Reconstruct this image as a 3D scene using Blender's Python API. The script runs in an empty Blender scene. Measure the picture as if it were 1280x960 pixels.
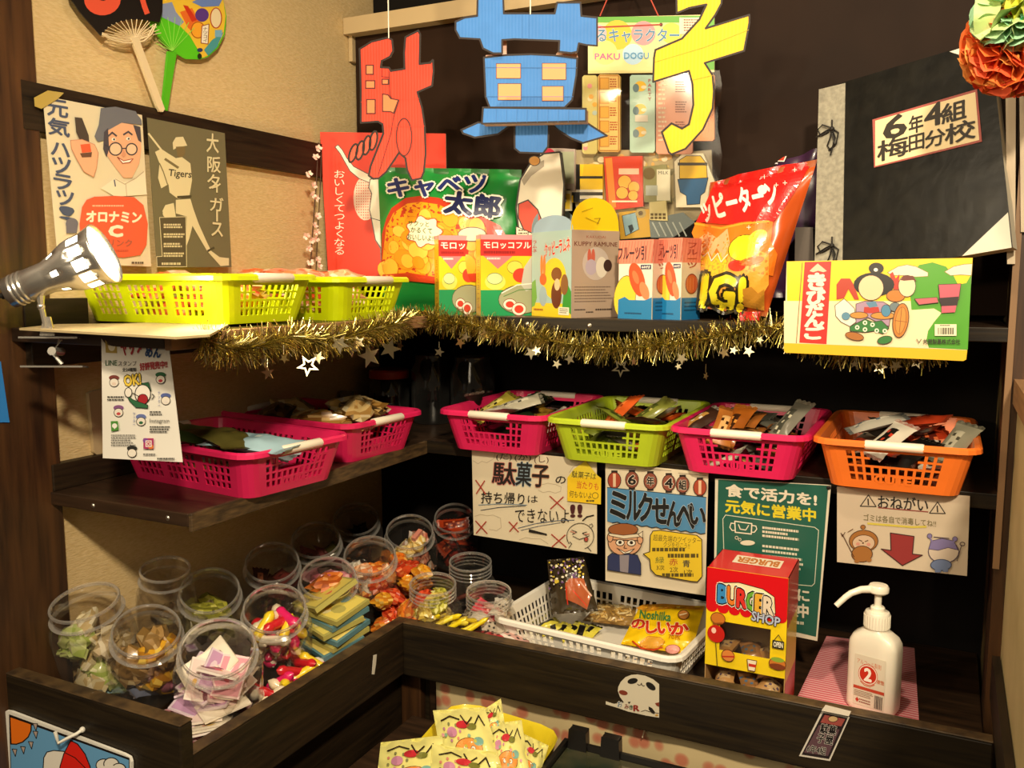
import bpy, bmesh, math, random
import numpy as np
from mathutils import Vector, Matrix
from mathutils.geometry import tessellate_polygon
R = math.radians
PI = math.pi
SC = bpy.context.scene
COL = SC.collection

# ------------------------------------------------------------------ camera
FOC, PITCH, YAW, CZ = 1102.0, R(6.8), R(26.2), 1.44
FW = Vector((-math.sin(YAW) * math.cos(PITCH), math.cos(YAW) * math.cos(PITCH), -math.sin(PITCH)))
RT = Vector((math.cos(YAW), math.sin(YAW), 0))
UP = RT.cross(FW)
CAM = Vector((0, 0, CZ))
cd = bpy.data.cameras.new('camera')
cd.sensor_width = 36.0
cd.lens = FOC / 1280 * 36.0
cd.clip_start = 0.02
cam = bpy.data.objects.new('camera', cd)
M = Matrix((RT, UP, -FW)).transposed().to_4x4()
M.translation = CAM
cam.matrix_world = M
COL.objects.link(cam)
SC.camera = cam

# ------------------------------------------------------------------ light and exposure
SC.view_settings.view_transform = 'Standard'
SC.view_settings.look = 'None'
SC.view_settings.gamma = 1
SC.view_settings.exposure = 0.28
SC.view_settings.use_curve_mapping = False
try:
    SC.cycles.use_denoising = True
    SC.cycles.max_bounces = 10
    SC.cycles.transparent_max_bounces = 40
    SC.cycles.transmission_bounces = 8
    SC.cycles.caustics_reflective = False
    SC.cycles.caustics_refractive = False
    SC.cycles.sample_clamp_indirect = 6
except Exception:
    pass
world = bpy.data.worlds.new('world')
SC.world = world
world.use_nodes = True
bg = world.node_tree.nodes['Background']
bg.inputs[0].default_value = (1.0, 0.74, 0.46, 1)
bg.inputs[1].default_value = 0.10


def lamp(name, typ, loc, target, power, color, **kw):
    l = bpy.data.lights.new(name, typ)
    l.energy = power
    l.color = color
    for k, v in kw.items():
        setattr(l, k, v)
    o = bpy.data.objects.new(name, l)
    o.location = loc
    o.rotation_euler = (Vector(target) - Vector(loc)).to_track_quat('-Z', 'Y').to_euler()
    COL.objects.link(o)
    return o


lamp('ceiling_spot_light', 'AREA', (0.45, -0.45, 2.5), (-0.55, 1.40, 1.0), 46, (1.0, 0.83, 0.58), shape='DISK', size=0.16)
lamp('downlight', 'SPOT', (-0.30, 0.72, 2.75), (-0.48, 1.36, 0.85), 40, (1.0, 0.83, 0.58), spot_size=R(96), spot_blend=.8, shadow_soft_size=.05)
lamp('track_light', 'SPOT', (-1.0, -.25, 2.25), (-.45, 1.5, 1.55), 20, (1.0, 0.83, 0.57), spot_size=R(72), spot_blend=.8, shadow_soft_size=.04)
lamp('room_fill', 'AREA', (-0.5, -1.9, 2.55), (-0.5, 1.5, 0.9), 21, (1.0, 0.83, 0.58), shape='RECTANGLE', size=1.6, size_y=1.2)  # broad unseen fill, added to lift the shadows under the shelves

# ------------------------------------------------------------------ planes of the place (metres)
WX = -1.25      # left wall
BY = 1.80       # back wall
SY = 1.71       # hanging dark screen on the back wall
TZ = 1.368      # top shelf
MZ = 1.111      # middle shelf
BZ = 0.745      # floor of the candy bin
RZ = 0.80       # rim of the bin


def ray(x, y):
    return RT * (x - 640) + UP * (480 - y) + FW * FOC


class Plane:
    def __init__(s, P, N):
        s.P, s.N = Vector(P), Vector(N).normalized()

    def at(s, x, y, d=0.0):
        r = ray(x, y)
        t = ((s.P + s.N * d - CAM).dot(s.N)) / r.dot(s.N)
        return CAM + r * t

    __call__ = at


def PY(Y):
    return Plane((0, Y, 0), (0, -1, 0))


def PX(X):
    return Plane((X, 0, 0), (1, 0, 0))


def PZ(Z):
    return Plane((0, 0, Z), (0, 0, 1))


# ------------------------------------------------------------------ materials
def lin(h):
    h = h.lstrip('#')
    c = [int(h[i:i + 2], 16) / 255 for i in (0, 2, 4)]
    return tuple((x / 12.92 if x <= .04045 else ((x + .055) / 1.055) ** 2.4) for x in c) + (1,)


_M = {}


def mat(h, rough=.5, metal=0., spec=.5, coat=0., trans=0., emit=0.):
    k = (h, rough, metal, spec, coat, trans, emit)
    if k in _M:
        return _M[k]
    m = bpy.data.materials.new('colour_' + h.lstrip('#'))
    m.use_nodes = True
    b = m.node_tree.nodes['Principled BSDF']
    b.inputs['Base Color'].default_value = lin(h)
    b.inputs['Roughness'].default_value = rough
    b.inputs['Metallic'].default_value = metal
    b.inputs['Specular IOR Level'].default_value = spec
    b.inputs['Coat Weight'].default_value = coat
    b.inputs['Coat Roughness'].default_value = .12
    b.inputs['Transmission Weight'].default_value = trans
    if emit:
        b.inputs['Emission Color'].default_value = lin(h)
        b.inputs['Emission Strength'].default_value = emit
    _M[k] = m
    return m


def nodes(name):
    m = bpy.data.materials.new(name)
    m.use_nodes = True
    nt = m.node_tree
    return m, nt, nt.nodes['Principled BSDF'], nt.nodes.new, nt.links.new


def noise_mat(name, c1, c2, scale=(1, 1, 1), nscale=8, detail=6, rough=.5, bump=.0, bdist=.002, lo=.35, hi=.65, coat=0., distort=0., spec=.5):
    m, nt, b, N, L = nodes(name)
    tc = N('ShaderNodeTexCoord')
    mp = N('ShaderNodeMapping')
    mp.inputs['Scale'].default_value = scale
    L(tc.outputs['Object'], mp.inputs['Vector'])
    n = N('ShaderNodeTexNoise')
    n.inputs['Scale'].default_value = nscale
    n.inputs['Detail'].default_value = detail
    n.inputs['Distortion'].default_value = distort
    L(mp.outputs['Vector'], n.inputs['Vector'])
    cr = N('ShaderNodeValToRGB')
    cr.color_ramp.elements[0].position = lo
    cr.color_ramp.elements[1].position = hi
    cr.color_ramp.elements[0].color = lin(c1)
    cr.color_ramp.elements[1].color = lin(c2)
    L(n.outputs['Fac'], cr.inputs['Fac'])
    L(cr.outputs['Color'], b.inputs['Base Color'])
    b.inputs['Roughness'].default_value = rough
    b.inputs['Coat Weight'].default_value = coat
    b.inputs['Specular IOR Level'].default_value = spec
    if bump:
        bp = N('ShaderNodeBump')
        bp.inputs['Strength'].default_value = bump
        bp.inputs['Distance'].default_value = bdist
        L(n.outputs['Fac'], bp.inputs['Height'])
        L(bp.outputs['Normal'], b.inputs['Normal'])
    return m


WOOD_X = noise_mat('dark_wood_grain', '#150f09', '#2f2515', (1.2, 9, 22), 5, 8, .5, .25, .001, .3, .75, distort=.6, spec=.3)
WOOD_Y = noise_mat('dark_wood_grain_deep', '#150f09', '#352819', (9, 1.2, 22), 5, 8, .5, .25, .001, .3, .75, distort=.6, spec=.3)
WOOD_EDGE = noise_mat('worn_wood_edge', '#35281a', '#5f4a2e', (6, 6, 30), 6, 6, .5, .2, .001)
WOOD_TOP = noise_mat('dark_stained_shelf', '#221810', '#402d1e', (1.5, 14, 14), 6, 8, .38, .15, .001, .3, .7)
WOOD_POST = noise_mat('brown_wood_post', '#24150b', '#5a3a1e', (14, 14, 1.2), 4, 8, .45, .2, .001, .3, .75, distort=.4)
LIGHT_WOOD = noise_mat('pale_wood', '#8a6644', '#a27a52', (16, 2, 22), 5, 6, .55)
PAPER_WALL = noise_mat('grained_cream_wallpaper', '#cfb27c', '#dfc594', (60, 45, 190), 2.2, 5, .62, .7, .0016, .3, .7)
CREAM_WALL = noise_mat('cream_paint', '#b3a273', '#c4b485', (3, 3, 3), 3, 4, .6, .1, .001)
BLACK_WALL = noise_mat('black_painted_wall', '#0a0706', '#120d0a', (3, 3, 3), 3, 4, .75, .1, .001, spec=.2)
SCREEN = noise_mat('dark_brown_screen', '#21140c', '#2a1a10', (2, 2, 2), 2, 3, .6, .05, .001, spec=.12)
CARD_EDGE = mat('#b08a5c', .8)
FABRIC = None


def clear_mat(name, tint='#ffffff', gloss=1.0, fac_lo=.05, fac_hi=.5, rough=.06, haze=.12):
    """thin clear plastic: see-through face on, shiny at the edges"""
    m = bpy.data.materials.new(name)
    m.use_nodes = True
    nt = m.node_tree
    for n in list(nt.nodes):
        nt.nodes.remove(n)
    N, L = nt.nodes.new, nt.links.new
    out = N('ShaderNodeOutputMaterial')
    tr = N('ShaderNodeBsdfTransparent')
    tr.inputs['Color'].default_value = lin(tint)
    gl = N('ShaderNodeBsdfGlossy')
    gl.inputs['Roughness'].default_value = rough
    gl.inputs['Color'].default_value = (gloss, gloss, gloss, 1)
    lw = N('ShaderNodeLayerWeight')
    lw.inputs['Blend'].default_value = .35
    mr = N('ShaderNodeMapRange')
    mr.inputs['To Min'].default_value = fac_lo
    mr.inputs['To Max'].default_value = fac_hi
    L(lw.outputs['Facing'], mr.inputs['Value'])
    df = N('ShaderNodeBsdfDiffuse')
    df.inputs['Color'].default_value = (.9, .88, .84, 1)
    m2 = N('ShaderNodeMixShader')
    m2.inputs['Fac'].default_value = haze
    L(gl.outputs[0], m2.inputs[1])
    L(df.outputs[0], m2.inputs[2])
    mx = N('ShaderNodeMixShader')
    L(mr.outputs['Result'], mx.inputs['Fac'])
    L(tr.outputs[0], mx.inputs[1])
    L(m2.outputs[0], mx.inputs[2])
    L(mx.outputs[0], out.inputs['Surface'])
    return m


CLEAR = clear_mat('clear_jar_plastic', '#f6f3ee', 1, .05, .5)
FILM = clear_mat('clear_film', '#f8f5ee', 1, .04, .45, .14, .05)


# ------------------------------------------------------------------ objects
def tag(o, label=None, cat=None, group=None, kind=None):
    if label:
        o['label'] = label
    if cat:
        o['category'] = cat
    if group:
        o['group'] = group
    if kind:
        o['kind'] = kind
    return o


def thing(name, label, cat, loc=(0, 0, 0), rot=(0, 0, 0), group=None):
    o = bpy.data.objects.new(name, None)
    o.empty_display_size = .02
    o.location = loc
    o.rotation_euler = rot
    COL.objects.link(o)
    return tag(o, label, cat, group)


class MB:
    """collects faces, then links them as ONE mesh object"""

    def __init__(s):
        s.V, s.F, s.I, s.mats = [], [], [], []

    def mi(s, m):
        if m not in s.mats:
            s.mats.append(m)
        return s.mats.index(m)

    def face(s, pts, m):
        n = len(s.V)
        s.V.extend(Vector(p) for p in pts)
        s.F.append(tuple(range(n, n + len(pts))))
        s.I.append(s.mi(m))

    def mesh(s, V, F, m):
        n = len(s.V)
        s.V.extend(Vector(p) for p in V)
        i = s.mi(m)
        for f in F:
            s.F.append(tuple(n + k for k in f))
            s.I.append(i)

    def grid(s, rows, m, cu=False, cv=False):
        n, k = len(rows), len(rows[0])
        V = [p for r in rows for p in r]
        F = []
        for i in range(n if cv else n - 1):
            for j in range(k if cu else k - 1):
                a, b = i * k + j, i * k + (j + 1) % k
                c, d = ((i + 1) % n) * k + (j + 1) % k, ((i + 1) % n) * k + j
                F.append((a, b, c, d))
        if callable(m):
            base = len(s.V)
            s.V.extend(Vector(p) for p in V)
            kk = k if cu else k - 1
            for q, f in enumerate(F):
                s.F.append(tuple(base + t for t in f))
                s.I.append(s.mi(m(q // kk, q % kk)))
        else:
            s.mesh(V, F, m)

    def box(s, c, sz, m, rot=None, bev=0):
        c = Vector(c)
        x, y, z = [t / 2 for t in sz]
        P = [Vector((i * x, j * y, k * z)) for k in (-1, 1) for j in (-1, 1) for i in (-1, 1)]
        if rot is not None:
            P = [rot @ p for p in P]
        s.mesh([c + p for p in P], [(0, 2, 3, 1), (4, 5, 7, 6), (0, 1, 5, 4), (2, 6, 7, 3), (0, 4, 6, 2), (1, 3, 7, 5)], m)

    def aabb(s, a, b, m):
        s.box([(p + q) / 2 for p, q in zip(a, b)], [abs(q - p) for p, q in zip(a, b)], m)

    def tube(s, path, r, m, n=8, cap=True):
        path = [Vector(p) for p in path]
        rows = []
        for i, p in enumerate(path):
            t = (path[min(i + 1, len(path) - 1)] - path[max(i - 1, 0)]).normalized()
            a = Vector((0, 0, 1)) if abs(t.z) < .9 else Vector((1, 0, 0))
            u = t.cross(a).normalized()
            v = t.cross(u)
            rr = r[i] if isinstance(r, (list, tuple)) else r
            rows.append([p + (u * math.cos(2 * PI * k / n) + v * math.sin(2 * PI * k / n)) * rr for k in range(n)])
        s.grid(rows, m, cu=True)
        if cap:
            s.face(rows[0][::-1], m)
            s.face(rows[-1], m)

    def lathe(s, prof, m, n=24, T=None, sx=1, sy=1):
        rows = []
        for r, z in prof:
            row = [Vector((r * sx * math.cos(2 * PI * k / n), r * sy * math.sin(2 * PI * k / n), z)) for k in range(n)]
            rows.append([T @ p for p in row] if T is not None else row)
        s.grid(rows, m, cu=True)

    def sphere(s, c, r, m, n=12, k=8):
        c = Vector(c)
        r3 = r if isinstance(r, (tuple, list)) else (r, r, r)
        rows = [[c + Vector((r3[0] * math.sin(PI * i / k) * math.cos(2 * PI * j / n), r3[1] * math.sin(PI * i / k) * math.sin(2 * PI * j / n), r3[2] * math.cos(PI * i / k))) for j in range(n)] for i in range(k + 1)]
        s.grid(rows, m, cu=True)

    def prism(s, front, off, m, side=None, back=None):
        """front: outline of 3-D points (may be concave); off: vector to the back outline"""
        front = [Vector(p) for p in front]
        off = Vector(off)
        bk = [p + off for p in front]
        tri = tessellate_polygon([front])
        n = len(front)
        s.mesh(front, tri, m)
        s.mesh(bk, [t[::-1] for t in tri], back or side or m)
        s.mesh(front + bk, [(i, (i + 1) % n, n + (i + 1) % n, n + i) for i in range(n)], side or m)

    def build(s, name, parent=None, smooth=None, local=False, weld=False):
        me = bpy.data.meshes.new(name)
        V = s.V
        if parent is not None and not local:
            o = parent
            off = Vector((0, 0, 0))
            while o is not None:
                off += Vector(o.location)
                o = o.parent
            V = [p - off for p in V]
        org = Vector((0, 0, 0))
        if parent is None and not local and V:
            lo = [min(p[i] for p in V) for i in range(3)]
            hi = [max(p[i] for p in V) for i in range(3)]
            org = Vector(((lo[0] + hi[0]) / 2, (lo[1] + hi[1]) / 2, lo[2]))
            V = [p - org for p in V]
        me.from_pydata([tuple(p) for p in V], [], s.F)
        for m in s.mats:
            me.materials.append(m)
        me.polygons.foreach_set('material_index', s.I)
        if weld:
            bm = bmesh.new()
            bm.from_mesh(me)
            bmesh.ops.remove_doubles(bm, verts=bm.verts, dist=1e-5)
            bmesh.ops.recalc_face_normals(bm, faces=bm.faces)
            bm.to_mesh(me)
            bm.free()
        me.update()
        if smooth:
            me.polygons.foreach_set('use_smooth', [True] * len(me.polygons))
            me.set_sharp_from_angle(angle=R(smooth))
        o = bpy.data.objects.new(name, me)
        o.location = org
        COL.objects.link(o)
        if parent is not None:
            o.parent = parent
        return o


def copy_tree(o, parent=None):
    c = o.copy()
    COL.objects.link(c)
    if parent is not None:
        c.parent = parent
    for ch in list(o.children):
        copy_tree(ch, c)
    return c


def bevel(o, w=.002, seg=2, ang=40):
    m = o.modifiers.new('bevel', 'BEVEL')
    m.width = w
    m.segments = seg
    m.limit_method = 'ANGLE'
    m.angle_limit = R(ang)
    return o


def struct(name, mb, **kw):
    return tag(mb.build(name, **kw), kind='structure')


# ------------------------------------------------------------------ printing and lettering
_T = {}
_tc = bpy.data.curves.new('glyphs', 'FONT')
_to = bpy.data.objects.new('glyphs', _tc)
COL.objects.link(_to)


def glyphs(s, off=0.):
    k = (s, off)
    if k not in _T:
        _tc.body = s
        _tc.offset = off
        _tc.resolution_u = 2
        _tc.fill_mode = 'FRONT'
        bpy.context.view_layer.update()
        me = bpy.data.meshes.new_from_object(_to.evaluated_get(bpy.context.evaluated_depsgraph_get()))
        V = [(v.co.x, v.co.y) for v in me.vertices]
        T = []
        for p in me.polygons:
            vs = list(p.vertices)
            for i in range(1, len(vs) - 1):
                T.append((vs[0], vs[i], vs[i + 1]))
        bpy.data.meshes.remove(me)
        _T[k] = (V, T)
    return _T[k]


class Art:
    """flat printing laid on a surface fn(x, y, d); crop = (ox, oy, scale) of the drawing units"""

    def __init__(s, mb, fn, crop=(0, 0, 1), slope=0., x0=0., sub=None, rough=.5, eps=.00003, base=.0004, coat=0.):
        s.mb, s.fn, s.crop, s.slope, s.x0, s.sub, s.rough, s.eps, s.k, s.base, s.coat = mb, fn, crop, slope, x0, sub, rough, eps, 0, base, coat

    def P(s, x, y, d):
        y = y + s.slope * (x - s.x0)
        return s.fn(s.crop[0] + x * s.crop[2], s.crop[1] + y * s.crop[2], d)

    def tris(s, V, T, col):
        s.k += 1
        d = s.base + s.k * s.eps
        if s.sub:
            out = []
            st = [tuple(V[i] for i in t) for t in T]
            while st:
                a, b, c = st.pop()
                e = [((a[0] - b[0]) ** 2 + (a[1] - b[1]) ** 2, a, b, c), ((b[0] - c[0]) ** 2 + (b[1] - c[1]) ** 2, b, c, a), ((c[0] - a[0]) ** 2 + (c[1] - a[1]) ** 2, c, a, b)]
                L, p, q, r = max(e, key=lambda t: t[0])
                if L > s.sub ** 2:
                    m = ((p[0] + q[0]) / 2, (p[1] + q[1]) / 2)
                    st += [(p, m, r), (m, q, r)]
                else:
                    out.append((a, b, c))
            V = [p for t in out for p in t]
            T = [(3 * i, 3 * i + 1, 3 * i + 2) for i in range(len(out))]
        m = col if not isinstance(col, str) else mat(col, s.rough, coat=s.coat)
        s.mb.mesh([s.P(x, y, d) for x, y in V], T, m)
        return s

    def poly(s, pts, col, line=None, lw=1.5):
        T = tessellate_polygon([[Vector((x, y, 0)) for x, y in pts]])
        s.tris(pts, T, col)
        if line:
            s.line(list(pts) + [pts[0]], lw, line)
        return s

    def rect(s, x0, y0, x1, y1, col, line=None, lw=1.5):
        return s.poly([(x0, y0), (x1, y0), (x1, y1), (x0, y1)], col, line, lw)

    def ell(s, cx, cy, rx, ry, col, line=None, lw=1.5, rot=0, n=22, a0=0, a1=360):
        c, q = math.cos(R(rot)), math.sin(R(rot))
        P = []
        nn = n + 1 if a1 - a0 < 360 else n
        for i in range(nn):
            a = R(a0 + (a1 - a0) * i / n)
            x, y = rx * math.cos(a), ry * math.sin(a)
            P.append((cx + x * c - y * q, cy + x * q + y * c))
        if col:
            s.poly(P, col)
        if line:
            s.line(P + ([P[0]] if a1 - a0 >= 360 else []), lw, line)
        return s

    def line(s, pts, w, col):
        B = [([], []), ([], [])]
        for i, ((a, b), (c, d)) in enumerate(zip(pts[:-1], pts[1:])):
            L = math.hypot(c - a, d - b)
            if L < 1e-6:
                continue
            V, T = B[i % 2]
            ux, uy = (c - a) / L, (d - b) / L
            nx, ny = -uy * w / 2, ux * w / 2
            ex, ey = ux * w * .3, uy * w * .3
            n = len(V)
            V += [(a - ex + nx, b - ey + ny), (c + ex + nx, d + ey + ny), (c + ex - nx, d + ey - ny), (a - ex - nx, b - ey - ny)]
            T += [(n, n + 1, n + 2), (n, n + 2, n + 3)]
        for V, T in B:
            if V:
                s.tris(V, T, col)
                s.k -= .5
        s.k += .5
        return s

    def text(s, t, x0, y0, x1, y1, col, bold=0., out=None, rot=0):
        """letters stretched to the box x0..x1, y0 (top)..y1; out = (colour, extra width)"""
        V, T = glyphs(t)
        if not V:
            return s
        ax, bx = min(v[0] for v in V), max(v[0] for v in V)
        ay, by = min(v[1] for v in V), max(v[1] for v in V)
        cx, cy, c, q = (x0 + x1) / 2, (y0 + y1) / 2, math.cos(R(rot)), math.sin(R(rot))

        def f(v):
            x = x0 + (v[0] - ax) / max(bx - ax, 1e-6) * (x1 - x0) - cx
            y = y1 - (v[1] - ay) / max(by - ay, 1e-6) * (y1 - y0) - cy
            return (cx + x * c - y * q, cy + x * q + y * c)
        ex, ey = (x1 - x0) / max(bx - ax, 1e-6), (y1 - y0) / max(by - ay, 1e-6)

        def fat(w, colr):
            # heavier letters: the same glyphs laid again, shifted round a small ring
            for k in range(9 if w > 0 else 1):
                dx, dy = (0, 0) if k == 8 or w <= 0 else (w * math.cos(k * PI / 4), w * math.sin(k * PI / 4))
                s.tris([f((v[0] + dx, v[1] + dy)) for v in V], T, colr)
                s.k -= .5
            s.k += .5
        if out:
            for oc, ow in (out if isinstance(out, list) else [out]):
                fat(bold * .8 + ow, oc)
        fat(bold * .8, col)
        return s

    def vtext(s, t, x0, y0, x1, y1, col, bold=0., out=None, gap=.1, dx=0.):
        h = (y1 - y0) / len(t)
        for i, ch in enumerate(t):
            V, _ = glyphs(ch)
            if not V:
                continue
            w = max(v[0] for v in V) - min(v[0] for v in V)
            hh = max(v[1] for v in V) - min(v[1] for v in V)
            fw, fh = min(1, w / .9), min(1, max(hh / .85, .12))
            cx, cy = (x0 + x1) / 2 + dx * i, y0 + h * (i + .5)
            bw, bh = (x1 - x0) * fw, h * (1 - gap) * fh
            s.text(ch, cx - bw / 2, cy - bh / 2, cx + bw / 2, cy + bh / 2, col, bold, out)
        return s

    def dashes(s, x0, y0, x1, y1, col, rows=3, seed=1, th=.45):
        """fine print too small to read: broken thin strokes"""
        rn = random.Random(seed)
        h = (y1 - y0) / rows
        for r in range(rows):
            x = x0
            end = x1 - rn.random() * .25 * (x1 - x0)
            while x < end:
                w = h * rn.uniform(.5, 1.3)
                s.rect(x, y0 + r * h, min(x + w * .8, end), y0 + r * h + h * th, col)
                s.k -= 1
                x += w
            s.k += 0
        s.k += 1
        return s


def quad_fn(p00, p10, p01, p11, W=100., H=100.):
    """surface with corners top-left, top-right, bottom-left, bottom-right"""
    p00, p10, p01, p11 = map(Vector, (p00, p10, p01, p11))
    n = (p01 - p00).cross(p10 - p00).normalized()

    def f(x, y, d=0.):
        u, v = x / W, y / H
        return (p00 * (1 - u) + p10 * u) * (1 - v) + (p01 * (1 - u) + p11 * u) * v + n * d
    f.n = n
    return f


def homog(q):
    """pixel quad (TL, TR, BR, BL) -> function giving unit coordinates"""
    A, b = [], []
    for (x, y), (u, v) in zip(q, ((0, 0), (1, 0), (1, 1), (0, 1))):
        A += [[x, y, 1, 0, 0, 0, -u * x, -u * y], [0, 0, 0, x, y, 1, -v * x, -v * y]]
        b += [u, v]
    h = np.linalg.solve(np.array(A, float), np.array(b, float))

    def f(x, y):
        w = h[6] * x + h[7] * y + 1
        return (h[0] * x + h[1] * y + h[2]) / w, (h[3] * x + h[4] * y + h[5]) / w
    return f


def sheet(name, pts, plane, t, colour, label=None, cat=None, edge=None, parent=None, rough=.6, coat=0.):
    """flat board or paper: outline in the picture set on its plane, real thickness t"""
    mb = MB()
    mb.prism([plane.at(x, y) for x, y in pts], plane.N * -t, mat(colour, rough, coat=coat) if isinstance(colour, str) else colour, side=edge)
    return mb


def C(ox, oy, sc, pts):
    return [(ox + x * sc, oy + y * sc) for x, y in pts]


random.seed(7)

# ------------------------------------------------------------------ the room
mb = MB()
mb.aabb((WX - .08, .88, .0), (WX, BY + .08, 2.6), PAPER_WALL)
struct('wall_left', mb)
mb = MB()
mb.aabb((WX - .08, BY, .0), (.6, BY + .08, 2.6), BLACK_WALL)
struct('wall_back', mb)
mb = MB()
mb.aabb((-3.2, -3.2, -.06), (2.2, BY + .1, 0), noise_mat('dark_floor_boards', '#1a110b', '#33221a', (2, 12, 4), 4, 6, .5))
struct('floor', mb)
mb = MB()   # the dark screen hung on the back wall, floor side ends at the top shelf
mb.aabb((WX + .012, SY, TZ + .01), (.10, SY + .012, 1.985), SCREEN)
struct('trim_screen', mb)
mb = MB()
mb.aabb((WX + .002, SY - .03, 1.985), (.10, SY + .03, 2.02), mat('#b9a37c', .5))
mb.aabb((WX + .002, SY - .012, 1.93), (WX + .012, SY + .01, 1.985), mat('#b9a37c', .5))
struct('trim_rail', mb)
mb = MB()
mb.aabb((WX, .88, 1.660), (WX + .016, BY, 1.730), WOOD_Y)
struct('trim_left', mb)
mb = MB()
mb.aabb((-1.9, .62, .0), (WX + .015, .905, 2.6), WOOD_POST)
struct('pillar_left', mb)
# right side of the niche
mb = MB()
mb.aabb((.085, 1.50, .0), (.125, 1.60, 2.6), WOOD_POST)
mb.aabb((.083, 1.496, 1.0), (.092, 1.505, 2.6), mat('#8a6a4a', .5))  # paler strip paints the highlight along the post's front-left edge
struct('pillar_right', mb)
mb = MB()
mb.aabb((.09, 1.60, .0), (.12, BY, 2.6), noise_mat('mottled_cream_wall', '#0d0a06', '#a8925c', (6, 6, 1.5), 3, 4, .7, lo=.45, hi=.72))  # noise mottles this panel from near black to cream
struct('wall_niche', mb)
mb = MB()
mb.aabb((.102, .5, .0), (.16, 1.515, 1.255), CREAM_WALL)
struct('wall_right', mb)
mb = MB()
mb.aabb((.095, .5, 1.255), (.24, 1.53, 1.292), LIGHT_WOOD)
mb.aabb((.126, 1.52, .0), (.24, 1.60, 1.255), WOOD_POST)
mb.aabb((.126, 1.535, 1.292), (.40, 1.60, 2.6), WOOD_POST)
struct('trim_right', mb)
mb = MB()
mb.aabb((.1005, .5, .0), (.1018, 1.49, .86), WOOD_Y)
mb.aabb((.090, .5, .80), (.1005, 1.49, .865), WOOD_Y)
struct('trim_counter_end', mb)

# ------------------------------------------------------------------ shelves
def shelf(name, label, a, b, z, wood, front, bat=None, screws=()):
    t = thing(name, label, 'shelf', ((a[0] + b[0]) / 2, (a[1] + b[1]) / 2, z - .02))
    m = MB()
    m.aabb((a[0], a[1], z - .02), (b[0], b[1], z), wood)
    bevel(m.build('board', parent=t), .0015)
    for f in front:
        m = MB()
        m.aabb(f[0], f[1], f[2])
        bevel(m.build('edge_strip', parent=t), .0015)
    for q in bat or []:
        m = MB()
        m.aabb(q[0], q[1], WOOD_Y)
        bevel(m.build('batten', parent=t), .0015)
    for p, ax in screws:
        m = MB()
        T = Matrix.Translation(p) @ (Matrix.Rotation(R(90), 4, 'X') if ax == 'y' else Matrix.Rotation(R(90), 4, 'Y'))
        m.lathe([(0, .0015), (.0025, .0012), (.004, 0), (.004, -.001)], mat('#e8e2d4', .3, 1), 12, T)
        m.build('screw', parent=t)
    return t


shelf('wall_shelf', 'dark wooden middle shelf along the wallpapered wall under two pink baskets', (WX, .886), (-.945, BY), MZ, WOOD_TOP,
      [((-.945, .886, MZ - .026), (-.938, 1.515, MZ + .001), WOOD_EDGE)],
      [((WX, .89, MZ), (WX + .018, BY, MZ + .042))], [((-1.14, .8855, MZ - .011), 'y'), ((-.985, .8855, MZ - .011), 'y')])
shelf('wall_shelf', 'long dark middle shelf on the back wall carrying the four candy baskets', (-.945, 1.52), (.085, BY), MZ, WOOD_TOP,
      [((-.945, 1.514, MZ - .024), (.085, 1.52, MZ + .001), WOOD_X)])
shelf('wall_shelf', 'wooden top shelf along the wallpapered wall under the yellow baskets', (WX, .84), (-.925, BY), TZ, WOOD_TOP,
      [((-.925, .84, TZ - .022), (-.912, 1.50, TZ), LIGHT_WOOD)],
      [((WX, .86, TZ), (WX + .018, .97, TZ + .042)), ((WX, .86, TZ - .06), (WX + .03, BY, TZ - .02))])
shelf('wall_shelf', 'dark top shelf on the back wall carrying candy boxes and snack bags', (-.912, 1.505), (.085, BY), TZ, WOOD_TOP,
      [((-.912, 1.498, TZ - .022), (.085, 1.505, TZ), WOOD_X)], screws=[((-.705, 1.4975, TZ - .012), 'y'), ((-.58, 1.4975, TZ - .012), 'y')])
# pale sheet lying on the near end of the top shelf
mb = MB()
pl = PZ(TZ + .004)
pts = [pl.at(x, y) for x, y in ((24, 410), (72, 405), (160, 404), (300, 398), (262, 418), (220, 421))]
mb.prism(pts, (0, 0, -.003), mat('#c9b486', .7))
tag(mb.build('cardboard_sheet'), 'thin pale cardboard sheet lying on the near end of the top shelf', 'cardboard')


# ------------------------------------------------------------------ boxes seen edge on
def column(x, y, C0, d):
    """point on the ground line C0 + t d that lies under picture column x (at height y)"""
    r = ray(x, y)
    n = Vector((-r.y, r.x, 0))
    return C0 + d * (-(C0 - CAM).dot(n) / d.dot(n))


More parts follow.
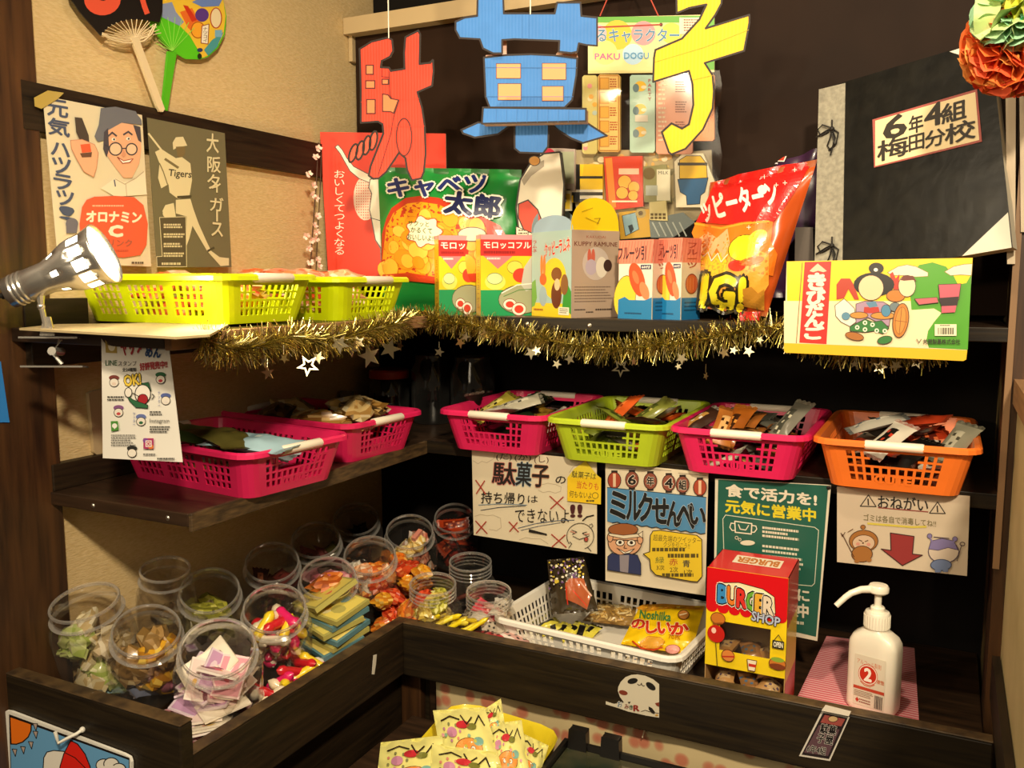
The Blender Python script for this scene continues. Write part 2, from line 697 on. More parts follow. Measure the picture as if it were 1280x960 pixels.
def box_px(name, label, cat, xl, xc, xr, ytop, Yc, ang, z0, faces, mside='#d8d0c0', group=None, depth=None, ybot=390):
    """carton with its near vertical edge under column xc; ang = how far the left face is turned"""
    r = ray(xc, ybot)
    C0 = CAM + r * (Yc / r.y)
    C0.z = z0
    ztop = PY(Yc).at(xc, ytop).z
    a = R(ang)
    dl, dr = Vector((-math.cos(a), math.sin(a), 0)), Vector((math.sin(a), math.cos(a), 0))
    Lp = column(xl, ybot, C0, dl) if xl is not None else C0 + dl * depth
    Rp = column(xr, ybot, C0, dr) if xr is not None else C0 + dr * depth
    Bp = Lp + Rp - C0
    h = Vector((0, 0, ztop - z0))
    t = thing(name, label, cat, (C0 + Bp) / 2, group=group)
    m = MB()
    ms = mat(mside, .5) if isinstance(mside, str) else mside
    ring = [C0, Rp, Bp, Lp]
    m.prism([p + h for p in ring], -h, ms)
    o = m
    fl = quad_fn(Lp + h, C0 + h, Lp, C0)
    fr = quad_fn(C0 + h, Rp + h, C0, Rp)
    if 'left' in faces:
        faces['left'](Art(m, fl, rough=.38, coat=.2))
    if 'right' in faces:
        faces['right'](Art(m, fr, rough=.38, coat=.2))
    m.build('carton', parent=t)
    return t, dict(C=C0, L=Lp, R=Rp, B=Bp, h=h)


def morocco(A, full):
    A.rect(0, 0, 100, 100, '#f7d21f')
    A.rect(0, 0, 100, 6, '#ee9aa0')
    A.rect(0, 6, 100, 26, '#d8302a')
    A.rect(0, 68, 100, 100, '#1f9a5a')
    A.poly([(5, 26), (62, 26), (33, 42)], '#ee7f86')
    A.text('モロッコフル' if full else 'モロッコ', 6, 9, 97 if full else 92, 17, '#fbf6ea', .03)
    A.dashes(6, 20, 70, 24, '#a01818', 1, 4, .8)
    A.dashes(12, 28, 44, 31, '#fbe9e4', 1, 6, .8)
    A.ell(66, 40, 15, 8, '#f6df5a', '#8a8320', .8).ell(78, 50, 16, 9, '#e2402a').ell(28, 58, 20, 10, '#e9ea6a').ell(27, 54, 15, 7, '#dfe9a4', '#6a8a4a', .8)
    A.ell(78, 80, 44, 18, '#a9ab86', '#4a4a30', 1).ell(56, 86, 13, 7, '#f1ecd8', '#8a3020', .8).ell(56, 86, 8, 4, '#d8402c').ell(74, 92, 14, 8, '#f1ecd8', '#8a3020', .8).ell(74, 92, 9, 5, '#d8402c')
    if full:
        A.poly([(100, 25), (84, 40), (78, 62), (88, 70), (100, 66)], '#c9c6b8')
        A.line([(40, 72), (70, 62), (100, 60)], 1.5, '#f4f0e2').line([(44, 76), (74, 68), (100, 67)], 1, '#5a8a4a')


def moro_side(A):
    A.rect(0, 0, 100, 100, '#f6d22a')
    A.rect(0, 0, 100, 5, '#ee9aa0')
    A.vtext('モロッコヨーグル', 22, 30, 78, 92, '#c0761c')


box_px('candy_box', 'yellow and green fruit yogurt candy box, left of two before the green snack bag', 'box', None, 549, 596, 294, 1.528, 48, TZ,
       {'left': moro_side, 'right': lambda A: morocco(A, False)}, '#f3c62a', 'yogurt candy boxes on the top shelf', depth=.042)
box_px('candy_box', 'yellow and green fruit yogurt candy box touching the yellow flapped box', 'box', None, 601, 665, 293, 1.526, 50, TZ,
       {'left': moro_side, 'right': lambda A: morocco(A, True)}, '#f3c62a', 'yogurt candy boxes on the top shelf', depth=.042)


def kuppy_l(A):
    A.rect(0, 0, 100, 100, '#a9c9c6')
    A.rect(0, 84, 100, 100, '#f1d42a')
    A.ell(58, 55, 30, 24, '#f4cf2e', n=30)
    A.rect(0, 84, 100, 100, '#f1d42a')
    A.poly([(78, 92), (82, 70), (92, 62), (100, 70), (100, 96), (90, 92)], '#3c9a3a').poly([(0, 60), (10, 56), (14, 78), (8, 88), (0, 90)], '#77b04a')
    # plain woodland animals seen from behind the flowers
    A.ell(26, 40, 3.5, 13, '#e8803c').ell(33, 40, 3.5, 13, '#e8803c').ell(30, 56, 9, 7, '#d9622c').ell(30, 76, 10, 12, '#9fb7c4')
    A.ell(64, 50, 13, 8, '#7a4320').ell(64, 74, 13, 16, '#6b2c18').ell(84, 62, 9, 12, '#8a5a34').ell(66, 62, 7, 7, '#e8c49a')
    A.text('クッピーラムネ', 34, 11, 97, 27, '#d9301f', .03, ('#fbf2dc', .03), rot=-6)
    A.vtext('ラムネ', 2, 9, 14, 24, '#c23a2a')
    A.rect(70, 88, 96, 97, '#f4eed8').dashes(73, 89.5, 94, 96, '#4a4436', 3, 4)
    A.dashes(6, 91, 34, 94, '#b06a20', 1, 9, .7)


def kuppy_r(A):
    A.rect(0, 0, 100, 100, '#b09a86')
    A.text('KAKUDAI', 30, 6, 70, 9, '#9a4a34')
    A.text('KUPPY RAMUNE', 5, 13, 95, 18, '#6e3a2c', .02)
    A.ell(50, 38, 28, 19, '#c2b4aa').ell(36, 30, 4, 9, '#c4604c').ell(44, 30, 4, 9, '#c4604c').ell(40, 42, 12, 9, '#b7a9b8').ell(62, 42, 12, 12, '#ddd4c4').ell(75, 40, 9, 7, '#3a2420')
    A.dashes(6, 64, 92, 84, '#7a675a', 6, 12, .35).dashes(6, 90, 30, 93, '#3a2f2a', 1, 3).dashes(50, 90, 92, 94, '#3a2f2a', 1, 5).dashes(30, 93, 46, 96, '#3a2f2a', 1, 8)


t, g = box_px('candy_box', 'tall pale blue candy box with a yellow half round display flap', 'box', 665, 714, 773, 287, 1.515, 32, TZ,
              {'left': kuppy_l, 'right': kuppy_r}, '#b8c4c0')
for nm, p, q, colr, hh in (('display_flap', g['C'], g['R'], '#f2cf14', .060), ('back_flap', g['L'], g['B'], '#93a6ae', .052), ('side_flap', g['L'], g['C'], '#9fbcd2', .03)):
    m = MB()
    p, q = p + g['h'], q + g['h']
    ax = q - p
    nn = ax.normalized().cross(Vector((0, 0, 1)))
    pts = []
    for i in range(15):
        a = PI * i / 14
        pts.append(p + ax * (.5 + .5 * math.cos(a)) + Vector((0, 0, hh * math.sin(a) ** .8)) - nn * .002)
    m.prism(pts, -nn * .0012, mat(colr, .45))
    if nm == 'display_flap':
        A = Art(m, quad_fn(p + Vector((0, 0, hh)), q + Vector((0, 0, hh)), p, q))
        A.line([(20, 45), (42, 32)], 1.2, '#8a7410').line([(28, 62), (55, 78)], 1.2, '#8a7410').line([(46, 64), (58, 62), (52, 80)], 1.6, '#7a6410')
    m.build(nm, parent=t)


def fruit_l(A):
    A.rect(0, 0, 100, 100, '#efe7d6')
    A.rect(0, 0, 100, 30, '#e68a72')
    for i in range(12):
        A.line([(i * 9 - 4, 28), (i * 9 + 4, 2)], 1.6, '#d76a54')
    A.text('フルーツ引', -2, 8, 80, 25, '#3c2430', .03)
    A.rect(66, 31.5, 96, 37, '#272a5a').text('60付', 69, 32.5, 93, 36, '#f4efe0', .03)
    A.ell(20, 72, 34, 26, '#f2d23c', '#7a6a20', 1, rot=-20).ell(56, 50, 28, 17, '#ec5224', rot=35).ell(78, 64, 16, 9, '#f08a5a', rot=30).ell(52, 47, 12, 6, '#f47a48', rot=35)
    A.rect(0, 76, 100, 100, '#1e7fb8').poly([(0, 76), (20, 72), (40, 78), (60, 80), (100, 72), (100, 80), (0, 80)], '#1e7fb8')
    A.dashes(20, 92, 80, 95, '#0d3f66', 1, 5, .7)


def fruit_r(A):
    A.rect(0, 0, 100, 100, '#cfc0a8')
    A.rect(0, 0, 100, 30, '#cf7a66')
    for i in range(7):
        A.line([(i * 16 - 6, 28), (i * 16 + 6, 2)], 2.5, '#bd604e')
    A.vtext('フルーツ', 25, 5, 80, 37, '#9a3a30', .02)
    A.ell(52, 56, 33, 12, '#b0502e', '#7a2a18', 1.2)
    for i in range(4):
        A.line([(28 + i * 16, 49), (28 + i * 16, 63)], 1.4, '#d8916c')
    A.rect(0, 73, 100, 100, '#1d6ea6').dashes(14, 78, 86, 92, '#0f3d60', 3, 7)


box_px('candy_box', 'white and blue fruit print prize box, nearest and left of its pair', 'box', 773, 815, 838, 299, 1.52, 22, TZ,
       {'left': fruit_l, 'right': fruit_r}, '#d9cbb4', 'fruit prize boxes on the top shelf')
box_px('candy_box', 'white and blue fruit print prize box, right one half hidden by its twin', 'box', 822, 851, 874, 297, 1.53, 22, TZ,
       {'left': fruit_l, 'right': fruit_r}, '#d9cbb4', 'fruit prize boxes on the top shelf')


# ------------------------------------------------------------------ snack bags
def bag(name, label, corners, plane, bulge, base, art=None, n=34, pw=2.2, wrinkle=.0015, seed=1, back='#777777', seal=.035, crop=(0, 0, 1), group=None, rough=.28):
    """puffed foil bag: corners = picture quad TL, TR, BR, BL on its plane"""
    H = homog(corners)
    rn = random.Random(seed)
    ph = [rn.uniform(0, 6) for _ in range(6)]

    def bl(u, v):
        (a, b), (c, d), (e, f), (g, h) = corners
        return ((a * (1 - u) + c * u) * (1 - v) + (g * (1 - u) + e * u) * v, (b * (1 - u) + d * u) * (1 - v) + (h * (1 - u) + f * u) * v)

    def puff(u, v):
        u, v = min(max(u, 0), 1), min(max(v, 0), 1)
        vv = min(max((v - seal) / (1 - 2 * seal), 0), 1)
        s = (1 - abs(2 * u - 1) ** pw) * (1 - abs(2 * vv - 1) ** (pw + .6))
        w = (math.sin(17 * u + 5 * v + ph[0]) * math.sin(6 * u - 13 * v + ph[1]) + .6 * math.sin(29 * v + 11 * u + ph[2]) * math.sin(23 * u + ph[3])) * wrinkle * (1.3 - s)
        fl = .0035 * math.sin(24 * u + ph[4]) * (1 if (v < seal or v > 1 - seal) else .25)
        return bulge * max(s, 0) ** .75 + w + fl

    def surf(x, y, d=0.):
        u, v = H(x, y)
        return plane.at(x, y, puff(u, v) + d)
    m = MB()
    edge = [0, seal * .5, seal] + [seal + (1 - 2 * seal) * i / n for i in range(1, n)] + [1 - seal, 1 - seal * .5, 1]
    fr, bk = [], []
    for v in edge:
        r1, r2 = [], []
        for i in range(n + 1):
            u = i / n
            x, y = bl(u, v)
            uu, vv = H(x, y)
            r1.append(plane.at(x, y, puff(uu, vv)))
            r2.append(plane.at(x, y, -puff(uu, vv) * .45 - .0012))
        fr.append(r1)
        bk.append(r2)
    mf = mat(base, rough, coat=.3) if isinstance(base, str) else base
    m.grid(fr, mf)
    m.grid([r[::-1] for r in bk], mat(back, .4))
    t = MB
    if art:
        A = Art(m, surf, crop, sub=None, rough=rough, base=.0024, eps=.00003, coat=.3)
        A.sub = (corners[1][0] - corners[0][0]) / crop[2] / 22
        art(A)
    o = m.build(name, smooth=60)
    return tag(o, label, 'snack bag', group)


def cabbage(A):
    A.poly([(125, 470), (150, 380), (180, 320), (260, 262), (350, 250), (450, 262), (560, 310), (700, 370), (800, 420), (830, 470), (800, 560), (640, 690), (430, 750), (120, 720)], '#c23a20')
    A.poly([(125, 640), (150, 430), (190, 350), (270, 295), (350, 285), (450, 300), (600, 370), (720, 430), (740, 600), (600, 690), (430, 712), (130, 700)], '#f0a11c')
    rn = random.Random(3)
    for i in range(46):
        x, y = rn.uniform(150, 690), rn.uniform(310, 700)
        if y < 300 + abs(x - 350) * .38:
            continue
        r = rn.uniform(38, 62)
        A.ell(x, y, r, r * .8, rn.choice(['#f2a824', '#f5b738', '#e9941a', '#f7c24a']), '#c9741a', 2, rot=rn.uniform(0, 90), n=14)
    A.poly([(130, 700), (280, 690), (430, 715), (560, 700), (700, 690), (700, 740), (430, 752), (250, 735), (120, 735)], '#c8401f')
    P = [(365 + 95 * (1 + .14 * math.cos(7 * i / 40 * 2 * PI)) * math.cos(i / 40 * 2 * PI), 455 + 82 * (1 + .14 * math.cos(7 * i / 40 * 2 * PI)) * math.sin(i / 40 * 2 * PI)) for i in range(40)]
    A.poly(P, '#f6efcf', '#b04030', 5)
    A.text('サクッと', 275, 395, 395, 425, '#3c5a1c', .02, rot=4)
    A.text('かるくて', 290, 432, 412, 464, '#3c5a1c', .02, rot=4)
    A.text('おいしいよ!!', 270, 472, 425, 506, '#3c5a1c', .02, rot=4)
    A.text('キャベツ', 160, 140, 720, 248, '#1c2d74', .05, [('#f5f1e2', .075)], rot=-3)
    A.text('太郎', 485, 238, 800, 362, '#1b2450', .06, [('#f5f1e2', .075)], rot=6)
    A.ell(640, 470, 80, 40, '#e9d8b4', '#4a2c24', 5)


bag('snack_bag', 'green puffed snack bag with orange corn balls print, behind the yogurt boxes', [(472, 209), (652, 212), (648, 392), (480, 388)], Plane((-.7, 1.628, 1.45), (.12, -1, .06)), .040, '#1f8a3a', cabbage,
    crop=(450, 190, .2187), back='#1f6a30', seed=4)


def happy(A):
    A.poly([(270, 292), (380, 250), (600, 205), (720, 192), (640, 330), (560, 450), (520, 490), (300, 480), (185, 470), (230, 380)], '#dd1f1c')
    A.poly([(185, 470), (300, 492), (400, 470), (510, 462), (540, 470), (530, 560), (560, 620), (540, 720), (420, 700), (205, 620), (165, 520)], '#ee7a20')
    A.poly([(200, 640), (240, 560), (290, 640), (320, 520), (350, 640), (420, 580), (520, 620), (520, 760), (460, 860), (220, 860), (210, 740)], '#f0a63c')
    A.poly([(205, 650), (230, 600), (262, 655), (300, 600), (330, 660), (330, 760), (215, 750)], '#f2c832')
    A.poly([(200, 545), (240, 515), (280, 545), (330, 500), (340, 570), (310, 640), (280, 590), (250, 640), (230, 590), (205, 630)], '#f6b482')
    A.line([(180, 478), (300, 500), (400, 478), (520, 468)], 8, '#f6a032').line([(205, 640), (240, 610), (255, 650), (285, 615), (300, 655), (330, 620)], 4, '#e9e4d4')
    A.text('ッピーターン', 205, 318, 560, 430, '#f7e9e0', .05, rot=-14)
    A.ell(490, 322, 22, 22, '#f7e9e0')
    for x, y in ((595, 290), (500, 262), (428, 495), (555, 300), (640, 230)):
        A.line([(x - 9, y), (x + 9, y)], 3, '#f8e6d8').line([(x, y - 9), (x, y + 9)], 3, '#f8e6d8')
    # a plain rice cracker shape with a ribbon, no face of its own
    A.ell(405, 590, 74, 58, '#f2d324', '#6a5a10', 4, rot=-25).ell(470, 540, 46, 30, '#f4d92a', rot=-30).ell(372, 672, 40, 26, '#d8301c').ell(440, 650, 60, 18, '#b8722a', rot=-12)
    A.text('IG!', 212, 722, 405, 872, '#f3e02a', .06, [('#2a2412', .075)], rot=6)
    A.poly([(400, 780), (440, 770), (470, 800), (500, 780), (500, 880), (400, 860)], '#b9802a')
    A.rect(385, 885, 480, 925, '#c8201c')


bag('snack_bag', 'big red and orange rice cracker bag leaning beside the prize boxes', [(888, 228), (1022, 199), (958, 396), (872, 384)], Plane((-.27, 1.555, 1.45), (-.2, -1, .25)), .040, '#c8541e', happy,
    crop=(820, 150, .2709), back='#a05020', seed=9)
bag('snack_bag', 'purple snack bag half hidden behind the red rice cracker bag', [(912, 205), (1030, 160), (1020, 372), (880, 372)], Plane((-.25, 1.665, 1.45), (-.2, -1, .25)), .022, '#3a1a3c',
    lambda A: A.poly([(430, 170), (600, 95), (630, 95), (590, 190), (480, 185), (400, 200)], '#c8402c', '#f2e6dc', 5).line([(390, 225), (440, 205), (470, 215), (510, 195), (560, 200)], 6, '#e9dfe6').line([(470, 180), (500, 140)], 5, '#7a1c18').line([(530, 165), (560, 120)], 5, '#7a1c18'),
    crop=(820, 150, .2709), back='#2a142c', seed=5)
bag('snack_bag', 'plain green bag peeping out between the red bag and the black album', [(975, 225), (1022, 215), (1024, 290), (985, 295)], Plane((-.18, 1.69, 1.45), (-.1, -1, .1)), .012, '#2b8a52', back='#2b6a42', seed=15)

# ------------------------------------------------------------------ red sign with upright lettering
pl = Plane((-1.235, 1.575, 1.5), (.36, -1, 0))
mb = sheet('sign', [(400, 165), (557, 167), (560, 356), (411, 356)], pl, .006, '#e63410', edge=mat('#e9b8a0'), rough=.5)
A = Art(mb, pl.at, (340, 180, .1874), rough=.32)
A.ell(625, 360, 82, 150, '#f2cdb8')
for i in range(9):
    for j in range(15):
        x, y = 565 + i * 15, 240 + j * 18
        if ((x - 625) / 76) ** 2 + ((y - 360) / 140) ** 2 < 1:
            A.ell(x, y, 4, 5, '#d8543a', n=6)
            A.k -= 1
A.k += 1
A.poly([(440, 5), (470, 40), (500, 95), (545, 150), (640, 200), (680, 245), (660, 262), (580, 230), (520, 180), (480, 110), (452, 60), (420, 20)], '#f6e2cc', '#2a1712', 5)
A.poly([(655, 235), (720, 225), (760, 400), (745, 700), (720, 690), (690, 640), (660, 480), (650, 440), (665, 330), (645, 290)], '#efe6cf', '#2a1712', 6)
A.line([(655, 492), (745, 518)], 5, '#2a1712').line([(690, 640), (725, 690), (728, 775)], 6, '#2a1712')
A.vtext('おいしくてつよくなる', 413, 172, 487, 742, '#f7ead8', .0)
A.line([(925, 140), (950, 110)], 4, '#f4e4d8').line([(930, 150), (958, 130)], 4, '#f4e4d8')
tag(mb.build('sign_board'), 'red sign board with white upright Japanese lettering behind the hanging red character', 'sign')

# ------------------------------------------------------------------ cut-out characters hanging on strings
CORR = {}


def card_mat(h):
    if h in CORR:
        return CORR[h]
    m, nt, b, N, L = nodes('painted_cardboard')
    tc = N('ShaderNodeTexCoord')
    w = N('ShaderNodeTexWave')
    w.inputs['Scale'].default_value = 55
    w.inputs['Distortion'].default_value = .6
    L(tc.outputs['Object'], w.inputs['Vector'])
    n = N('ShaderNodeTexNoise')
    n.inputs['Scale'].default_value = 30
    L(tc.outputs['Object'], n.inputs['Vector'])
    mx = N('ShaderNodeMix')
    mx.data_type = 'RGBA'
    c = lin(h)
    mx.inputs['A'].default_value = c
    mx.inputs['B'].default_value = tuple(min(1, k * 1.25 + .01) for k in c[:3]) + (1,)
    L(n.outputs['Fac'], mx.inputs['Factor'])
    L(mx.outputs['Result'], b.inputs['Base Color'])
    bp = N('ShaderNodeBump')
    bp.inputs['Strength'].default_value = .25
    bp.inputs['Distance'].default_value = .001
    L(w.outputs['Fac'], bp.inputs['Height'])
    L(bp.outputs['Normal'], b.inputs['Normal'])
    b.inputs['Roughness'].default_value = .6
    CORR[h] = m
    return m


def cut_piece(name, crop, pts, plane, colour, parent, t=.005, art=None, lw=11, dark='#1f110d'):
    m = MB()
    P = [(crop[0] + x * crop[2], crop[1] + y * crop[2]) for x, y in pts]
    # counter-clockwise order towards the viewer
    m.prism([plane.at(x, y) for x, y in P], plane.N * -t, card_mat(colour), side=mat('#c9a78a', .8), back=CARD_EDGE)
    A = Art(m, plane.at, crop, rough=.6)
    A.line(pts + [pts[0]], lw, dark)
    if art:
        art(A)
    return m.build(name, parent=parent)


def string(parent, a, b, colour='#efe6d6', r=.0011, name='string'):
    m = MB()
    m.tube([a, b], r, mat(colour, .6), 6)
    return m.build(name, parent=parent)


cr = (430, 20, .2292)
pl = Plane((-.8, 1.455, 1.6), (.18, -1, 0))
t = thing('cardboard_character', 'red cut-out cardboard character, leftmost of the three hanging on strings', 'decoration', pl.at(490, 225), group='cardboard characters spelling the shop word')
pts = [(85, 180), (150, 140), (240, 118), (262, 130), (268, 190), (250, 222), (205, 245), (200, 280), (245, 282), (256, 300), (330, 288), (328, 200), (335, 115), (405, 80), (415, 100), (412, 262), (470, 255), (485, 240), (488, 300), (480, 380), (400, 415), (425, 500), (440, 600), (445, 750), (435, 850), (420, 885), (370, 895), (345, 840), (335, 775), (300, 745), (270, 790), (230, 850), (190, 885), (160, 888), (135, 870), (145, 820), (180, 730), (200, 680), (215, 640), (210, 590), (185, 575), (92, 582), (92, 400), (88, 250)]


def dart(A):
    o = '#e8794a'
    d = '#4a1710'
    A.rect(120, 268, 160, 318, o, d, 7).rect(118, 353, 168, 394, o, d, 7).rect(123, 455, 170, 532, o, d, 7).rect(208, 345, 242, 372, o, d, 7)
    A.poly([(210, 425), (240, 430), (255, 450), (297, 458), (270, 530), (255, 522), (210, 520)], o, d, 7)
    A.ell(327, 660, 42, 102, None, d, 7)
    A.line([(245, 300), (250, 430), (262, 452), (300, 460), (270, 550), (255, 640), (185, 870)], 4, d)
    A.line([(205, 290), (205, 330), (245, 335)], 4, d).line([(92, 470), (120, 470)], 2, '#c9402a').line([(300, 455), (410, 450)], 2, '#c9402a').line([(220, 605), (440, 600)], 2, '#c9402a')


cut_piece('character', cr, pts, pl, '#de3218', t, art=dart)
for i, (x, y, a) in enumerate(((50, 748, 18), (88, 733, 14), (124, 705, 12), (160, 680, 12))):
    P = [(x + 19 * math.cos(k) * math.cos(R(a)) - 52 * math.sin(k) * math.sin(R(a)), y + 19 * math.cos(k) * math.sin(R(a)) + 52 * math.sin(k) * math.cos(R(a))) for k in [2 * PI * j / 18 for j in range(18)]]
    cut_piece('dot_stroke', cr, P, Plane(pl.P + Vector((0, .008, 0)), pl.N), '#e04a30', t, .003)
string(t, pl.at(486, 48), pl.at(486, 48) + Vector((0, 0, .42)))

cr = (560, 0, .2083)
pl = Plane((-.6, 1.43, 1.6), (.25, -1, 0))
t = thing('cardboard_character', 'blue cut-out cardboard character with orange windows, middle of the three hanging', 'decoration', pl.at(660, 190), group='cardboard characters spelling the shop word')
BLUE = '#2f70b8'
cut_piece('top_stroke', cr, [(178, -45), (330, -45), (335, 80), (640, 80), (655, 15), (795, 15), (800, 95), (895, 105), (895, 275), (830, 270), (785, 260), (775, 310), (740, 318), (665, 310), (668, 245), (400, 235), (325, 240), (325, 320), (270, 320), (210, 290), (190, 235), (70, 228), (45, 180), (45, 130), (100, 105), (175, 95)], pl, BLUE, t,
          art=lambda A: A.line([(445, 85), (445, 235)], 2, '#356fae').line([(485, 85), (485, 235)], 2, '#356fae'))
pb = Plane(pl.P + Vector((0, .006, 0)), pl.N)


def kart(A):
    for a, b, c, d in ((290, 382, 436, 470), (565, 380, 708, 478), (300, 502, 438, 600), (565, 518, 692, 605)):
        A.rect(a, b, c, d, '#ee9a66', '#5a3a34', 4)
    A.line([(222, 405), (772, 408)], 3, '#2f66a4').line([(228, 580), (750, 580)], 3, '#2f66a4')


cut_piece('body_stroke', cr, [(215, 345), (350, 330), (500, 325), (640, 332), (775, 350), (770, 450), (745, 600), (700, 645), (250, 645), (225, 580)], pb, BLUE, t, art=kart)
pk = Plane(pl.P + Vector((0, .014, 0)), pl.N)
cut_piece('link_strip', cr, [(325, 235), (352, 235), (352, 345), (225, 352), (225, 330), (325, 320)], pk, '#eebfb0', t, .002, lw=1)
cut_piece('link_strip', cr, [(665, 300), (775, 305), (780, 350), (635, 345)], pk, '#eebfa0', t, .002, lw=1)
cut_piece('ledge_stroke', cr, [(210, 645), (828, 652), (828, 727), (203, 742)], Plane(pl.P + Vector((0, -.03, 0)), pl.N), BLUE, t, .03,
          art=lambda A: [A.line([(x, 655), (x - 3, 735)], 2, '#356fae') for x in range(290, 820, 62)])
cut_piece('left_stroke', cr, [(80, 780), (180, 735), (390, 735), (370, 755), (300, 805), (160, 825), (90, 800)], pb, BLUE, t)
cut_piece('centre_stroke', cr, [(398, 725), (605, 725), (600, 880), (570, 920), (430, 915), (400, 890)], pb, BLUE, t)
cut_piece('right_stroke', cr, [(600, 725), (830, 735), (955, 815), (810, 858), (740, 830), (660, 780)], pb, BLUE, t)
string(t, pl.at(663, 18), pl.at(663, 18) + Vector((0, 0, .36)))

cr = (730, 0, .2187)
pl = Plane((-.42, 1.44, 1.6), (.15, -1, .02))
t = thing('cardboard_character', 'yellow cut-out cardboard character, rightmost of the three hanging before the toy card', 'decoration', pl.at(850, 190), group='cardboard characters spelling the shop word')
cut_piece('character', cr, [(528, -45), (640, -60), (790, -40), (785, 20), (750, 85), (695, 162), (945, 85), (945, 130), (915, 290), (690, 360), (735, 430), (742, 520), (735, 620), (680, 740), (580, 850), (500, 882), (485, 870), (445, 755), (500, 705), (560, 735), (600, 710), (625, 600), (620, 480), (600, 405), (395, 468), (400, 330), (408, 285), (560, 220), (660, 110), (700, 25), (600, 45), (530, 75)], pl, '#e9b600', t,
          art=lambda A: A.line([(405, 355), (690, 270), (942, 170)], 2.5, '#b79a00').line([(620, 458), (738, 430)], 2.5, '#b79a00'))
string(t, pl.at(880, -8), pl.at(880, -8) + Vector((0, 0, .34)))

# ------------------------------------------------------------------ hanging card of toy packs
pl = PY(1.640)
t = thing('toy_display_card', 'hanging display card of small toy packs behind the yellow character', 'display card', pl.at(820, 300))
mb = sheet('card', [(735, 22), (893, 18), (893, 90), (735, 92)], pl, .002, '#f1e3a8', rough=.4)
A = Art(mb, pl.at, (730, 0, .2187), rough=.4)
A.rect(30, 98, 745, 412, '#efe0a0')
A.poly([(30, 98), (745, 88), (745, 400), (700, 400), (690, 130), (30, 130)], '#6db34a')
for x, y, r, c in ((190, 200, 85, '#f4c63c'), (340, 190, 70, '#f29aa0'), (500, 190, 60, '#f5dc5a'), (120, 300, 70, '#f4e08a'), (280, 310, 60, '#b9d8ee'), (620, 300, 90, '#f6e6a0'), (80, 190, 50, '#f3b6c4')):
    A.ell(x, y, r, r, c)
A.text('るキャラクター', 75, 165, 545, 240, '#4a86b4', .02, ('#f4f0dc', .02))
A.text('PAKU', 62, 305, 205, 340, '#c86aa0', .02).text('DOGU', 230, 300, 370, 336, '#5a9ac8', .02)
A.rect(545, 100, 690, 195, '#f2ead0').dashes(570, 110, 680, 185, '#a06a5a', 5, 3)
A.ell(440, 140, 10, 10, '#5a2a1c').line([(80, 155), (440, 140)], 7, '#b03a2c')
mb.build('card', parent=t)
for i, (x0, y0, x1, y1, c, k) in enumerate(((-10, 430, 75, 880, '#d9d08a', 0), (80, 425, 205, 868, '#e9c476', 1), (262, 428, 405, 872, '#b9ddd4', 2), (412, 425, 620, 880, '#e9a08a', 3), (600, 420, 745, 805, '#ea8a4a', 4))):
    m = MB()
    p2 = PY(1.632 - .002 * (i % 2))
    P = C(730, 0, .2187, [(x0 + 10, y0), (x1 - 10, y0), (x1, y0 + 12), (x1, y1 - 12), (x1 - 10, y1), (x0 + 10, y1), (x0, y1 - 12), (x0, y0 + 12)])
    m.prism([p2.at(x, y) for x, y in P], (0, .007, 0), mat(c, .3, coat=.4))
    A = Art(m, p2.at, (730, 0, .2187), rough=.3)
    rn = random.Random(i)
    if k == 1:
        A.rect(x0 + 8, y0 + 8, x1 - 8, y1 - 8, '#f0cf86', '#a8612a', 4)
        for j in range(5):
            A.rect(x0 + 12, y0 + 20 + j * 82, x0 + 62, y0 + 84 + j * 82, '#eab45a', '#b8743a', 3).dashes(x0 + 68, y0 + 25 + j * 82, x1 - 12, y0 + 80 + j * 82, '#b0402a', 4, j)
    elif k == 2:
        for j in range(3):
            A.ell(x0 + 60, y0 + 65 + j * 130, 34, 30, '#eec64a').ell(x0 + 35, y0 + 75 + j * 130, 18, 24, '#6a8a9a').ell(x0 + 80, y0 + 70 + j * 130, 16, 10, '#f4ead0')
        A.vtext('PARTY', x0 + 98, y0 + 20, x0 + 128, y0 + 150, '#c04a5a')
        A.rect(x0 + 30, y0 + 230, x1 - 40, y0 + 268, '#f2ece0')
    elif k >= 3:
        for j in range(3):
            A.dashes(x0 + 110, y0 + 40 + j * 115, x1 - 30, y0 + 110 + j * 115, '#8a3a30', 5, j)
        A.dashes(x0 + 12, y0 + 30, x0 + 60, y1 - 60, '#f2dcc4', 14, 2)
    else:
        for j in range(12):
            A.ell(rn.uniform(x0 + 15, x1 - 12), rn.uniform(y0 + 20, y1 - 20), 14, 14, rn.choice(['#f0e6c0', '#e8b04a', '#b8cfd4', '#e9a0a8']), n=10)
    m.build('toy_pack', parent=t)
cr = (630, 160, .2109)
